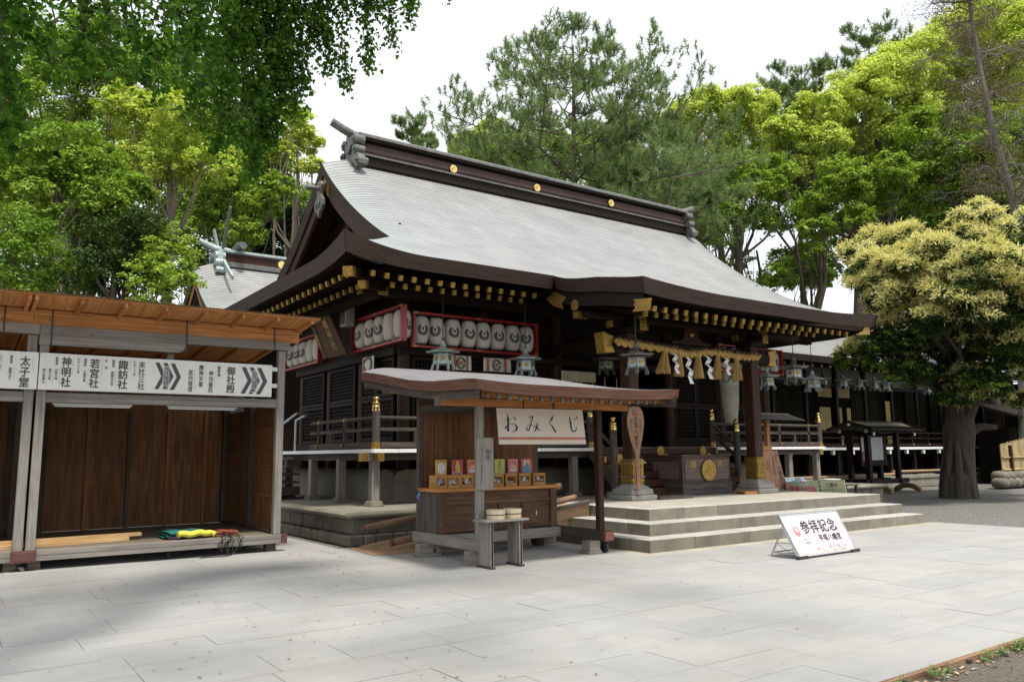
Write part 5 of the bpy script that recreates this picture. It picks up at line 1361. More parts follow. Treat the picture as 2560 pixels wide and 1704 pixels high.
for k, ((x0, x1), lab, ca, cb) in enumerate(posters):
    o = thing('poster', lab, 'poster', ((x0+x1)/2, 11.52, 1.27), 'small posters standing behind the slip boxes')
    zb, zt, y = 1.07, 1.52, 11.52
    b = MB(); b.box(x0, x1, y, y+.012, zb, zt); b.build('card', plain('poster_card', ca, .5, 0, .25, 30), o)
    cx_ = (x0+x1)/2; b = MB(); mats_ = [plain('poster_print', cb or (.05, .05, .04), .5, 0, .2, 30), MT['white'], plain('poster_print_dark', (.25, .10, .05), .6)]
    if k == 0:
        b.prism([(.075*math.cos(a), .095*math.sin(a)) for a in np.linspace(0, 2*math.pi, 25)[:-1]], (cx_, y-.001, 1.385), (1, 0, 0), (0, 0, 1), (0, -.002, 0))
        for i in range(7): b.box(x0+.02+i*.027, x0+.035+i*.027, y-.003, y-.001, 1.485, 1.50, 2)
    elif k == 1:
        b.prism([(-.04, -.08), (.05, -.08), (.055, .0), (.03, .05), (.02, .1), (-.02, .1), (-.045, .0)], (cx_, y-.001, 1.40), (1, 0, 0), (0, 0, 1), (0, -.002, 0))
        for i in range(9): b.box(x0+.008+i*.023, x0+.018+i*.023, y-.003, y-.001, 1.305, 1.318, 1); b.box(x0+.008+i*.023, x0+.018+i*.023, y-.003, y-.001, 1.285, 1.296, 1)
    elif k == 5:
        b.box(x0+.02, x1-.02, y-.003, y-.001, 1.28, 1.36, 0); b.prism([(-.08, 0), (.08, 0), (.03, .07), (-.02, .05)], (cx_, y-.003, 1.36), (1, 0, 0), (0, 0, 1), (0, -.001, 0)); b.box(x0+.05, x1-.06, y-.003, y-.001, 1.40, 1.49, 1)
    elif cb:
        b.prism([(.08*math.cos(a), .06*math.sin(a)) for a in np.linspace(0, 2*math.pi, 25)[:-1]], (cx_, y-.001, 1.36), (1, 0, 0), (0, 0, 1), (0, -.002, 0))
        b.box(x0+.04, x1-.04, y-.004, y-.001, 1.31, 1.34, 1); b.box(x0+.04, x1-.04, y-.003, y-.001, 1.455, 1.462, 2)
    if b.v: b.build('print', mats_, o)
    if k == 3: lettering('おみくじ', (cx_, y-.002, 1.41), (1, 0, 0), (0, 0, 1), .05, .17, MT['black'], o, vertical=True, thick=.01)
    if k == 5: lettering('福', (cx_-.005, y-.006, 1.445), (1, 0, 0), (0, 0, 1), .08, .08, MT['charc'], o)

# wheelchair tag on the corner post
q = atY(1037, 1234, 11.95); o = thing('access_sign', 'small blue wheelchair access sign at the stand\'s back left corner', 'sign', (q[0], 11.9, q[2]-.08))
b = MB(); xq = 6.405; b.box(xq-.05, xq+.06, 11.776, 11.786, q[2]-.085, q[2]+.075); b.build('plate', plain('sign_blue', (.02, .07, .32), .4), o)
b = MB(); zq = q[2]; b.tube([(xq, 11.77, zq+.045), (xq+.001, 11.77, zq+.046)], .014, 8); b.beam((xq-.005, 11.77, zq+.03), (xq-.005, 11.77, zq-.015), .014, .005, 0, (0, 1, 0)); b.beam((xq-.005, 11.77, zq-.015), (xq+.03, 11.77, zq-.02), .005, .012); b.beam((xq+.028, 11.77, zq-.02), (xq+.042, 11.77, zq-.055), .012, .005, 0, (0, 1, 0))
b.tube([(xq+.0+.032*math.cos(a), 11.77, zq-.035+.032*math.sin(a)) for a in np.linspace(1.8, 6.1, 14)], .005, 5); b.tube([(xq, 11.776, zq+.075), (xq, 11.79, zq+.1)], .004, 5); b.build('wheelchair_symbol', MT['white'], o)

# bench with two tubs
bn = thing('bench', 'small weathered plank bench with two panel legs in front of the stand', 'bench', (6.7, 9.75, 0))
b = MB(); b.hexa([(6.27, 9.57, .645), (7.03, 9.57, .645), (7.05, 9.92, .645), (6.27, 9.92, .645), (6.27, 9.57, .675), (7.03, 9.57, .675), (7.05, 9.92, .675), (6.27, 9.92, .675)]); b.build('top', MT['grey'], bn, bevel=.004)
for x in (6.395, 6.90):
    b = MB()
    for k in range(4): b.box(x-.028, x+.028, 9.60+.08*k, 9.668+.08*k, .03, .64)
    b.box(x-.02, x+.02, 9.60, 9.90, .03, .64); b.build('leg', MT['grey'], bn, bevel=.008)
    b = MB(); b.box(x-.04, x+.04, 9.57, 9.94, 0, .03); b.build('foot', MT['greyd'], bn, bevel=.003)
    b = MB(); b.box(x-.06, x+.06, 9.62, 9.66, .615, .645); b.build('bracket', MT['grey'], bn)
for k, (px, lab) in enumerate(((1240, 'left pale wooden tub on the small bench'), (1280.5, 'right pale wooden tub on the small bench'))):
    q = atY(px, 1292+(-1.5 if k else 0), 9.74+.04*k); o = thing('wooden_tub', lab, 'tub', (q[0], 9.74+.04*k, .676), 'pale wooden tubs on the bench')
    x, y = q[0], 9.74+.04*k
    b = MB(); R_ = .137; b.lathe([(.0, .69), (R_-.012, .69), (R_-.010, .81), (R_+.004, .81), (R_-.004, .676), (0, .676)][::-1], (x, y, 0), 24, 0); b.build('staves', MT['tub'], o, smooth=40)
    b = MB(); b.lathe([(R_+.002, .735), (R_+.004, .738), (R_+.005, .744), (R_+.003, .747)], (x, y, 0), 24); b.build('hoop', MT['iron'], o, smooth=40)

# wooden ramp with round handrail poles behind the stand
rm = thing('wheelchair_ramp', 'plywood ramp with brown round poles leading up to the porch behind the stand', 'ramp', (8.2, 12.6, 0))
rb = wood('pale_ramp_board', (.24, .15, .085), (.42, .29, .18), .75, .2, .3)
b = MB(); b.hexa([(6.05, 12.15, 0), (10.4, 12.15, .0), (10.4, 13.3, 0), (6.05, 13.3, 0), (6.05, 12.15, .03), (10.4, 12.15, .60), (10.4, 13.3, .60), (6.05, 13.3, .03)]); b.build('deck', rb, rm)
b = MB(); b.hexa([(5.75, 12.1, .0), (6.5, 12.05, .0), (6.5, 13.25, 0), (5.85, 13.25, 0), (5.75, 12.1, .012), (6.5, 12.05, .045), (6.5, 13.25, .045), (5.85, 13.25, .012)]); b.build('toe_board', rb, rm)
b = MB(); b.hexa([(6.6, 12.10, .08), (10.35, 12.10, .40), (10.35, 12.14, .40), (6.6, 12.14, .08), (6.6, 12.10, .18), (10.35, 12.10, .70), (10.35, 12.14, .70), (6.6, 12.14, .18)]); b.build('side_board', rb, rm)
b = MB(); b.beam((9.2, 12.05, .54), (10.42, 12.05, .68), .14, .05); b.build('edge_board', MT['greyd'], rm)
for p, q in (((5.95, 12.95, .36), (10.3, 12.95, .95)), ((6.12, 12.2, .17), (10.08, 12.2, .76))):
    b = MB(); b.tube([p, q], .058, 14, 0); d = unit(vec(p)-vec(q)); b.tube([vec(p)+d*.012, vec(p)-d*.03], .061, 14, 1); b.tube([vec(q)+d*.03, vec(q)-d*.012], .061, 14, 1); b.build('pole', [wood('brown_pole', (.16, .095, .06), (.28, .18, .12), .5, .1) if 'brown_pole' not in D.materials else D.materials['brown_pole'], MT['redbrown']], rm, smooth=40)

# ------------------------------------------------------------------ open-fronted stalls on the left
bat = wood('stud_wood', (.17, .075, .028), (.33, .16, .065), .7, .3)
def stall(x0, x1, label, full):
    eL = .925 if full else x0-.15; eR = x1+.24 if full else .92
    st = thing('stall', label, 'stall', ((x0+x1)/2, 13.75, 0))
    Y0, YB = 13.75, 17.15
    w_ = .125
    for x in (x0, x1-w_):
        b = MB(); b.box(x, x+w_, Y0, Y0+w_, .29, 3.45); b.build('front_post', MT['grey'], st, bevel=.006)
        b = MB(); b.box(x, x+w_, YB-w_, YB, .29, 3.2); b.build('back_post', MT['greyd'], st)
        b = MB(); b.box(x+.02, x+w_-.02, Y0+w_, YB-w_, .29, .33); b.box(x+.02, x+w_-.02, 15.3, 15.42, .33, 3.3); b.build('side_rail', MT['greyd'], st)
    b = MB(); b.box(x0-.0, x1+.01, Y0-.02, Y0+.11, .21, .285); b.box(x0-.0, x1+.01, Y0-.016, Y0+.11, .135, .209); b.build('base_beam', MT['grey'], st, bevel=.005)
    b = MB(); b.box(x1+.012 if full else x0-.12, x1+.115 if full else x0-.01, Y0-.02, Y0+.11, .13, .285); b.build('end_cap', MT['redbrown'], st, bevel=.004)
    b = MB(); b.box(x0+.02, x1-.02, Y0+.11, YB, .255, .28); b.build('floor', MT['floorply'], st)
    b = MB(); x = x0+.05; n = max(3, int((x1-x0)/.6))
    for k in range(n):
        xa = x0+.05+(x1-x0-.1)*k/n; xb = x0+.05+(x1-x0-.1)*(k+1)/n; b.box(xa-.004, xb+.004, YB+.02+.002*(k%2), YB+.035+.002*(k%2), .28, 3.46)
    b.build('back_wall', MT['ply'], st)
    for xx in np.linspace(x0+.45, x1-.45, 5):
        b = MB(); b.box(xx-.035, xx+.035, YB-.03, YB+.015, .28, 2.5); b.build('batten', bat if random.random() < .6 else MT['greyd'], st)
    for xs_ in ((x1-.04, x1-.025), (x0+.02, x0+.035)):
        b = MB()
        for ya, yb in ((Y0+.15, 14.6), (14.61, 15.3), (15.42, 16.2), (16.21, YB-.1)): b.box(xs_[0], xs_[1], ya, yb, .3, 2.5 if xs_[0] > x0+1 else 3.4)
        b.build('side_wall', MT['ply'], st)
    b = MB()
    for z in (.9, 1.35, 1.75, 2.15): b.box(x1-.075, x1-.041, Y0+.2, YB-.1, z, z+.035)
    b.build('side_batten', MT['ply'], st)
    # lintels
    b = MB(); b.box(x0+w_, x1-w_, Y0+.02, Y0+.10, 2.45, 2.53); b.box(x0+w_, x1-w_, Y0+.023, Y0+.10, 2.531, 2.60); b.build('lintel', MT['grey'], st, bevel=.004)
    b = MB(); b.box(x0-.015, x1+(.06 if full else .015), Y0-.03, Y0+.09, 3.462, 3.61); b.build('upper_beam', MT['grey'], st, bevel=.005)
    xe = x0+(x1-x0)*.55
    b = MB(); b.prism([(x0-.015, 3.31), (xe-.12, 3.31), (xe-.04, 3.335), (xe, 3.40), (xe, 3.458), (x0-.015, 3.458)], (0, Y0-.026, 0), (1, 0, 0), (0, 0, 1), (0, .11, 0)); b.build('upper_beam', MT['grey'], st)
    b = MB(); b.box(xe-.25, xe-.15, Y0+.09, Y0+.17, 2.6, 3.31); b.build('middle_post', MT['grey'], st)
    b = MB(); b.box(eL, eR, Y0-.005, Y0+.09, 3.75, 3.842); b.box(eL, eR, Y0+.005, Y0+.09, 3.612, 3.748); b.build('purlin', MT['orange'], st, bevel=.004)
    b = MB(); b.box(eL, eR, 16.6, 16.75, 3.36, 3.52); b.build('back_purlin', MT['orange'], st)
    for z in (2.80, 3.09):
        b = MB(); b.box(x1-w_-.35, x1-w_, Y0+.03, Y0+.08, z, z+.07); b.build('sign_rail', MT['white'], st)
    # roof: plywood on rafters, rising to the front, with corrugated sheet edge
    def zr(y): return 3.955-.105*(y-13.0)
    X0, X1 = eL, (x1+.33 if full else eR)
    b = MB(); b.hexa([(X0, 13.0, zr(13)-.02), (X1, 13.0, zr(13)-.02), (X1, 17.6, zr(17.6)-.02), (X0, 17.6, zr(17.6)-.02), (X0, 13.0, zr(13)), (X1, 13.0, zr(13)), (X1, 17.6, zr(17.6)), (X0, 17.6, zr(17.6))]); b.build('roof_ply', MT['orange'], st)
    b = MB(); n = int((X1-X0)/.0135)
    pts_ = [(X0+(X1-X0)*k/n, zr(12.97)+.010+.007*math.sin(k*math.pi/2)) for k in range(n+1)]
    b.grid(lambda a, t: (pts_[int(round(a*n))][0], 12.96+4.7*t, pts_[int(round(a*n))][1]-.105*4.7*t), n, 1); b.build('corrugated_sheet', plain('tan_plastic_sheet', (.42, .27, .14), .5), st, smooth=60)
    for k in range(int((x1-x0+.4)/.585)+1):
        xx = (x1+.2 if full else .80)-.585*k
        b = MB(); b.beam((xx, 13.03, zr(13.03)-.055), (xx, 17.5, zr(17.5)-.055), .05, .07); b.build('rafter', MT['orange'], st)
    for xx in (x0+.46, x0+2.0, x1-.45) if not full else (x0+.43-.3, x0+2.07, x1-.22):
        b = MB(); b.box(xx, xx+.018, Y0-.04, Y0-.034, 3.31 if xx < xe else 3.46, 3.62); b.box(xx, xx+.018, Y0-.015, Y0-.008, 3.62, 3.86); b.build('strap', MT['black'], st)
    # tube lights under the lintel
    for xa in ((1.25, 2.37), (2.89, 4.02)) if full else ((-1.9, -.8),):
        b = MB(); b.box(xa[0], xa[1], 13.92, 13.98, 2.425, 2.45, 0); b.tube([(xa[0]+.03, 13.95, 2.41), (xa[1]-.03, 13.95, 2.41)], .014, 8, 1); b.build('tube_light', [MT['alu'], MT['white']], st)
    for x, y in ((x0+.05, 13.85), (x1-.22, 13.85), (x0+.05, 16.9), (x1-.22, 16.9)):
        b = MB(); b.box(x, x+.16, y-.06, y+.12, 0, .134); b.build('support_block', MT['greyd'], st, bevel=.005)
    for x in (x0+2.0, x1-.5):
        b = MB(); b.lathe([(.03, -.015), (.06, -.015), (.063, 0), (.06, .015), (.03, .015)], (x, 13.95, .063), 14, 0, 0); b.box(x-.03, x+.03, 13.92, 13.98, .12, .14); b.build('caster', MT['rubber'], st)
    return st
stall(1.02, 4.785, 'open fronted grey wooden stall with orange plywood roof and long white direction sign', True)
s2_ = stall(-2.78, 0.985, 'second open wooden stall cut off by the left picture edge', False)
b = MB(); b.box(.84, 1.16, 13.69, 13.728, .125, .30); b.box(.87, 1.13, 13.683, 13.69, .15, .275); pc = tag(b.build('joint_cover', MT['redbrown'], bevel=.004), 'red brown metal cover over the joint between the two stalls', 'cover plate')
# signs
def board_sign(x0, x1, label):
    o = thing('direction_sign', label, 'sign', ((x0+x1)/2, 13.7, 2.63))
    b = MB(); b.box(x0, x1, 13.68, 13.715, 2.628, 3.182); b.build('board', MT['sign'], o, bevel=.004)
    return o
sgR = board_sign(1.025, 4.53, 'long white direction sign with black chevrons and shrine names on the full stall')
sgL = board_sign(-2.4, 1.01, 'white sign with one large name column, cut off at the left edge')
def stxt(o, txt, ox, oy, x, y0, y1, w, mat='charc', thick=.012):
    a = atY(ox+x/5.6, oy+y0/5.6, 13.68); c = atY(ox+x/5.6, oy+y1/5.6, 13.68); l = atY(ox+(x-w/2)/5.6, oy+(y0+y1)/11.2, 13.68); r_ = atY(ox+(x+w/2)/5.6, oy+(y0+y1)/11.2, 13.68)
    lettering(txt, (((l+r_)/2)[0], 13.68, (a[2]+c[2])/2), (1, 0, 0), (0, 0, 1), r_[0]-l[0], a[2]-c[2], MT[mat], o, vertical=True, thick=thick, keep=False)
LA = (0, 720); LB = (400, 760)
for txt, x, y0, y1, w, m, th in (('神明社', 925, 965, 1380, 138, 'charc', .03), ('しんめいしゃ', 1022, 970, 1210, 28, 'faint', 0), ('むかって右', 1100, 975, 1190, 42, 'charc', .01), ('御祭神', 797, 960, 1075, 42, 'charc', .01), ('天照大神', 785, 1130, 1285, 42, 'charc', .01), ('事代主命', 697, 1125, 1285, 42, 'charc', .01), ('徳川家康公', 610, 1120, 1330, 42, 'charc', .01),
        ('あまてらすおおみかみ', 828, 1130, 1375, 18, 'faint', 0), ('ことしろぬしのみこと', 740, 1120, 1370, 18, 'faint', 0), ('とくがわいえやすこう', 652, 1115, 1365, 18, 'faint', 0),
        ('若宮社', 1320, 990, 1395, 138, 'charc', .03), ('わかみやしゃ', 1425, 995, 1225, 28, 'faint', 0), ('中 央', 1490, 1000, 1135, 42, 'charc', .01), ('御祭神', 1195, 985, 1095, 42, 'charc', .01), ('仁徳天皇', 1182, 1150, 1310, 42, 'charc', .01), ('にんとくてんのう', 1228, 1160, 1350, 18, 'faint', 0),
        ('諏訪社', 1720, 1010, 1410, 138, 'charc', .03), ('すわしゃ', 1825, 1015, 1160, 28, 'faint', 0), ('むかって左', 1885, 1020, 1225, 42, 'charc', .01), ('末社三社', 1980, 1025, 1420, 95, 'charc', .02), ('御祭神', 1590, 1000, 1110, 42, 'charc', .01), ('武御名方命', 1570, 1165, 1365, 42, 'charc', .01), ('たけみなかたのみこと', 1615, 1160, 1410, 18, 'faint', 0)):
    stxt(sgR, txt, *LA, x, y0, y1, w, m, th)
for txt, x, y0, y1, w, m, th in (('御社殿', 990, 870, 1245, 118, 'charc', .03), ('御祭神', 825, 860, 1020, 48, 'charc', .01), ('神功皇后', 710, 935, 1235, 64, 'charc', .02), ('應神天皇', 575, 850, 1155, 64, 'charc', .02), ('武内宿禰', 425, 920, 1225, 64, 'charc', .02), ('じんぐうこうごう', 765, 935, 1130, 18, 'faint', 0), ('おうじんてんのう', 640, 855, 1080, 18, 'faint', 0), ('たけのうちのすくね', 485, 920, 1190, 18, 'faint', 0)):
    stxt(sgR, txt, *LB, x, y0, y1, w, m, th)
for txt, x, y0, y1, w, m, th in (('太子堂', 345, 950, 1380, 145, 'charc', .03), ('たいしどう', 465, 955, 1165, 30, 'faint', 0), ('御祭神', 160, 935, 1055, 44, 'charc', .01), ('聖徳太子', 140, 1110, 1280, 44, 'charc', .01), ('しょうとくたいし', 198, 1070, 1285, 18, 'faint', 0), ('境内ご案内', 10, 930, 1150, 34, 'faint', 0)):
    stxt(sgL, txt, *LA, x, y0, y1, w, m, th)
for base in (0, -1208):
    for k, (xa, ym) in enumerate(((1145, 880), (1255, 885), (1360, 892))):
        sft = base*(-.0345) if base else 0
        def pq_(x, y): 
            p = atY(400+x/5.6, 760+y/5.6, 13.677); return (p[0], p[2])
        dx, dy = base, (-62 if base else 0)
        poly = [(xa, ym), (xa+58, ym), (xa+142, ym+190), (xa+42, ym+370), (xa-18, ym+370), (xa+82, ym+190)]
        b = MB(); b.prism([pq_(x+dx, y+dy) for x, y in poly], (0, 13.677, 0), (1, 0, 0), (0, 0, 1), (0, -.0015, 0)); b.build('chevron', MT['charc'], sgR)
for txt, x, y0, y1 in (('参拝順路二', 95, 868, 1190), ('参拝順路一', 1325, 930, 1228)):
    a = atY(400+x/5.6, 760+y0/5.6, 13.67); c = atY(400+x/5.6, 760+y1/5.6, 13.67)
    lettering(txt, (a[0], 13.674, (a[2]+c[2])/2), (1, 0, 0), (0, 0, 1), .105, a[2]-c[2], MT['white'], sgR, vertical=True, thick=.12, keep=False, off=.001)
    lettering(txt, (a[0], 13.671, (a[2]+c[2])/2), (1, 0, 0), (0, 0, 1), .095, (a[2]-c[2])*.97, MT['charc'], sgR, vertical=True, thick=.012, keep=False, off=.002)
# things lying on the stall floor
for k, (z, dy, x1_, lab) in enumerate(((.281, 0, 2.52, 'lower pale lumber beam on the stall floor, under the other'), (.338, .10, 2.72, 'upper pale lumber beam lying on the stall floor'))):
    b = MB(); b.hexa([(-.6, 14.05+dy, z), (x1_, 14.42+dy, z), (x1_-.01, 14.53+dy, z), (-.6, 14.16+dy, z), (-.6, 14.05+dy, z+.056), (x1_, 14.42+dy, z+.056), (x1_-.01, 14.53+dy, z+.056), (-.6, 14.16+dy, z+.056)])
    tag(b.build('lumber_beam', MT['pale'], bevel=.003), lab, 'lumber')
def cloth_fold(name, x0, x1, y0, y1, z, h, mats, label, seed, nl=3):
    o = thing(name, label, 'cloth', ((x0+x1)/2, (y0+y1)/2, z)); rs = random.Random(seed)
    for l in range(nl):
        b = MB(); zz = z+h*l/nl; o1, o2 = rs.uniform(-.03, .03), rs.uniform(-.03, .03); ph = rs.uniform(0, 6)
        def f(a, t):
            an = 2*math.pi*t; x = x0+o1+(x1-x0)*a; yc = (y0+y1)/2+o2; hw = (y1-y0)/2*(1-.03*l)
            cy_ = math.copysign(abs(math.cos(an))**.35, math.cos(an)); sz = math.copysign(abs(math.sin(an))**.6, math.sin(an))
            wv = .012*math.sin(a*9+ph+t*5)
            return (x+.02*math.sin(t*9+ph), yc+hw*cy_+wv, zz+h/nl*.5+h/nl*.5*sz+.008*math.sin(a*13+ph))
        b.grid(f, 26, 20); b.build('fold', mats[l % len(mats)], o, smooth=70)
    return o
fab = lambda n, c: plain(n, c, .9, 0, .18, 18, .2)
cloth_fold('folded_cloth', 3.02, 3.62, 14.02, 14.72, .282, .12, [fab('purple_cloth', (.06, .022, .075)), fab('teal_cloth', (.012, .115, .105)), fab('teal_cloth_top', (.012, .13, .115))], 'folded teal and purple cloth on the stall floor', 2)
b = MB(); rs = random.Random(8)
pth = [vec((3.16+.09*i, 13.95+.01*math.sin(i*1.7)+.012*i, .365+.012*math.sin(i*2.1))) for i in range(6)]+[vec((3.72, 14.08, .35)), vec((3.78, 14.06, .32))]
b.tube(cat(pth, 5), [.05]*6+[.052]*12+[.05]*(len(cat(pth, 5))-24)+[.045]*6 if len(cat(pth, 5)) > 24 else .05, 12); yo = b.build('rolled_cloth', fab('yellow_cloth', (.62, .60, .07)), smooth=60)
tag(yo, 'rolled bright yellow cloth lying against the teal cloth', 'cloth')
cloth_fold('folded_net', 3.62, 4.14, 14.08, 14.62, .282, .075, [fab('orange_red_net', (.42, .075, .02)), fab('dark_red_net', (.24, .05, .03))], 'orange red folded netting right of the yellow roll', 5, 2)
b = MB(); rs = random.Random(21)
for k in range(7):
    x = 3.88+rs.uniform(-.16, .2); p = [vec((x, 14.1, .36)), vec((x+.02, 13.78, .30)), vec((x+rs.uniform(-.05, .05), 13.71, .2)), vec((x+rs.uniform(-.06, .06), 13.70, rs.uniform(-.0, .12)+.02)), vec((x+rs.uniform(-.08, .08), 13.70, .2)), vec((x+rs.uniform(-.08, .12), 13.71, .29)), vec((x+rs.uniform(-.1, .1), 14.0, .35))]
    b.tube(cat(p, 6), .006, 5)
p = [vec((3.9, 13.70, .10)), vec((3.88, 13.66, .012)), vec((3.7, 13.6, .008)), vec((3.5, 13.62, .008)), vec((3.42, 13.58, .008)), vec((3.55, 13.66, .008)), vec((3.8, 13.58, .008)), vec((3.95, 13.66, .01))]; b.tube(cat(p, 6), .006, 5)
tag(b.build('cord', MT['black']), 'tangled thin black cord hanging over the stall\'s front beam to the ground', 'cord')

# ------------------------------------------------------------------ leaning souvenir photo board
TL, TR, BR, BL = vec((10.52, 7.84, .62)), vec((12.03, 7.85, .62)), vec((12.03, 7.53, .035)), vec((10.52, 7.51, .035))
bd = thing('photo_board', 'pink and white memorial photo board with black brush characters leaning on a metal frame', 'sign', (11.27, 7.6, 0))
nb = unit(np.cross(TR-TL, TL-BL)); nb = nb if nb[1] < 0 else -nb
def m_pink():
    t = NT('pink_printed_board'); g_ = t.add('ShaderNodeTexCoord'); x = t.add('ShaderNodeSeparateXYZ'); t.link(g_.outputs['Generated'], x.inputs[0])
    c = t.ramp(x.outputs[2], [(.03, (.66, .40, .30)), (.14, (.68, .47, .49)), (.40, (.68, .56, .63)), (.80, (.68, .61, .67)), (.93, (.70, .68, .70))])
    t.base(c); t.rough(.35); return t.m
b = MB(); slabq(b, TL, TR, BR, BL, -nb*.02); b.build('board', m_pink(), bd)
b = MB()
for p, q in ((TL, TR), (TR, BR), (BR, BL), (BL, TL)): b.beam(p-nb*.008, q-nb*.008, .022, .034, 0, nb)
b.build('frame', MT['alu'], bd)
def A_text(txt, fx, fy, fw, fh, mat, **k): return plane_text(txt, TL+nb*.001, TR+nb*.001, BR+nb*.001, BL+nb*.001, fx, fy, fw, fh, mat, bd, **k)
A_text('参拝記念', .56, .32, .66, .33, MT['black'], thick=.014, spacing=1.06)
A_text('平塚八幡宮', .66, .62, .50, .17, MT['black'], thick=.014, spacing=1.0)
A_text('鎮地大神', .27, .62, .22, .05, MT['charc'], spacing=1.5); A_text('相模國一社', .27, .70, .24, .05, MT['charc'])
A_text('令和', .37, .86, .10, .08, plain('dull_gold_ink', (.45, .28, .08), .6)); A_text('年', .575, .86, .05, .07, MT['charc']); A_text('月', .715, .86, .045, .07, MT['charc']); A_text('日', .855, .86, .04, .07, MT['charc'])
for fx, ch in ((.49, '3'), (.645, '5'), (.785, '5')):
    c = TL+(TR-TL)*fx+(BL-TL)*.845; ux_ = unit(TR-TL); uy_ = unit(TL-BL); b = MB()
    b.prism([(-.055, -.055), (.055, -.055), (.055, .06), (-.055, .06)], c+nb*.002, ux_, uy_, nb*.006); b.build('number_card', MT['white'], bd)
    lettering(ch, c+nb*.009, ux_, uy_, .06, .085, MT['charc'], bd)
c = TL+(TR-TL)*.16+(BL-TL)*.41; ux_ = unit(TR-TL); uy_ = unit(TL-BL); b = MB()
b.prism([(.072*math.cos(a), .082*math.sin(a)) for a in np.linspace(0, 2*math.pi, 29)[:-1]], c+nb*.001, ux_, uy_, nb*.002, 0)
b.prism([(-.028, .06), (-.036, .02), (-.02, -.005), (.01, -.02), (.035, .0), (.03, .035), (.012, .01), (.004, .05), (-.004, .075), (-.014, .04)], c+nb*.003, ux_, uy_, nb*.002, 1)
b.build('crest', [plain('coral_red_print', (.72, .16, .17), .5), plain('pale_pink_print', (.82, .66, .70), .5)], bd)
b = MB(); 
for x in (10.50, 12.0):
    b.tube([(x, 7.765, .46), (x-.03, 7.98, .012)], .016, 8); b.tube([(x, 7.765, .46), (x, 7.66, .25), (x, 7.53, .03)], .010, 6)
    b.tube([(x-.015, 7.88, .22), (x, 7.63, .22)], .010, 6); b.tube([(x-.025, 7.95, .07), (x, 7.55, .07)], .010, 6)
b.tube([(10.47, 7.95, .07), (11.97, 7.95, .07)], .010, 6)
b.build('easel_leg', MT['alu'], bd, smooth=40)
b = MB(); b.beam((10.45, 7.50, .022), (10.70, 7.51, .022), .05, .044); b.beam((11.86, 7.52, .022), (12.10, 7.53, .022), .05, .044); b.tube([(10.5, 7.51, .02), (12.05, 7.53, .02)], .012, 6); b.build('foot', MT['rubber'], bd)
b = MB(); b.tube(cat([vec((10.48, 7.88, .22)), vec((10.52, 7.75, .12)), vec((10.58, 7.6, .02)), vec((10.6, 7.54, .01))], 6), .004, 5); b.build('cord', MT['black'], bd)

# ------------------------------------------------------------------ guide board, banner table right of the porch
gb = thing('guide_board', 'brown wooden shrine guide board under a small slatted roof beside the right pillar', 'notice board', (17.95, 13.5, .59))
b = MB(); b.hexa([(17.45, 13.30, .62), (18.27, 13.30, .62), (18.27, 13.34, .62), (17.45, 13.34, .62), (17.50, 13.50, 1.61), (18.2, 13.50, 1.62), (18.2, 13.54, 1.62), (17.50, 13.54, 1.61)]); b.build('text_panel', wood('guide_panel_wood', (.26, .13, .075), (.44, .25, .155), .6, .1, .15), gb)
bTL, bTR, bBR, bBL = vec((17.50, 13.497, 1.61)), vec((18.2, 13.497, 1.62)), vec((18.27, 13.297, .62)), vec((17.45, 13.297, .62))
for txt, fx, fy, fw, fh, m in (('八幡宮', .84, .58, .16, .5, 'black'), ('相模國一國一社', .88, .17, .08, .27, 'charc'), ('鎮地大神', .76, .22, .07, .2, 'charc'), ('御祭神應神天皇神功皇后', .60, .38, .06, .55, 'charc'), ('ご参拝の皆様へ', .52, .5, .06, .3, 'charc'), ('由緒奉る社記に依れば', .36, .4, .045, .6, 'charc'), ('仁徳天皇の御代に', .26, .36, .045, .55, 'charc'), ('大地震の折に鎮護', .16, .36, .045, .55, 'charc'), ('國土安寧を祈る', .07, .36, .045, .5, 'charc')):
    plane_text(txt, bTL, bTR, bBR, bBL, fx, fy, fw, fh, MT[m], gb, vertical=True, thick=.01)
for xx in (17.98,):
    b = MB(); b.box(xx-.055, xx+.055, 13.58, 13.69, .592, 2.45); b.build('post', MT['orange'], gb)
b = MB(); b.box(17.4, 18.05, 13.545, 13.575, 1.55, 1.75); b.build('back_plank', MT['orange'], gb)
b = MB(); 
for k in range(15):
    x = 17.15+.125*k; b.beam((x, 13.1, 2.42), (x, 13.64, 2.60), .05, .03)
b.hexa([(17.1, 13.08, 2.40), (18.95, 13.08, 2.40), (18.95, 13.64, 2.58), (17.1, 13.64, 2.58), (17.1, 13.08, 2.415), (18.95, 13.08, 2.415), (18.95, 13.64, 2.595), (17.1, 13.64, 2.595)], 1); b.box(17.1, 18.95, 13.62, 13.68, 2.59, 2.63)
b.build('roof', [MT['grey'], MT['dark']], gb)
lb = thing('leaflet_box', 'small brown wooden box holding white leaflets at the foot of the guide board', 'box', (18.3, 13.2, .592))
b = MB(); b.box(18.02, 18.42, 13.10, 13.22, .592, .76); b.build('tray', MT['cart'], lb)
b = MB(); rs = random.Random(4)
for k in range(5): x = 18.04+.07*k; b.hexa([(x, 13.12, .7), (x+.1, 13.12, .7), (x+.1, 13.13, .7), (x, 13.13, .7), (x+rs.uniform(-.02, .02), 13.17, .92), (x+.1, 13.17, .92+rs.uniform(-.05, .03)), (x+.1, 13.18, .92), (x, 13.18, .92)], k % 2)
b.build('leaflet', [MT['paper'], plain('pale_blue_paper', (.45, .55, .72), .6)], lb)
tb = thing('leaflet_table', 'low table fronted by a green and pink welcome banner right of the porch', 'table', (18.3, 12.3, 0))
b = MB(); b.box(18.05, 18.6, 11.45, 13.2, .74, .775); b.build('table_top', MT['greyd'], tb)
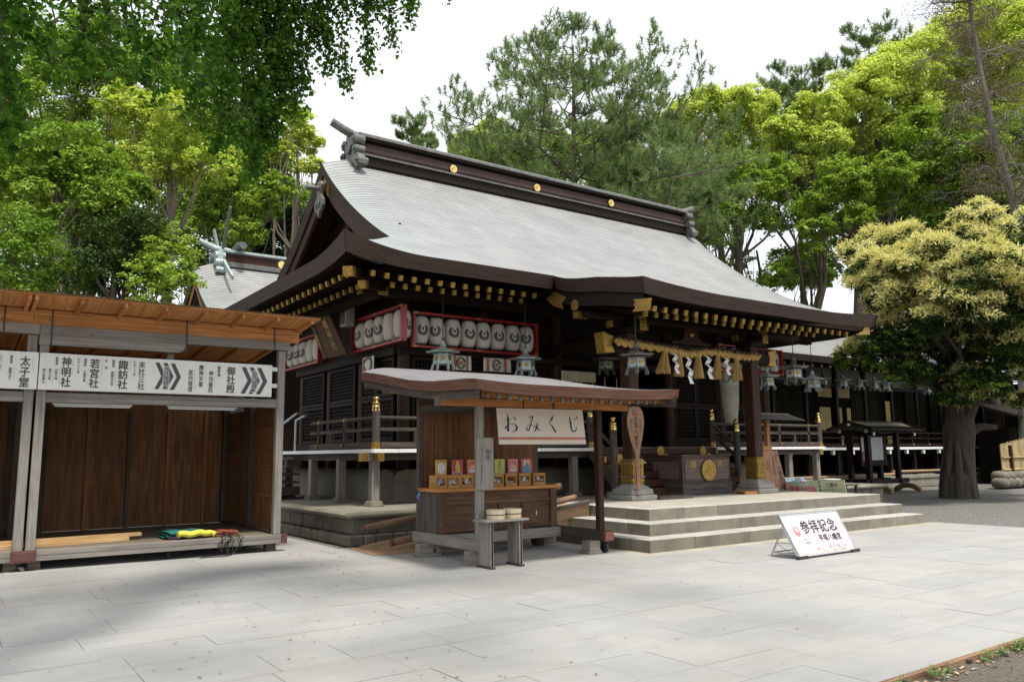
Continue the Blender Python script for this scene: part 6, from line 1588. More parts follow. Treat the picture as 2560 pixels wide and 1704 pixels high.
for x, y in ((18.1, 11.5), (18.1, 13.1), (18.55, 11.5), (18.55, 13.1)):
    b = MB(); b.box(x-.025, x+.025, y-.025, y+.025, 0, .74); b.build('leg', MT['iron'], tb)
bq = [vec((18.0, 13.16, .81)), vec((18.0, 11.46, .895)), vec((18.0, 11.38, .30)), vec((18.0, 13.08, .30))]
b = MB(); b.hexa([bq[3], bq[2], bq[2]+vec((.012, 0, 0)), bq[3]+vec((.012, 0, 0)), bq[0], bq[1], bq[1]+vec((.012, 0, 0)), bq[0]+vec((.012, 0, 0))]); b.build('banner', plain('pale_green_banner', (.42, .45, .30), .6, 0, .1, 3), tb)
bt = lambda t, fx, fy, fw, fh, m, **k: plane_text(t, *bq, fx, fy, fw, fh, m, tb, **k)
prd = plain('magenta_print', (.55, .05, .10), .6)
bt('開運十社詣', .29, .36, .46, .3, MT['white'], thick=.05, off=.003, name='lettering_edge'); bt('開運十社詣', .29, .36, .45, .3, prd, thick=.025, off=.006)
bt('ご案内', .79, .20, .17, .24, MT['black'], thick=.012); bt('ご自由にお取りください', .79, .40, .32, .14, MT['charc'])
b = MB(); rs = random.Random(6)
for k in range(16):
    fx = rs.uniform(.02, .52); fy = rs.uniform(.03, .25); p = bq[0]+(bq[1]-bq[0])*fx+(bq[3]-bq[0])*fy; rr_ = rs.uniform(.03, .07)
    b.prism([(rr_*1.6*math.cos(a), rr_*.7*math.sin(a)) for a in np.linspace(0, 6, 9)], p+vec((-.0006-.0001*k, 0, 0)), (0, -1, 0), (0, 0, 1), (-.0003, 0, 0), k % 3)
for k in range(4):
    p = bq[0]+(bq[1]-bq[0])*.585+(bq[3]-bq[0])*(.06+.2*k); b.prism([(0, .05), (.035, 0), (0, -.05), (-.035, 0)], p+vec((-.001, 0, 0)), (0, -1, 0), (0, 0, 1), (-.001, 0, 0), 3)
b.build('print', [plain('spring_green_print', (.35, .52, .22), .6), plain('sky_print', (.45, .58, .62), .6), plain('rose_print', (.62, .34, .36), .6), plain('dark_green_print', (.03, .16, .12), .6)], tb)
lo_ = thing('white_basin', 'shallow white basin on the leaflet table', 'basin', (18.3, 12.0, .775))
b = MB(); b.lathe([(.0, .78), (.16, .78), (.20, .88), (.215, .885), (.215, .90), (.19, .90), (.15, .80), (0, .79)], (18.3, 12.0, 0), 20); b.build('bowl', MT['white'], lo_, smooth=40)
b = MB(); b.hexa([(18.15, 12.75, .775), (18.5, 12.75, .775), (18.5, 13.1, .775), (18.15, 13.1, .775), (18.3, 12.9, .93), (18.35, 12.9, .93), (18.35, 12.95, .93), (18.3, 12.95, .93)]); tag(b.build('folded_leaflets', plain('pale_blue_card', (.55, .66, .72), .6)), 'pale blue tent shaped pile of leaflets on the table', 'leaflets')
# ------------------------------------------------------------------ hall of worship behind, left
def small_hall():
    hr = thing('rear_hall', 'rear shrine hall with patinated copper roof and crossed finials behind the main hall', 'shrine', (14.5, 33, 0))
    Yr = 33.0; X0, X1 = 7.55, 22.0; zr_ = 9.3
    hp = lambda d: 9.35-0.98*d+0.10*d*d*.55 if d < 6 else 0
    py = np.array([0, 1, 2, 3, 4, 5.2]); pz = np.array([9.55, 8.55, 7.75, 7.1, 6.6, 6.2])
    def Z(x, d):
        e = x-X0; a = max(0, 1-e/1.5); return float(interp_smooth(d, py, pz))-.42*a**2*max(0, 1-d/6)
    b = MB()
    b.grid(lambda a, t: (X0+(X1-X0)*a**1.6, Yr-5.2*(1-t), Z(X0+(X1-X0)*a**1.6, 5.2*(1-t))), 50, 26, 0, lambda a, t: (X0+(X1-X0)*a**1.6, (1-t)*-6.2))
    b.grid(lambda a, t: (X1-(X1-X0)*a, Yr+5.2*t, Z(X1-(X1-X0)*a, 5.2*t)), 20, 10, 0, lambda a, t: (a*14, t*6))
    b.build('roof', MT['roof'], hr, smooth=40)
    ys_ = np.concatenate([np.linspace(Yr+5.2, Yr, 20), np.linspace(Yr, Yr-5.2, 20)[1:]]); b = MB()
    L_ = [(X0-.01, y, Z(X0, abs(y-Yr))+.02) for y in ys_]; strip(b, L_, [.33]*len(L_), (.05, 0, 0), 0, 3); b.build('verge_fascia', MT['fascia'], hr)
    b = MB(); strip(b, [(X0+.12, p[1], p[2]-.3) for p in L_], [.45]*len(L_), (0, 0, 0), 0, 2); b.build('barge_board', MT['orange'], hr)
    b = MB(); b.prism([(Yr-4.9, 5.2)]+[(p[1], p[2]-.1) for p in L_[::-1]]+[(Yr+4.9, 5.2)], (X0+.9, 0, 0), (0, 1, 0), (0, 0, 1), (.1, 0, 0)); b.build('gable_wall', MT['dark'], hr)
    b = MB(); b.box(X0+1.2, X1-1, Yr-3.6, Yr+3.6, 0, 6.6); b.build('wall', MT['dark'], hr)
    b = MB(); xa = 8.5
    b.box(xa, X1-.6, Yr-.32, Yr+.32, 9.35, 9.55, 2); b.box(xa, X1-.6, Yr-.25, Yr+.25, 9.55, 9.9, 0); b.box(xa, X1-.6, Yr-.30, Yr+.30, 9.9, 9.95, 2); b.box(xa, X1-.6, Yr-.36, Yr+.36, 9.95, 10.05, 1)
    b.build('ridge', [MT['dark2'], MT['verd'], MT['bronze']], hr)
    b = MB()
    for s_ in (1, -1):
        for yy, zz, r_ in ((.34, 9.75, .17), (.44, 9.45, .15), (.60, 9.1, .13)): b.tube([(xa-.2, Yr+yy*s_, zz), (xa+.2, Yr+yy*s_, zz)], r_, 12)
    b.box(xa-.1, xa+.1, Yr-.5, Yr+.5, 9.0, 10.0); b.tube([(xa+.5, Yr, 10.05), (xa-.1, Yr, 10.1), (xa-.75, Yr, 10.35)], [.13, .13, .11], 10); b.build('ridge_ornament', MT['verd'], hr, smooth=40)
    for d in (1, -1):
        b = MB(); b.beam((8.62, Yr+1.9*d, 8.55), (8.62, Yr-.25*d, 10.0), .16, .09, 0, (1, 0, 0)); b.beam((8.62, Yr-.25*d, 10.0), (8.62, Yr-1.2*d, 11.6 if d > 0 else 11.2), .16, .09, 0, (1, 0, 0)); b.build('forked_finial', MT['verd'] if d < 0 else MT['bronze'], hr)
    for x in (9.3, 12.2, 15):
        b = MB(); b.tube([(x, Yr-.85, 10.18), (x, Yr-.3, 10.22), (x, Yr+.85, 10.18)], [.15, .21, .15], 14); b.build('ridge_billet', MT['bronze'], hr, smooth=40)
    b = MB(); b.lathe([(0, .03), (.16, .03), (.16, 0)], (11.1, Yr-.27, 9.72), 16, 0, 1); b.build('ridge_crest', MT['brass'], hr)
small_hall()

# ------------------------------------------------------------------ corridor building on the right
co_ = thing('corridor_building', 'long low dark wooden corridor building with lattice doors and white edged veranda', 'building', (32, 20.6, 0))
CXA, CXB = 23.0, 56.0
def Zc(d): return float(interp_smooth(d, np.array([0, 1.5, 3, 4.6]), np.array([5.36, 5.95, 6.65, 7.6])))
b = MB(); b.grid(lambda a, t: (CXA+(CXB-CXA)*a, 18.7+4.6*t, Zc(4.6*t)), 20, 12, 0, lambda a, t: (a*33, 5.2*t)); b.grid(lambda a, t: (CXB-(CXB-CXA)*a, 23.3+4.6*t, Zc(4.6*(1-t))), 20, 6); b.build('roof', MT['roof'], co_, smooth=40)
b = MB(); strip(b, [(x, 18.69, Zc(0)+.012) for x in np.linspace(CXA, CXB, 24)], [.26]*24, (0, .06, 0), 0, 3); b.build('eave_fascia', MT['fascia'], co_)
b = MB(); b.grid(lambda a, t: (CXA+(CXB-CXA)*a, 18.76+1.95*t, 5.09+.3*t), 6, 2); b.build('soffit', MT['dark'], co_)
for k in range(34):
    x = CXA+.4+.6*k
    b = MB(); b.beam((x, 19.0, 5.02), (x, 20.6, 5.28), .08, .09); b.beam((x, 18.985, 5.02), (x, 19.02, 5.02), .09, .10, 1); b.build('rafter', [MT['dark'], MT['gold']], co_)
b = MB(); b.box(CXA, CXB, 20.7, 20.8, 4.58, 5.3); b.build('plaster_band', plain('dull_white_plaster', (.22, .21, .19), .9), co_)
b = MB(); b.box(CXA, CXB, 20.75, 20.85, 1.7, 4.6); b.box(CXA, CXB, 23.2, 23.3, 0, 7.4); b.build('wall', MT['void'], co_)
b = MB(); b.box(CXA, CXB, 20.58, 20.72, 4.4, 4.56); b.box(CXA, CXB, 20.6, 20.72, 1.7, 1.85); b.build('wall_beam', MT['dark'], co_)
for k in range(15):
    x = 23.2+2.25*k; b = MB(); b.box(x-.09, x+.09, 20.56, 20.74, .5, 5.3); b.build('pillar', MT['dark'], co_)
ylw = plain('yellow_painted_panel', (.30, .22, .05), .6, 0, .25, 2)
pan = plain('green_backlit_pane', (.016, .022, .009), .8, 0, .5, 1.2, 0, .05)  # greenish light from the trees behind put into the pane colour
def latt(x0, x1, z0, z1, nx, nz):
    b = MB(); b.box(x0, x1, 20.66, 20.68, z0, z1, 1)
    for i in range(nx+1): xx = x0+(x1-x0)*i/nx; b.box(xx-.012, xx+.012, 20.62, 20.655, z0, z1)
    for i in range(nz+1): zz = z0+(z1-z0)*i/nz; b.box(x0, x1, 20.625, 20.65, zz-.01, zz+.01)
    b.build('lattice_door', [MT['dark'], pan], co_)
for x0, x1 in ((25.6, 27.5), (27.9, 29.0), (29.1, 29.7), (33.4, 34.4), (34.5, 35.5), (38, 39.8), (40.3, 42)): latt(x0, x1, 1.9, 4.35, max(4, int((x1-x0)/.16)), 10)
for x0, x1, za, zb in ((24.7, 25.4, 1.9, 2.9), (30.95, 31.75, 2.5, 3.5), (32.3, 32.6, 1.9, 3.5), (33.0, 33.3, 1.9, 3.5), (30.9, 31.9, 3.95, 4.35), (32.3, 33.3, 3.95, 4.35), (36.2, 36.6, 1.9, 3.9)):
    b = MB(); b.box(x0, x1, 20.64, 20.67, za, zb); b.build('painted_panel', ylw, co_)
b = MB(); b.box(CXA, CXB, 19.33, 20.7, 1.62, 1.70); b.build('veranda_floor', MT['dark'], co_)
b = MB(); b.box(CXA, CXB, 19.29, 19.33, 1.63, 1.735); b.build('floor_board_end', MT['white'], co_)
for k in range(20):
    b = MB(); x = 26.9+1.42*k; b.box(x-.06, x+.06, 19.30, 19.42, 1.44, 1.6); b.build('joist_end', MT['white'], co_)
for k in range(16):
    b = MB(); x = 24.3+2.0*k; b.box(x-.08, x+.08, 19.45, 19.6, .5, 1.62); b.build('veranda_post', MT['dark'], co_)
b = MB()
for z in (2.36, 2.12): b.tube([(CXA, 19.45, z), (CXB, 19.45, z)], .04 if z > 2.3 else .03, 8)
b.box(CXA, CXB, 19.40, 19.5, 1.78, 1.9)
b.build('railing', MT['dark'], co_, smooth=40)
for k in range(22):
    b = MB(); x = 24.9+1.4*k; b.box(x-.04, x+.04, 19.41, 19.49, 1.9, 2.33); b.build('baluster', MT['dark'], co_)
    b = MB(); b.lathe([(0, -.04), (.03, -.03), (.045, 0), (.03, .03), (0, .04)], (x, 19.38, 1.84), 8); b.build('gilt_boss', MT['gold'], co_, smooth=60)
b = MB(); b.box(24, CXB, 18.9, 24, 0, .5); b.box(24, CXB, 18.85, 19.3, .38, .503); b.build('platform', m_stone('corridor_cement', (.20, .185, .145), (.34, .315, .25), 2, .2), co_)
lab_c = ['darkest bronze lantern, first from the left along the corridor eave', 'second bronze lantern from the left along the corridor eave', 'third bronze lantern from the left along the corridor eave', 'fourth bronze lantern from the left along the corridor eave', 'fifth bronze lantern from the left along the corridor eave', 'small bronze lantern deep behind the large porch lantern', 'bronze lantern on the corridor partly hidden by the tree trunk']
for (x, m), l in zip(((29.41, 'bronze'), (30.83, 'verd'), (32.07, 'verd'), (33.26, 'verd'), (34.15, 'verd'), (27.37, 'bronze'), (37.9, 'verd')), lab_c):
    bronze_lantern((x, 19.4, 4.55), 5.05, l, .95, m, random.random())
pole_m = wood('tan_pole_bamboo', (.25, .15, .09), (.42, .29, .19), .6, .1)
for k, (xa, xb, y, z, lab) in enumerate(((25.5, 33.9, 19.0, .56, 'long tan pole lying on the corridor platform nearest the hall'), (33.5, 44, 19.02, .66, 'long tan pole resting on blocks along the corridor platform'))):
    b = MB(); b.tube([(xa, y, z+.02), ((xa+xb)/2, y+.02, z), (xb, y, z+.02)], .055, 10, 0); b.build
    tag(b.build('tan_pole', pole_m, smooth=40), lab, 'pole')
for x_, l_ in ((33.6, 'dark block under the near end of the long tan pole'), (37.3, 'dark block under the middle of the long tan pole')):
    b = MB(); b.box(x_, x_+.2, 18.95, 19.15, .503, .6); tag(b.build('pole_block', MT['dark']), l_, 'block')

# ------------------------------------------------------------------ roofed notice board
nbd = thing('notice_board', 'dark roofed wooden notice board with white and red papers under the flowering tree', 'notice board', (30, 17.7, 0))
XA, XB, YC = 28.55, 32.4, 17.83
def Zn(d): return 2.72-.30*d-.06*math.sin(d*2)
mossy = m_roof('x_tmp'); D.materials.remove(mossy)
b = MB()
for s_ in (-1, 1): b.grid(lambda a, t: ((XA+(XB-XA)*a), YC+s_*.95*(1-t if s_ < 0 else t), Zn(.95*(1-t if s_ < 0 else t))), 20, 8, 0, lambda a, t: (a*3.8, t*1.0))
tm = NT('mossy_plank_roof'); u_, v_ = tm.uvco(); fr_ = tm.math('FRACT', tm.math('MULTIPLY', v_, 9.0)); nn_ = tm.noise(tm.objco(), 3.0, 5, .6)
cc = tm.ramp(nn_, [(.3, (.045, .04, .028)), (.6, (.085, .08, .045)), (.75, (.09, .10, .035))]); cc = tm.mix(tm.ramp(fr_, [(0, .8), (.15, 0)]), cc, (.01, .01, .008)); tm.base(cc); tm.rough(.8)
b.build('roof', tm.m, nbd)
b = MB()
for s_ in (-1, 1):
    b.beam((XA+.02, YC, 2.70), (XA+.02, YC+s_*.97, 2.42), .05, .10); b.beam((XB-.02, YC, 2.70), (XB-.02, YC+s_*.97, 2.42), .05, .10); b.beam((XA, YC+s_*.93, 2.40), (XB, YC+s_*.93, 2.40), .05, .06)
b.box(XA-.02, XB+.02, YC-.05, YC+.05, 2.70, 2.76); b.build('roof_edge', MT['dark'], nbd)
b = MB(); b.box(XA+.25, XB-.25, YC-.62, YC-.5, 2.28, 2.40); b.box(XA+.25, XB-.25, YC+.5, YC+.62, 2.28, 2.40); b.box(XA+.4, XA+.5, YC-.75, YC+.75, 2.18, 2.28); b.box(XB-.5, XB-.4, YC-.75, YC+.75, 2.18, 2.28); b.build('roof_beam', MT['dark'], nbd)
for x, y, z in ((XA+.25, YC-.56, 2.34), (XA+.25, YC+.56, 2.34), (XA+.01, YC, 2.62), (XA+.45, YC-.75, 2.23), (XB-.45, YC-.75, 2.23)):
    b = MB(); (b.box(x-.015, x+.002, y-.06, y+.06, z-.06, z+.06) if y > YC-.7 else b.box(x-.06, x+.06, y-.015, y+.002, z-.06, z+.06)); b.build('white_beam_end', MT['white'], nbd)
for k in range(22):
    b = MB(); x = XA+.1+.17*k; b.beam((x, YC-.90, 2.385), (x, YC-.4, 2.54), .05, .05); b.beam((x, YC-.905, 2.384), (x, YC-.895, 2.386), .052, .052, 1); b.build('rafter', [MT['dark'], MT['grey']], nbd)
for x in (28.95, 31.0):
    for y in (17.35, 18.1):
        b = MB(); b.box(x-.09, x+.09, y-.09, y+.09, .4, 2.3); b.build('post', MT['dark'], nbd)
b = MB(); b.box(28.6, 31.6, 17.25, 17.45, .32, .5); b.box(28.6, 31.6, 18.0, 18.2, .32, .5); b.box(28.86, 29.04, 17.2, 18.25, .3, .48); b.box(30.9, 31.1, 17.2, 18.25, .3, .48); b.box(29.04, 30.9, 17.68, 17.78, 1.0, 1.18); b.build('base_frame', MT['dark'], nbd)
mo = plain('mossy_ochre_wood', (.16, .11, .03), .8, 0, .4, 4)
for x in (28.95, 31.0):
    for s_ in (-1, 1):
        b = MB(); y = YC-.1+s_*.72
        b.prism([(-.55, 0), (-.5, .15), (-.25, .29), (0, .33), (.25, .29), (.5, .15), (.55, 0), (.42, 0), (.25, .10), (0, .14), (-.25, .10), (-.42, 0)], (x-.09, y, 0), (0, 1, 0), (0, 0, 1), (.18, 0, 0)); b.build('arched_foot', mo, nbd)
b = MB(); b.box(29.06, 30.88, 17.70, 17.75, 1.18, 2.2); b.build('panel', MT['dark'], nbd)
for x0, x1, z0_, z1_, m in ((29.10, 29.58, 1.55, 2.1, 'paper'), (29.14, 29.60, 1.20, 1.53, 'red'), (29.78, 30.6, 1.22, 2.12, 'paper')):
    b = MB(); b.box(x0, x1, 17.685, 17.70, z0_, z1_); b.build('notice_sheet', MT[m] if m != 'paper' else plain('grey_white_notice', (.5, .5, .49), .6), nbd)
lettering('奉納', (29.37, 17.684, 1.37), (1, 0, 0), (0, 0, 1), .2, .25, MT['white'], nbd, vertical=True)
for k in range(9):
    pass

# ------------------------------------------------------------------ bamboo fence and stone kerb at far right
bf_ = thing('bamboo_fence', 'low bamboo fence on a rough stone kerb at the right edge', 'fence', (38, 15.6, 0))
bam = wood('dry_bamboo', (.30, .22, .10), (.52, .42, .24), .55, .3)
for k in range(40):
    x = 35.9+.105*k; b = MB(); b.tube([(x, 15.6, .5), (x, 15.6, 1.78+.05*math.sin(k*2.3)+.012*k)], .045, 8); b.build('bamboo_stake', bam, bf_, smooth=40)
b = MB()
for z in (.75, 1.25): b.tube([(35.85, 15.53, z), (40.2, 15.53, z)], .035, 8)
b.build('cross_rail', bam, bf_, smooth=40)
b = MB(); b.box(36.5, 36.62, 15.45, 15.57, .3, 1.75); b.build('fence_post', MT['dark2'], bf_)
sk = thing('stone_kerb', 'rough boulder kerb under the bamboo fence', 'stone kerb', (38, 15.4, 0))
rs = random.Random(31); x = 35.0
while x < 41:
    l = rs.uniform(.5, .9)
    for lv in range(2):
        b = MB(); c = (x+l/2+lv*.3, 15.45+lv*.12, .22+.27*lv); r_ = (l*.56, .34, .2)
        b.grid(lambda a, t: (c[0]+r_[0]*math.copysign(abs(math.cos(6.2832*a))**.7, math.cos(6.2832*a))*math.sin(math.pi*t)**.5*(1+.08*math.sin(a*17+x)), c[1]+r_[1]*math.sin(6.2832*a)*math.sin(math.pi*t)**.5, c[2]-r_[2]*math.cos(math.pi*t)*(1+.1*math.sin(a*12+x))), 14, 8); b.build('boulder', MT['rubble'], sk, smooth=60)
    x += l
# dark outbuilding behind the tree
ob = thing('outbuilding', 'dark timber outbuilding in shade at the right edge behind the bamboo fence', 'building', (46, 19, 0))
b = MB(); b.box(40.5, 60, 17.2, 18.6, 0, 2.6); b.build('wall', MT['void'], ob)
b = MB(); b.hexa([(40, 16.5, 3.0), (61, 16.5, 3.0), (61, 19.2, 3.9), (40, 19.2, 3.9), (40, 16.5, 3.12), (61, 16.5, 3.12), (61, 19.2, 4.05), (40, 19.2, 4.05)]); b.build('roof', MT['dark'], ob)
for z in (2.35, 2.75, 3.0):
    b = MB(); b.box(43.4, 45.6, 17.1, 17.18, z, z+.07 if z > 2.4 else z+.16); b.build('window_rail', MT['grey'], ob)

# ------------------------------------------------------------------ fallen leaves, weeds
rl = np.random.default_rng(17)
b = MB()
def gl(x, y, s_, m):
    a = rl.uniform(0, 6.28); t = rl.uniform(-.35, .35); d = vec((math.cos(a), math.sin(a), t*.4)); n_ = vec((-math.sin(a), math.cos(a), rl.uniform(-.4, .4))); c = vec((x, y, .006+abs(t)*s_*.3))
    b.face([c-d*s_, c+n_*s_*.45+(0, 0, .004), c+d*s_*1.1+vec((0, 0, .006)), c-n_*s_*.45+(0, 0, .003)], None, m)
for k in range(330):
    x = rl.normal(2.3, 2.2); y = 4.5+abs(rl.normal(0, 1))*4.2
    if y > 13 or x > 9 or x < -3.5: continue
    gl(x, y, rl.uniform(.008, .024), int(rl.choice([0, 0, 1, 4, 4, 3])))
for k in range(60): gl(rl.uniform(3, 17), rl.uniform(3.6, 9), rl.uniform(.007, .017), int(rl.choice([1, 2, 3])))
for k in range(170): gl(rl.uniform(4.4, 6.6), rl.uniform(11.0, 13.4), rl.uniform(.01, .022), int(rl.choice([0, 1, 4])))
for k in range(260): gl(rl.uniform(4.6, 9.5), 3.20-abs(rl.normal(0, .10)), rl.uniform(.014, .034), int(rl.choice([0, 1, 4, 4]))); b.v[-1], 
for i in range(len(b.v)):
    if b.v[i][1] < 3.235: b.v[i] = (b.v[i][0], b.v[i][1], b.v[i][2]-.03)
lf = b.build('fallen_leaves', [plain('russet_leaf', (.24, .07, .035), .7, 0, .3), plain('brown_leaf', (.13, .075, .04), .7, 0, .3), plain('dark_leaf', (.05, .035, .025), .7), plain('green_leaf_scrap', (.12, .20, .05), .6, 0, .3), plain('tan_leaf', (.42, .31, .20), .7, 0, .2)], origin=(0, 0, 0))
tag(lf, kind='stuff')
b = MB()
for cx_, n in ((5.45, 9), (5.95, 16), (6.12, 8), (6.75, 14), (7.0, 10), (7.3, 22), (7.45, 18), (7.9, 14), (8.4, 16)):
    for k in range(n):
        x = cx_+rl.normal(0, .07); y = 3.195-abs(rl.normal(0, .035)); h = rl.uniform(.02, .09); a = rl.uniform(0, 6.28)
        b.beam((x, y, -.03), (x+.02*math.cos(a), y+.02*math.sin(a), h-.03), .003, .003)
        for q in range(4):
            aa = a+q*1.6; l = rl.uniform(.018, .04); c = vec((x+.02*math.cos(a)*(q/4), y+.02*math.sin(a)*(q/4), -.03+h*(.4+.2*q))); d = vec((math.cos(aa), math.sin(aa), .35)); n_ = vec((-math.sin(aa), math.cos(aa), 0))
            b.face([c, c+d*l*.5+n_*l*.3, c+d*l, c+d*l*.5-n_*l*.3])
tag(b.build('weeds', plain('weed_leaf', (.13, .22, .05), .6, 0, .3, 30), origin=(0, 0, 0)), kind='stuff')
# ------------------------------------------------------------------ trees
def leaf_mat(name, stops, trans=0.35, rough=0.55):
    t = NT(name); at = t.add('ShaderNodeAttribute', attribute_name='tone')
    c = t.ramp(at.outputs['Fac'], stops); t.base(c); t.rough(rough)
    t.b.inputs['Specular IOR Level'].default_value = 0.12
    tr = t.add('ShaderNodeBsdfTranslucent'); t.link(t.mix(1.0, c, (1.0, 1.0, 0.55), 'MULTIPLY'), tr.inputs[0])
    mx_ = t.add('ShaderNodeMixShader'); mx_.inputs[0].default_value = trans
    t.link(t.b.outputs[0], mx_.inputs[1]); t.link(tr.outputs[0], mx_.inputs[2]); t.link(mx_.outputs[0], t.out.inputs[0])
    return t.m
LM = {
 'camphor': leaf_mat('young_camphor_leaf', [(0.0, (.14, .22, .03)), (.3, (.38, .49, .07)), (.65, (.58, .67, .15)), (1.0, (.70, .76, .25))], .36),
 'green': leaf_mat('mid_green_leaf', [(0.0, (.045, .10, .014)), (.4, (.15, .265, .035)), (.75, (.27, .40, .06)), (1.0, (.38, .48, .09))], .38),
 'dark': leaf_mat('dark_evergreen_leaf', [(0.0, (.012, .028, .010)), (.5, (.03, .062, .018)), (1.0, (.085, .12, .03))], .25),
 'pine': leaf_mat('grey_green_needle', [(0.0, (.065, .115, .045)), (.5, (.155, .235, .095)), (.9, (.29, .38, .17)), (1.0, (.30, .25, .13))], .45),
 'ginkgo': leaf_mat('ginkgo_leaf', [(0.0, (.03, .085, .010)), (.5, (.06, .15, .016)), (1.0, (.12, .24, .035))], .5, .6),
 'flower': leaf_mat('cream_catkin', [(0.0, (.48, .46, .15)), (.5, (.72, .67, .30)), (1.0, (.84, .79, .46))], .45),
 'russet': leaf_mat('sparse_brown_leaf', [(0.0, (.10, .07, .035)), (.6, (.17, .15, .06)), (1.0, (.25, .18, .12))], .35),
}
def bark(name, a, b_):
    t = NT(name); n = t.noise(t.objco((3, 3, .7)), 2.5, 6, .7); t.base(t.ramp(n, [(.3, a), (.7, b_)])); t.rough(.9); t.bump(n, .6, .05); return t.m
BK = {'brown': bark('brown_bark', (.045, .032, .022), (.12, .095, .07)), 'grey': bark('grey_bark', (.11, .10, .085), (.25, .235, .21)), 'tan': bark('pale_tan_bark', (.15, .115, .08), (.30, .245, .19)), 'dark': bark('mossy_dark_bark', (.025, .02, .014), (.075, .062, .042))}
def fast_mesh(name, V, nper, tone, mat, base):
    """V: (faces, nper, 3)"""
    n = len(V); me = D.meshes.new(name)
    me.vertices.add(n*nper); me.vertices.foreach_set('co', (V.reshape(-1, 3)-vec(base)).astype('f').ravel())
    me.loops.add(n*nper); me.loops.foreach_set('vertex_index', np.arange(n*nper, dtype='i'))
    me.polygons.add(n); me.polygons.foreach_set('loop_start', np.arange(0, n*nper, nper, dtype='i'))
    me.polygons.foreach_set('loop_total', np.full(n, nper, 'i'))
    a = me.attributes.new('tone', 'FLOAT', 'FACE'); a.data.foreach_set('value', tone.astype('f'))
    me.materials.append(mat); me.update(calc_edges=True); me.validate()
    return me
def unit_rows(a): return a/np.maximum(np.linalg.norm(a, axis=1, keepdims=True), 1e-9)
def leaf_quads(P_, N_, size, rng, asp=.55):
    n = len(P_); r = unit_rows(rng.normal(size=(n, 3))); t = unit_rows(np.cross(N_, r)); s_ = np.cross(N_, t)
    L_ = (size*rng.uniform(.7, 1.3, n))[:, None]; W_ = L_*asp
    return np.stack([P_-t*L_*.5, P_+s_*W_*.5+N_*L_*.06, P_+t*L_*.5, P_-s_*W_*.5+N_*L_*.06], 1)
def puffs_in(lobes, rng, dens=1.0, pr=(.26, .42)):
    """lobes: (centre, radius xyz); returns puff centres, radii, outward directions"""
    C_, R_, U_ = [], [], []
    for c, r in lobes:
        r = vec(r); n = int(40*dens)
        d = unit_rows(rng.normal(size=(n*2, 3))); d = d[d[:, 2] > -.55][:n]
        k = rng.uniform(.55, .98, len(d))[:, None]
        C_.append(vec(c)+d*r*k); R_.append(rng.uniform(pr[0], pr[1], len(d))*r.mean()); U_.append(d)
    return np.concatenate(C_), np.concatenate(R_), np.concatenate(U_)
def crown_mesh(name, lobes, seed, leaf, per, mat, base, dens=1.0, tone_mu=.5, pr=(.24, .40), squash=.80, asp=.55, up=.95, tone_sd=.16):
    rng = np.random.default_rng(seed); PC, PR, PU = puffs_in(lobes, rng, dens, pr)
    Vs, Ts = [], []
    for c, r, u in zip(PC, PR, PU):
        n = max(20, min(int(per*rng.uniform(.6, 1.4)*(r/.9)**1.5), 1400))
        tm = rng.normal(tone_mu, .10); ax = unit_rows(rng.normal(size=(5, 3))+u*.5+np.array([0, 0, .5]))
        # a clump is a handful of overlapping sprays, not one ball
        w = rng.integers(0, 5, n); d = unit_rows(rng.normal(size=(n, 3))+np.array([0, 0, .25]))
        p = c+ax[w]*np.array([1, 1, squash])*r*.62+d*np.array([1, 1, squash*.8])*r*(.26+.34*rng.random((n, 1))**.5)
        st = rng.random(n) < .07; p[st] += rng.normal(size=(st.sum(), 3))*r*.45
        nn = unit_rows(d*.55+ax[w]*.35+np.array([0, 0, up])+rng.normal(size=(n, 3))*.45)
        Vs.append(leaf_quads(p, nn, leaf*rng.uniform(.8, 1.2), rng, asp)); Ts.append(np.clip(tm+rng.normal(0, tone_sd, n), 0, 1))
    return fast_mesh(name, np.concatenate(Vs), 4, np.concatenate(Ts), mat, base), PC, PR
def add_part(name, me, root):
    o = D.objects.new(name, me); COL.objects.link(o); o.parent = root; return o
def limb_path(a, b_, rng, sag=.12, n=6):
    a = vec(a); b_ = vec(b_); L = np.linalg.norm(b_-a); out = []
    o1 = rng.normal(size=3)*L*sag*.5; 
    for t in np.linspace(0, 1, n): out.append(a+(b_-a)*t+o1*math.sin(math.pi*t)+rng.normal(size=3)*L*.018*(0 < t < 1))
    return out
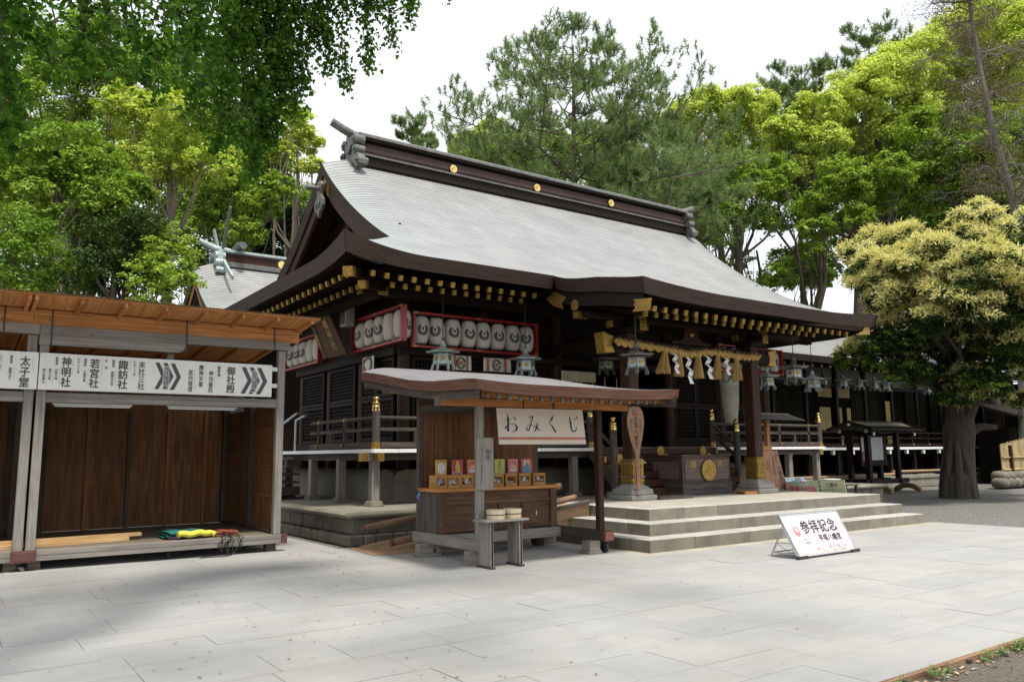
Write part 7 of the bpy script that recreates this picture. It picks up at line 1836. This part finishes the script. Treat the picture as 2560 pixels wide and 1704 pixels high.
def tree(name, label, base, lobes, seed, leaf=.15, per=400, mat='camphor', bk='brown', r0=.35, fork=.45, dens=1.0, tone=.5, trunk_to=None, limbs=9, group='trees behind the shrine', cat_='tree', **k):
    base = vec(base); rng = np.random.default_rng(seed+500)
    root = thing(name, label, cat_, tuple(base), group)
    me, PC, PR = crown_mesh('crown', lobes, seed, leaf, per, LM[mat], base, dens, tone, **k); add_part('crown', me, root)
    cen_ = np.mean([vec(c) for c, r in lobes], 0); top = vec(trunk_to) if trunk_to is not None else cen_
    fk = base+(top-base)*fork; b = MB()
    p0 = limb_path(base, fk, rng, .05, 6); b.tube([base-vec((0, 0, .2))]+p0, [r0*1.2]+list(np.linspace(r0*.95, r0*.62, 6)), 10)
    p1 = limb_path(fk, top, rng, .08, 6); b.tube(p1, list(np.linspace(r0*.62, r0*.18, 6)), 8)
    idx = rng.permutation(len(PC))[:limbs]
    for i in idx:
        t = rng.uniform(0, .75); s0 = p1[int(t*5)] if rng.random() < .7 else p0[-1]
        pt = limb_path(s0, PC[i], rng, .16, 6); rr_ = r0*rng.uniform(.13, .24); b.tube(pt, list(np.linspace(rr_, rr_*.22, 6)), 6)
        for q in range(2):
            s1 = pt[rng.integers(2, 5)]; j = idx[rng.integers(len(idx))]; e = PC[i]+(PC[j]-PC[i])*.25+rng.normal(size=3)*PR[i]*.6
            b.tube(limb_path(s1, e, rng, .15, 4), list(np.linspace(rr_*.4, rr_*.1, 4)), 5)
    b.build('trunk', BK[bk], root, smooth=60)
    return root
dsp = 2560.0/2356.0
def lob(d, lst, sq=.8):
    out = []
    for x, y, r in lst:
        c = deep(x*dsp, y*dsp, d+(hash((x, y)) % 7-3)*.25); R_ = 1.12*r*dsp*d/F0; out.append((c, (R_, R_, R_*sq)))
    return out
def foot(x, d): 
    p = deep(x*dsp, 1100, d); return (p[0], p[1], -.03)
TREES = [
 # name, label, depth, foot x, lobes, args
 ('camphor_tree', 'bright spreading camphor tree with forked pale limbs left of the shrine gable', 34, 385, [(440, 330, 75), (350, 300, 70), (300, 250, 60), (480, 390, 55), (420, 260, 60), (390, 390, 50), (330, 370, 50)], dict(mat='camphor', tone=.5, bk='tan', r0=.34, fork=.62, trunk_to=(390, 350), limbs=11, dens=1.1)),
 ('camphor_tree', 'green camphor tree filling the upper left corner behind the ginkgo leaves', 36, 150, [(80, 260, 110), (180, 190, 110), (250, 120, 100), (60, 130, 110), (340, 170, 80)], dict(mat='green', tone=.62, r0=.5, bk='tan')),
 ('broadleaf_tree', 'mid green leafy tree above the left stall roof', 29, 120, [(130, 440, 95), (60, 400, 85), (215, 400, 75), (150, 350, 80), (240, 470, 60), (300, 450, 55), (180, 520, 60)], dict(mat='green', tone=.55, r0=.4)),
 ('broadleaf_tree', 'dark leafy tree low at the left edge above the stall roof', 26, 60, [(70, 600, 95), (20, 540, 80), (150, 640, 70), (30, 680, 80)], dict(mat='green', tone=.38, r0=.35, leaf=.13, per=200)),
 ('evergreen_oak', 'dark rounded evergreen with olive tips behind the left stall', 27, 270, [(270, 570, 85), (230, 630, 75), (320, 540, 65), (300, 650, 70)], dict(mat='dark', tone=.62, r0=.35, leaf=.14, per=220)),
 ('maple_tree', 'fresh green layered tree between the dark evergreen and the rear hall roof', 26.5, 385, [(385, 590, 62), (350, 640, 55), (420, 650, 45), (400, 540, 42), (360, 690, 45)], dict(mat='green', tone=.78, r0=.22, leaf=.13, per=220, squash=.45)),
 ('camphor_tree', 'slender camphor tree with long bare limbs just left of the shrine ridge', 46, 590, [(700, 330, 42), (670, 280, 45), (720, 390, 30), (640, 350, 35)], dict(mat='camphor', tone=.6, bk='tan', r0=.42, fork=.5, limbs=11)),
 ('camphor_tree', 'thinly leaved camphor tree with twisting tan limbs above the rear hall', 43, 500, [(540, 420, 45), (600, 470, 42), (500, 480, 42), (560, 540, 40), (640, 430, 36), (520, 360, 42), (450, 520, 40), (470, 430, 40)], dict(mat='green', tone=.7, bk='tan', r0=.28, fork=.4, limbs=8, dens=1.0, per=260)),
 ('evergreen_oak', 'very dark evergreen deep behind the rear hall roof', 50, 640, [(640, 560, 55), (600, 600, 50), (680, 520, 45), (560, 590, 40)], dict(mat='dark', tone=.35, r0=.35)),
 ('broadleaf_tree', 'dark green tree filling the gap behind the forked camphor tree', 48, 330, [(300, 480, 85), (200, 560, 90), (420, 500, 65), (120, 500, 90), (360, 420, 60)], dict(mat='green', tone=.35, r0=.4, per=120, leaf=.22)),
 ('broadleaf_tree', 'far green tree at the upper left, mostly hidden by nearer crowns', 52, 60, [(60, 350, 120), (150, 420, 110), (20, 480, 110), (240, 330, 90), (500, 230, 80), (420, 160, 90), (560, 300, 60)], dict(mat='green', tone=.42, r0=.5, per=120, leaf=.24)),
 ('camphor_tree', 'yellow green camphor tree peeping out left of the big pine', 56, 1110, [(1075, 345, 38), (1130, 310, 40), (1180, 350, 45), (1110, 390, 35)], dict(mat='camphor', tone=.6, r0=.35)),
 ('broadleaf_tree', 'mid green tree behind the trunk of the big pine', 54, 1250, [(1170, 370, 50), (1250, 340, 60), (1330, 370, 60), (1400, 330, 55), (1450, 420, 55)], dict(mat='green', tone=.6, r0=.35, dens=.8)),
 ('camphor_tree', 'yellow green camphor tree right of the big pine, second skyline crown', 54, 1650, [(1600, 260, 60), (1670, 265, 65), (1740, 250, 55), (1560, 300, 55), (1640, 330, 60), (1700, 330, 55)], dict(mat='camphor', tone=.66, r0=.5, limbs=11)),
 ('camphor_tree', 'bright camphor tree with a domed crown in the middle of the right wood', 47, 1880, [(1870, 270, 55), (1830, 320, 55), (1900, 330, 50), (1850, 390, 45), (1800, 300, 35)], dict(mat='camphor', tone=.62, bk='brown', r0=.45, limbs=11)),
 ('camphor_tree', 'tall camphor tree rising to the skyline left of the bare trunk', 49, 2060, [(2000, 215, 75), (2060, 180, 75), (1960, 270, 60), (2080, 270, 70), (2020, 320, 60), (2120, 130, 60)], dict(mat='camphor', tone=.66, r0=.55, limbs=11)),
 ('camphor_tree', 'tallest camphor tree in the upper right corner', 52, 2260, [(2200, 110, 90), (2280, 60, 90), (2340, 120, 90), (2170, 200, 80), (2260, 200, 90), (2340, 240, 80), (2300, 0, 70)], dict(mat='camphor', tone=.64, r0=.6, limbs=11)),
 ('broadleaf_tree', 'mid green tree just right of the ridge end, with sky gaps below', 44, 1690, [(1690, 400, 60), (1740, 440, 50), (1640, 450, 50), (1670, 500, 42), (1740, 510, 38), (1790, 400, 45)], dict(mat='green', tone=.66, bk='brown', r0=.42, fork=.75, limbs=11, dens=.85, trunk_to=(1700, 480))),
 ('broadleaf_tree', 'deep green tree with leaning trunk behind the flowering tree', 42, 1950, [(1940, 420, 55), (2010, 450, 60), (1890, 470, 45), (2050, 400, 50), (1960, 510, 42), (1880, 530, 36)], dict(mat='green', tone=.72, bk='brown', r0=.5, fork=.7, limbs=11, dens=.9, trunk_to=(1990, 470))),
 ('broadleaf_tree', 'mid green tree behind the bare trunk at the right edge', 45, 2230, [(2150, 330, 85), (2240, 370, 85), (2330, 330, 85), (2180, 440, 75), (2290, 450, 80), (2110, 400, 60), (2350, 480, 60)], dict(mat='green', tone=.62, r0=.5, limbs=11)),
 ('broadleaf_tree', 'low fresh green tree showing between the roof and the flowering tree', 50, 1850, [(1840, 620, 36), (1880, 650, 32), (1800, 650, 30), (1860, 580, 30)], dict(mat='green', tone=.85, r0=.22)),
 ('broadleaf_tree', 'thin branched tree against the bright sky gap above the right roof slope', 47, 1790, [(1640, 560, 30), (1700, 600, 32), (1640, 620, 30), (1760, 520, 32), (1840, 500, 36), (1730, 650, 30), (1880, 580, 30)], dict(mat='green', tone=.45, bk='brown', r0=.3, fork=.6, limbs=11, dens=.6, per=120)),
 ('broadleaf_tree', 'dark green trees\' lower crown left of the sky gap over the roof', 50, 1630, [(1600, 480, 40), (1560, 440, 42), (1620, 540, 35), (1570, 520, 36)], dict(mat='green', tone=.4, bk='brown', r0=.35, limbs=11)),
 ('broadleaf_tree', 'shaded tree behind the flowering tree at the right edge', 40, 2300, [(2330, 560, 60), (2250, 560, 60), (2150, 560, 60), (2080, 560, 45), (2380, 650, 60)], dict(mat='green', tone=.4, r0=.35)),
]
for i, (nm_, lab, d, fx, L_, kw) in enumerate(TREES):
    kw = dict(kw)
    if 'trunk_to' in kw: kw['trunk_to'] = deep(kw['trunk_to'][0]*dsp, kw['trunk_to'][1]*dsp, d)
    kw.setdefault('leaf', .15 if d < 40 else .185)
    tree(nm_, lab, foot(fx, d), lob(d, L_), 40+i, **kw)

# -- far wood, one mass
def far_wood():
    rng = np.random.default_rng(404); lobes = []
    for x0, x1, y0, y1, d, n, r in ((-60, 620, 300, 700, 56, 80, 62), (1640, 2420, 260, 440, 66, 40, 60), (560, 720, 430, 620, 60, 10, 45), (1560, 1640, 330, 560, 62, 8, 45), (1780, 2420, 360, 520, 60, 50, 55), (1950, 2420, 480, 640, 56, 34, 50), (1780, 1960, 590, 680, 58, 10, 36), (1080, 1500, 330, 430, 66, 18, 45)):
        for k in range(n): lobes += lob(d+rng.uniform(-3, 3), [(rng.uniform(x0, x1), rng.uniform(y0, y1), r*rng.uniform(.7, 1.1))])
    me, _, _ = crown_mesh('wood_foliage', lobes, 77, .30, 100, LM['green'], (0, 0, 0), .55, .55, (.3, .5))
    o = D.objects.new('far_wood', me); COL.objects.link(o); tag(o, kind='stuff')
far_wood()

# -- pines
def pine(label, base, top, spread, seed, nb=46, tuft=.30, r0=.42, low=.38, n_t=34, shape=None, lean=None, group='pines above the roof'):
    base = vec(base); top = vec(top); rng = np.random.default_rng(seed); root = thing('pine_tree', label, 'pine', tuple(base), group)
    H_ = top-base; b = MB(); tr = [base+H_*t+np.array([math.sin(t*5+seed), math.cos(t*4+seed), 0])*.22*math.sin(math.pi*t) for t in np.linspace(0, 1, 12)]
    b.tube(tr, list(np.linspace(r0, .05, 12)), 10); TP, TD = [], []
    trf = lambda t: np.array([np.interp(t, np.linspace(0, 1, 12), [p[k] for p in tr]) for k in range(3)])
    for k in range(nb):
        t = low+(1-low)*((k+.5)/nb)**.9; az = k*2.399+rng.uniform(-.4, .4); s0 = trf(t)
        ln = spread*(shape(t) if shape else (1-t)**.6)*rng.uniform(.55, 1.3)+.5
        d = np.array([math.cos(az), math.sin(az), rng.uniform(.02, .25)]); up_ = rng.uniform(.10, .32)
        pth = [s0+d*ln*q+np.array([0, 0, up_*ln*q*q]) + rng.normal(size=3)*.06*ln*(q > 0) for q in np.linspace(0, 1, 6)]
        rr_ = max(.03, r0*.33*(1-t)+.02); b.tube(pth, list(np.linspace(rr_, rr_*.25, 6)), 6)
        nt = int(1.35*n_t*(ln/spread+.25))
        for q in range(nt):
            f = rng.uniform(.28, 1.0)**.8; i0 = min(4, int(f*5)); c = pth[i0]+(pth[i0+1]-pth[i0])*(f*5-i0)
            side_ = np.cross(d, [0, 0, 1]); w = ln*.30*(1.15-abs(f-.62))
            e = c+side_*rng.normal(0, .5)*w+d*rng.uniform(-.05, .25)*w+np.array([0, 0, rng.uniform(-.02, .26)*w])
            if q % 4 == 0: b.tube([c, (c+e)/2+np.array([0, 0, -.05]), e], [.022, .016, .01], 4)
            dd = unit(e-c)*.5+np.array([0, 0, .8]); TP.append(e); TD.append(dd)
    b.build('trunk', BK['dark' if False else 'brown'], root, smooth=60)
    TP = np.array(TP); TD = unit_rows(np.array(TD)); n = len(TP); m_ = 30
    P_ = np.repeat(TP, m_, 0); N_ = np.repeat(TD, m_, 0); k_ = n*m_
    off = rng.uniform(-.7, .7, (k_, 1))*tuft*.8
    dr = unit_rows(rng.normal(size=(k_, 3))*.75+N_*.75); L_ = tuft*rng.uniform(.6, 1.15, (k_, 1)); sd_ = unit_rows(np.cross(dr, rng.normal(size=(k_, 3))))
    o_ = P_+N_*off; V = np.stack([o_-sd_*tuft*.05, o_+sd_*tuft*.05, o_+dr*L_], 1)
    tone = np.repeat(np.clip(rng.normal(.55, .16, n), 0, .95), m_)+rng.normal(0, .08, k_); cand = np.repeat(rng.random(n) < .10, m_); tone[cand & (rng.random(k_) < .25)] = 1.0
    add_part('needles', fast_mesh('needles', V, 3, np.clip(tone, 0, 1), LM['pine'], base), root)
    return root
def pk_(x, y, d): return deep(x*dsp, y*dsp, d)
pine('big grey green pine with a tiered crown rising behind the middle of the roof', foot(1330, 41), pk_(1318, 104, 41), 7.3, 3, 84, .34, .40, .40, 42, lambda t: .16+.95*math.sin(min(1, (1-t)*1.7)*math.pi*.5))
pine('grey green pine right of the big one, its low limbs over the ridge end', foot(1520, 44), pk_(1500, 275, 44), 4.4, 8, 46, .36, .3, .46, 40, lambda t: .5+.6*(1-t))
pine('small distant pine peeping above the left part of the ridge', foot(945, 62), pk_(948, 290, 62), 2.6, 15, 40, .42, .3, .62, 26, lambda t: .45+.7*(1-t))
pine('dark pine standing above the camphor skyline at upper right', foot(1985, 60), pk_(2000, 90, 60), 4.4, 21, 44, .45, .4, .62, 30, lambda t: .4+.7*(1-t))
pine('shorter dark pine left of the tall skyline pine', foot(1850, 60), pk_(1835, 170, 60), 4.0, 27, 40, .45, .35, .66, 28, lambda t: .5+.6*(1-t))

# -- half bare conifer with grey trunk at right
def bare_tree():
    d = 37; base = vec(foot(2350, d)); root = thing('bare_tree', 'tall grey trunked tree with thin bare twigs and sparse brownish leaves at upper right', 'tree', tuple(base), 'trees behind the shrine')
    rng = np.random.default_rng(77); px = [(2350, 620), (2342, 500), (2318, 420), (2290, 330), (2272, 250), (2256, 170), (2243, 90), (2232, 20), (2226, -40)]
    tr = [base]+[pk_(x, y, d) for x, y in px]; b = MB(); b.tube(tr, [.26, .23, .21, .19, .17, .15, .13, .11, .08, .05], 10); TP = []
    for k in range(66):
        i = 2+k % 7; t = rng.random(); s0 = tr[i]+(tr[i+1]-tr[i])*t; az = rng.uniform(0, 6.28); ln = rng.uniform(1.4, 4.2)*(1-.05*i)
        dv = cam_r*math.cos(az)*1.1+cam_f*math.sin(az)*.7; drop = rng.uniform(-.35, .15)
        pt = [s0+dv*ln*q+np.array([0, 0, 1])*ln*(.30*q-.0*q+drop*q*q)+rng.normal(size=3)*.05*ln*(q > 0) for q in np.linspace(0, 1, 6)]
        rr_ = rng.uniform(.03, .06); b.tube(pt, list(np.linspace(rr_, .008, 6)), 5)
        for q in range(7):
            f = rng.uniform(.3, 1); i0 = min(4, int(f*5)); c = pt[i0]; e = c+dv*rng.uniform(.1, .5)*ln*.4+rng.normal(size=3)*.28*ln*.6+np.array([0, 0, -.1*ln])
            m1 = (c+e)/2+rng.normal(size=3)*.08; b.tube([c, m1, e], [.014, .010, .005], 4); TP += [m1, e]
            for q2 in range(2): e2 = e+rng.normal(size=3)*.35; b.tube([m1, e2], [.008, .004], 3); TP.append(e2)
    b.build('trunk', BK['grey'], root, smooth=60)
    TP = np.array(TP); TP = TP[rng.random(len(TP)) < .75]; n = 12; P_ = np.repeat(TP, n, 0)+rng.normal(size=(len(TP)*n, 3))*.22
    N_ = unit_rows(rng.normal(size=P_.shape)+[0, 0, .4]); add_part('leaves', fast_mesh('leaves', leaf_quads(P_, N_, .11, rng, .4), 4, np.clip(rng.normal(.5, .25, len(P_)), 0, 1), LM['russet'], base), root)
bare_tree()

# -- flowering chinkapin with massive trunk
def chinkapin():
    base = vec((28.0, 13.62, -.03)); root = thing('flowering_tree', 'large evergreen tree covered in cream yellow blossom with a massive dark trunk', 'tree', tuple(base)); rng = np.random.default_rng(99)
    d = 27.3
    lobes = lob(d, [(2060, 610, 95), (2190, 565, 90), (2290, 590, 100), (1990, 640, 62), (2340, 700, 95), (2150, 690, 90), (2240, 700, 95), (2040, 730, 70), (2400, 620, 90), (2110, 640, 80), (2240, 640, 90), (2100, 760, 85), (2200, 780, 90), (2300, 790, 85)], .85)
    low = lob(d-.8, [(1960, 830, 42), (2050, 830, 55), (2130, 800, 60), (2330, 860, 55), (2400, 820, 70), (2290, 905, 30), (2370, 925, 36), (2230, 790, 55), (2150, 870, 60), (2250, 880, 55), (2060, 780, 60), (2010, 800, 50), (2090, 860, 45), (2200, 920, 40), (2330, 800, 70)], .65)
    lobes = [(c+(-cam_f*[0, 2.2, -1.2, 1.0][i % 4]), r) for i, (c, r) in enumerate(lobes)]+lob(d-3.2, [(2150, 620, 80), (2270, 640, 85), (2080, 690, 60), (2330, 720, 80), (2200, 720, 80), (2400, 700, 80)], .8)+lob(d+2.5, [(2150, 640, 80), (2280, 660, 90), (2220, 760, 80), (2350, 780, 80)], .8)
    me, PC, PR = crown_mesh('crown', lobes+low, 5, .17, 210, LM['dark'], base, 1.0, .55, (.24, .36), .75, .42); add_part('crown', me, root)
    me2, _, _ = crown_mesh('crown_shoots', low, 6, .15, 90, LM['green'], base, .8, .55, (.22, .34), .5, .4); add_part('fresh_shoots', me2, root)
    # blossom sprays sit on the outer side of the puffs
    Vs, Ts = [], []; cen_ = np.mean([vec(c) for c, r in lobes], 0)
    nl_ = len(PC)
    for c, r in zip(PC, PR):
        u = unit(c-cen_); hi = c[2] > cen_[2]-2.2
        w = .72 if hi and (u[2] > -.35) else .16
        if rng.random() > w: continue
        n = int(230*(r/.9)**1.3*rng.uniform(.5, 1.25)); n = max(40, min(n, 420))
        dd = unit_rows(rng.normal(size=(n*3, 3))+u*.6+np.array([0, 0, .8])); dd = dd[dd[:, 2] > .05][:n]
        p = c+dd*np.array([1, 1, .78])*r*rng.uniform(.96, 1.14, (len(dd), 1)); k = 3
        p = np.repeat(p, k, 0)+rng.normal(size=(len(p)*k, 3))*.05; up = np.repeat(dd, k, 0)
        dr = unit_rows(up*.5+rng.normal(size=p.shape)*.6+np.array([0, 0, .15])); L_ = rng.uniform(.07, .16, (len(p), 1)); s_ = unit_rows(np.cross(dr, rng.normal(size=p.shape)))*.016
        Vs.append(np.stack([p-s_, p+s_, p+dr*L_+s_*.6-[0, 0, .02], p+dr*L_-s_*.6-[0, 0, .02]], 1)); Ts.append(np.clip(rng.normal(rng.normal(.55, .12), .18, len(p)), 0, 1))
    add_part('blossom', fast_mesh('blossom', np.concatenate(Vs), 4, np.concatenate(Ts), LM['flower'], base), root)
    b = MB(); T = lambda x, y, dd=27.2: deep(2180+x/4.126, 900+y/4.126, dd)
    tr = [base, base+vec((0, 0, .35)), T(900, 1000), T(890, 800), T(905, 640)]
    n_ = 20
    def ring(i, t): return 0
    b.tube([base-vec((0, 0, .1)), base+vec((0, 0, .12)), base+vec((0, 0, .5)), T(900, 1080), T(895, 900), T(900, 720), T(905, 560)], [.62, .56, .53, .49, .48, .50, .42], 18)
    for p, rr_ in (([T(930, 700), T(1010, 480), T(1100, 300), T(1250, 120), T(1400, -60)], .28), ([T(880, 640), T(800, 440), T(760, 250), T(740, 50)], .26), ([T(900, 620), T(900, 400), T(930, 150)], .24), ([T(1000, 760), T(1100, 690), T(1200, 690), T(1285, 690)], .17)):
        b.tube(cat([vec(q) for q in p], 4), list(np.linspace(rr_, rr_*.5, len(cat([vec(q) for q in p], 4)))), 10)
    s0 = [T(740, 50), T(930, 150), T(1400, -60), T(900, 400)]
    for i in rng.permutation(len(PC))[:40]:
        a = s0[rng.integers(4)]; pt = limb_path(a, PC[i], rng, .14, 6); b.tube(pt, list(np.linspace(.12, .02, 6)), 6)
    # buttress bulges of the old trunk
    for k in range(7):
        a = k*.9; b.tube([base+vec((.52*math.cos(a), .52*math.sin(a), -.05)), base+vec((.47*math.cos(a), .47*math.sin(a), .4)), base+vec((.34*math.cos(a+.2), .34*math.sin(a+.2), 1.1)), base+vec((.22*math.cos(a+.3), .22*math.sin(a+.3), 1.9))], [.12, .13, .14, .10], 8)
    b.build('trunk', BK['dark'], root, smooth=60)
chinkapin()

# -- ginkgo boughs hanging in from the upper left, near the camera
def ginkgo():
    base = vec((-6.0, 6.0, -.03)); root = thing('ginkgo_tree', 'ginkgo tree whose leafy boughs hang into the picture from the upper left', 'tree', tuple(base)); rng = np.random.default_rng(123)
    b = MB(); topz = vec((-5.6, 6.4, 9.5)); b.tube([base, base+vec((.1, .1, 3)), vec((-5.8, 6.3, 6.5)), topz], [.42, .36, .3, .2], 12)
    # boughs: from a point above the frame down to a tip (display px, depth)
    strands = []
    def bough(x0, y0, x1, y1, d0, d1, wd, n, lenf=1.0): strands.append((pk_(x0, y0, d0), pk_(x1, y1, d1), wd, n))
    for s_ in ((-60, -260, 30, 360, 5.0, 5.2, 34, 190), (-40, -220, 90, 130, 5.2, 5.2, 46, 150), (60, -260, 120, 190, 5.6, 5.6, 60, 130), (150, -260, 200, 140, 6.0, 5.8, 60, 150), (200, -240, 250, 190, 6.0, 6.0, 55, 150), (280, -260, 310, 170, 6.4, 6.2, 55, 160), (340, -260, 365, 225, 6.6, 6.4, 45, 160), (400, -260, 420, 195, 7.0, 6.8, 50, 180),
               (430, -200, 430, 260, 7.4, 7.2, 50, 240), (545, -200, 555, 330, 9.0, 8.9, 50, 420), (595, -200, 590, 385, 9.5, 9.3, 44, 460), (640, -200, 630, 330, 9.6, 9.5, 44, 420), (670, -200, 680, 270, 9.7, 9.6, 44, 400), (505, -200, 500, 360, 8.5, 8.4, 46, 400), (-20, -100, 20, 330, 4.9, 5.0, 30, 130), (180, -200, 170, 190, 5.9, 5.8, 60, 100), (330, -200, 330, 190, 6.5, 6.4, 55, 110), (460, -240, 470, 300, 8.2, 8.0, 50, 330), (500, -240, 530, 330, 8.8, 8.6, 50, 420), (560, -240, 575, 410, 9.4, 9.2, 46, 520), (610, -240, 615, 330, 9.6, 9.4, 50, 520), (650, -240, 650, 250, 9.6, 9.4, 50, 460), (690, -240, 700, 215, 9.8, 9.6, 46, 400), (730, -200, 755, 170, 9.8, 9.8, 44, 340), (760, -200, 800, 215, 10, 9.8, 36, 260), (800, -200, 850, 160, 10, 9.8, 38, 280), (840, -200, 905, 105, 10.2, 10, 36, 240), (880, -200, 945, 60, 10.2, 10, 30, 190), (910, -150, 960, 20, 10.4, 10.2, 26, 110),
               (590, -200, 520, 130, 9, 8.8, 60, 340), (680, -200, 640, 120, 9.4, 9.2, 60, 340), (770, -200, 740, 80, 9.8, 9.6, 60, 300), (470, -200, 440, 120, 7.6, 7.4, 60, 260), (1000, -120, 1036, 4, 10.4, 10.2, 12, 26), (860, -200, 850, 40, 10, 9.9, 50, 200), (560, -100, 600, 250, 9.2, 9.0, 60, 380)): bough(*s_)
    # crown above the frame (gives the shade on the left)
    for k in range(84):
        a = vec((rng.uniform(-7, 6.5), rng.uniform(-2.5, 7.5), rng.uniform(9.0, 12.5))); strands.append((a, a+vec((rng.uniform(-1, 1.4), rng.uniform(-.8, 1), rng.uniform(-1.8, -.8))), 140, 300))
    PP, DD, SZ = [], [], []
    for k, (a, t, wd, n) in enumerate(strands):
        dist = np.dot(t-EYE, cam_f); w = wd*dsp*max(dist, 4)/F0; path = [a+(t-a)*q+np.array([0, 0, 1])*np.linalg.norm(t-a)*.05*math.sin(math.pi*q)+rng.normal(size=3)*.04*(0 < q < 1) for q in np.linspace(0, 1, 8)]
        b.tube(path, list(np.linspace(.011, .004, 8)), 5)
        if k % 3 == 0: b.tube(limb_path(topz if rng.random() < .5 else vec((-5.8, 6.3, 6.5)), a, rng, .1, 6), list(np.linspace(.10, .024, 6)), 6)
        for q in range(n):
            f = rng.random()**.85; i0 = min(6, int(f*7)); c = path[i0]+(path[i0+1]-path[i0])*(f*7-i0)
            ww = w*(1.05-.75*f**2); e = c+rng.normal(size=3)*ww*np.array([.55, .55, .45])
            m_ = rng.integers(2, 5)
            for z in range(m_):
                PP.append(e+rng.normal(size=3)*.035); DD.append(rng.normal(size=3)*.75+np.array([0, 0, -.75]))
        for q in range(int(n/14)):
            i0 = rng.integers(1, 7); b.tube([path[i0], path[i0]+rng.normal(size=3)*w*.5], [.006, .003], 4)
    b.build('trunk', BK['brown'], root, smooth=60)
    PP = np.array(PP); DD = unit_rows(np.array(DD)); n = len(PP); S_ = rng.uniform(.022, .052, (n, 1)); r = unit_rows(rng.normal(size=(n, 3))); sd_ = unit_rows(np.cross(DD, r)); nn = np.cross(sd_, DD)
    fan = [(0, 0), (.62, .62), (.70, .95), (.36, 1.12), (.03, .98), (-.34, 1.12), (-.70, .95), (-.62, .62)]
    V = np.stack([PP+sd_*S_*x+DD*S_*y+nn*S_*(.16*abs(x)**2) for x, y in fan], 1)
    add_part('foliage', fast_mesh('foliage', V, 8, np.clip(rng.normal(.5, .2, n), 0, 1), LM['ginkgo'], base), root)
ginkgo()
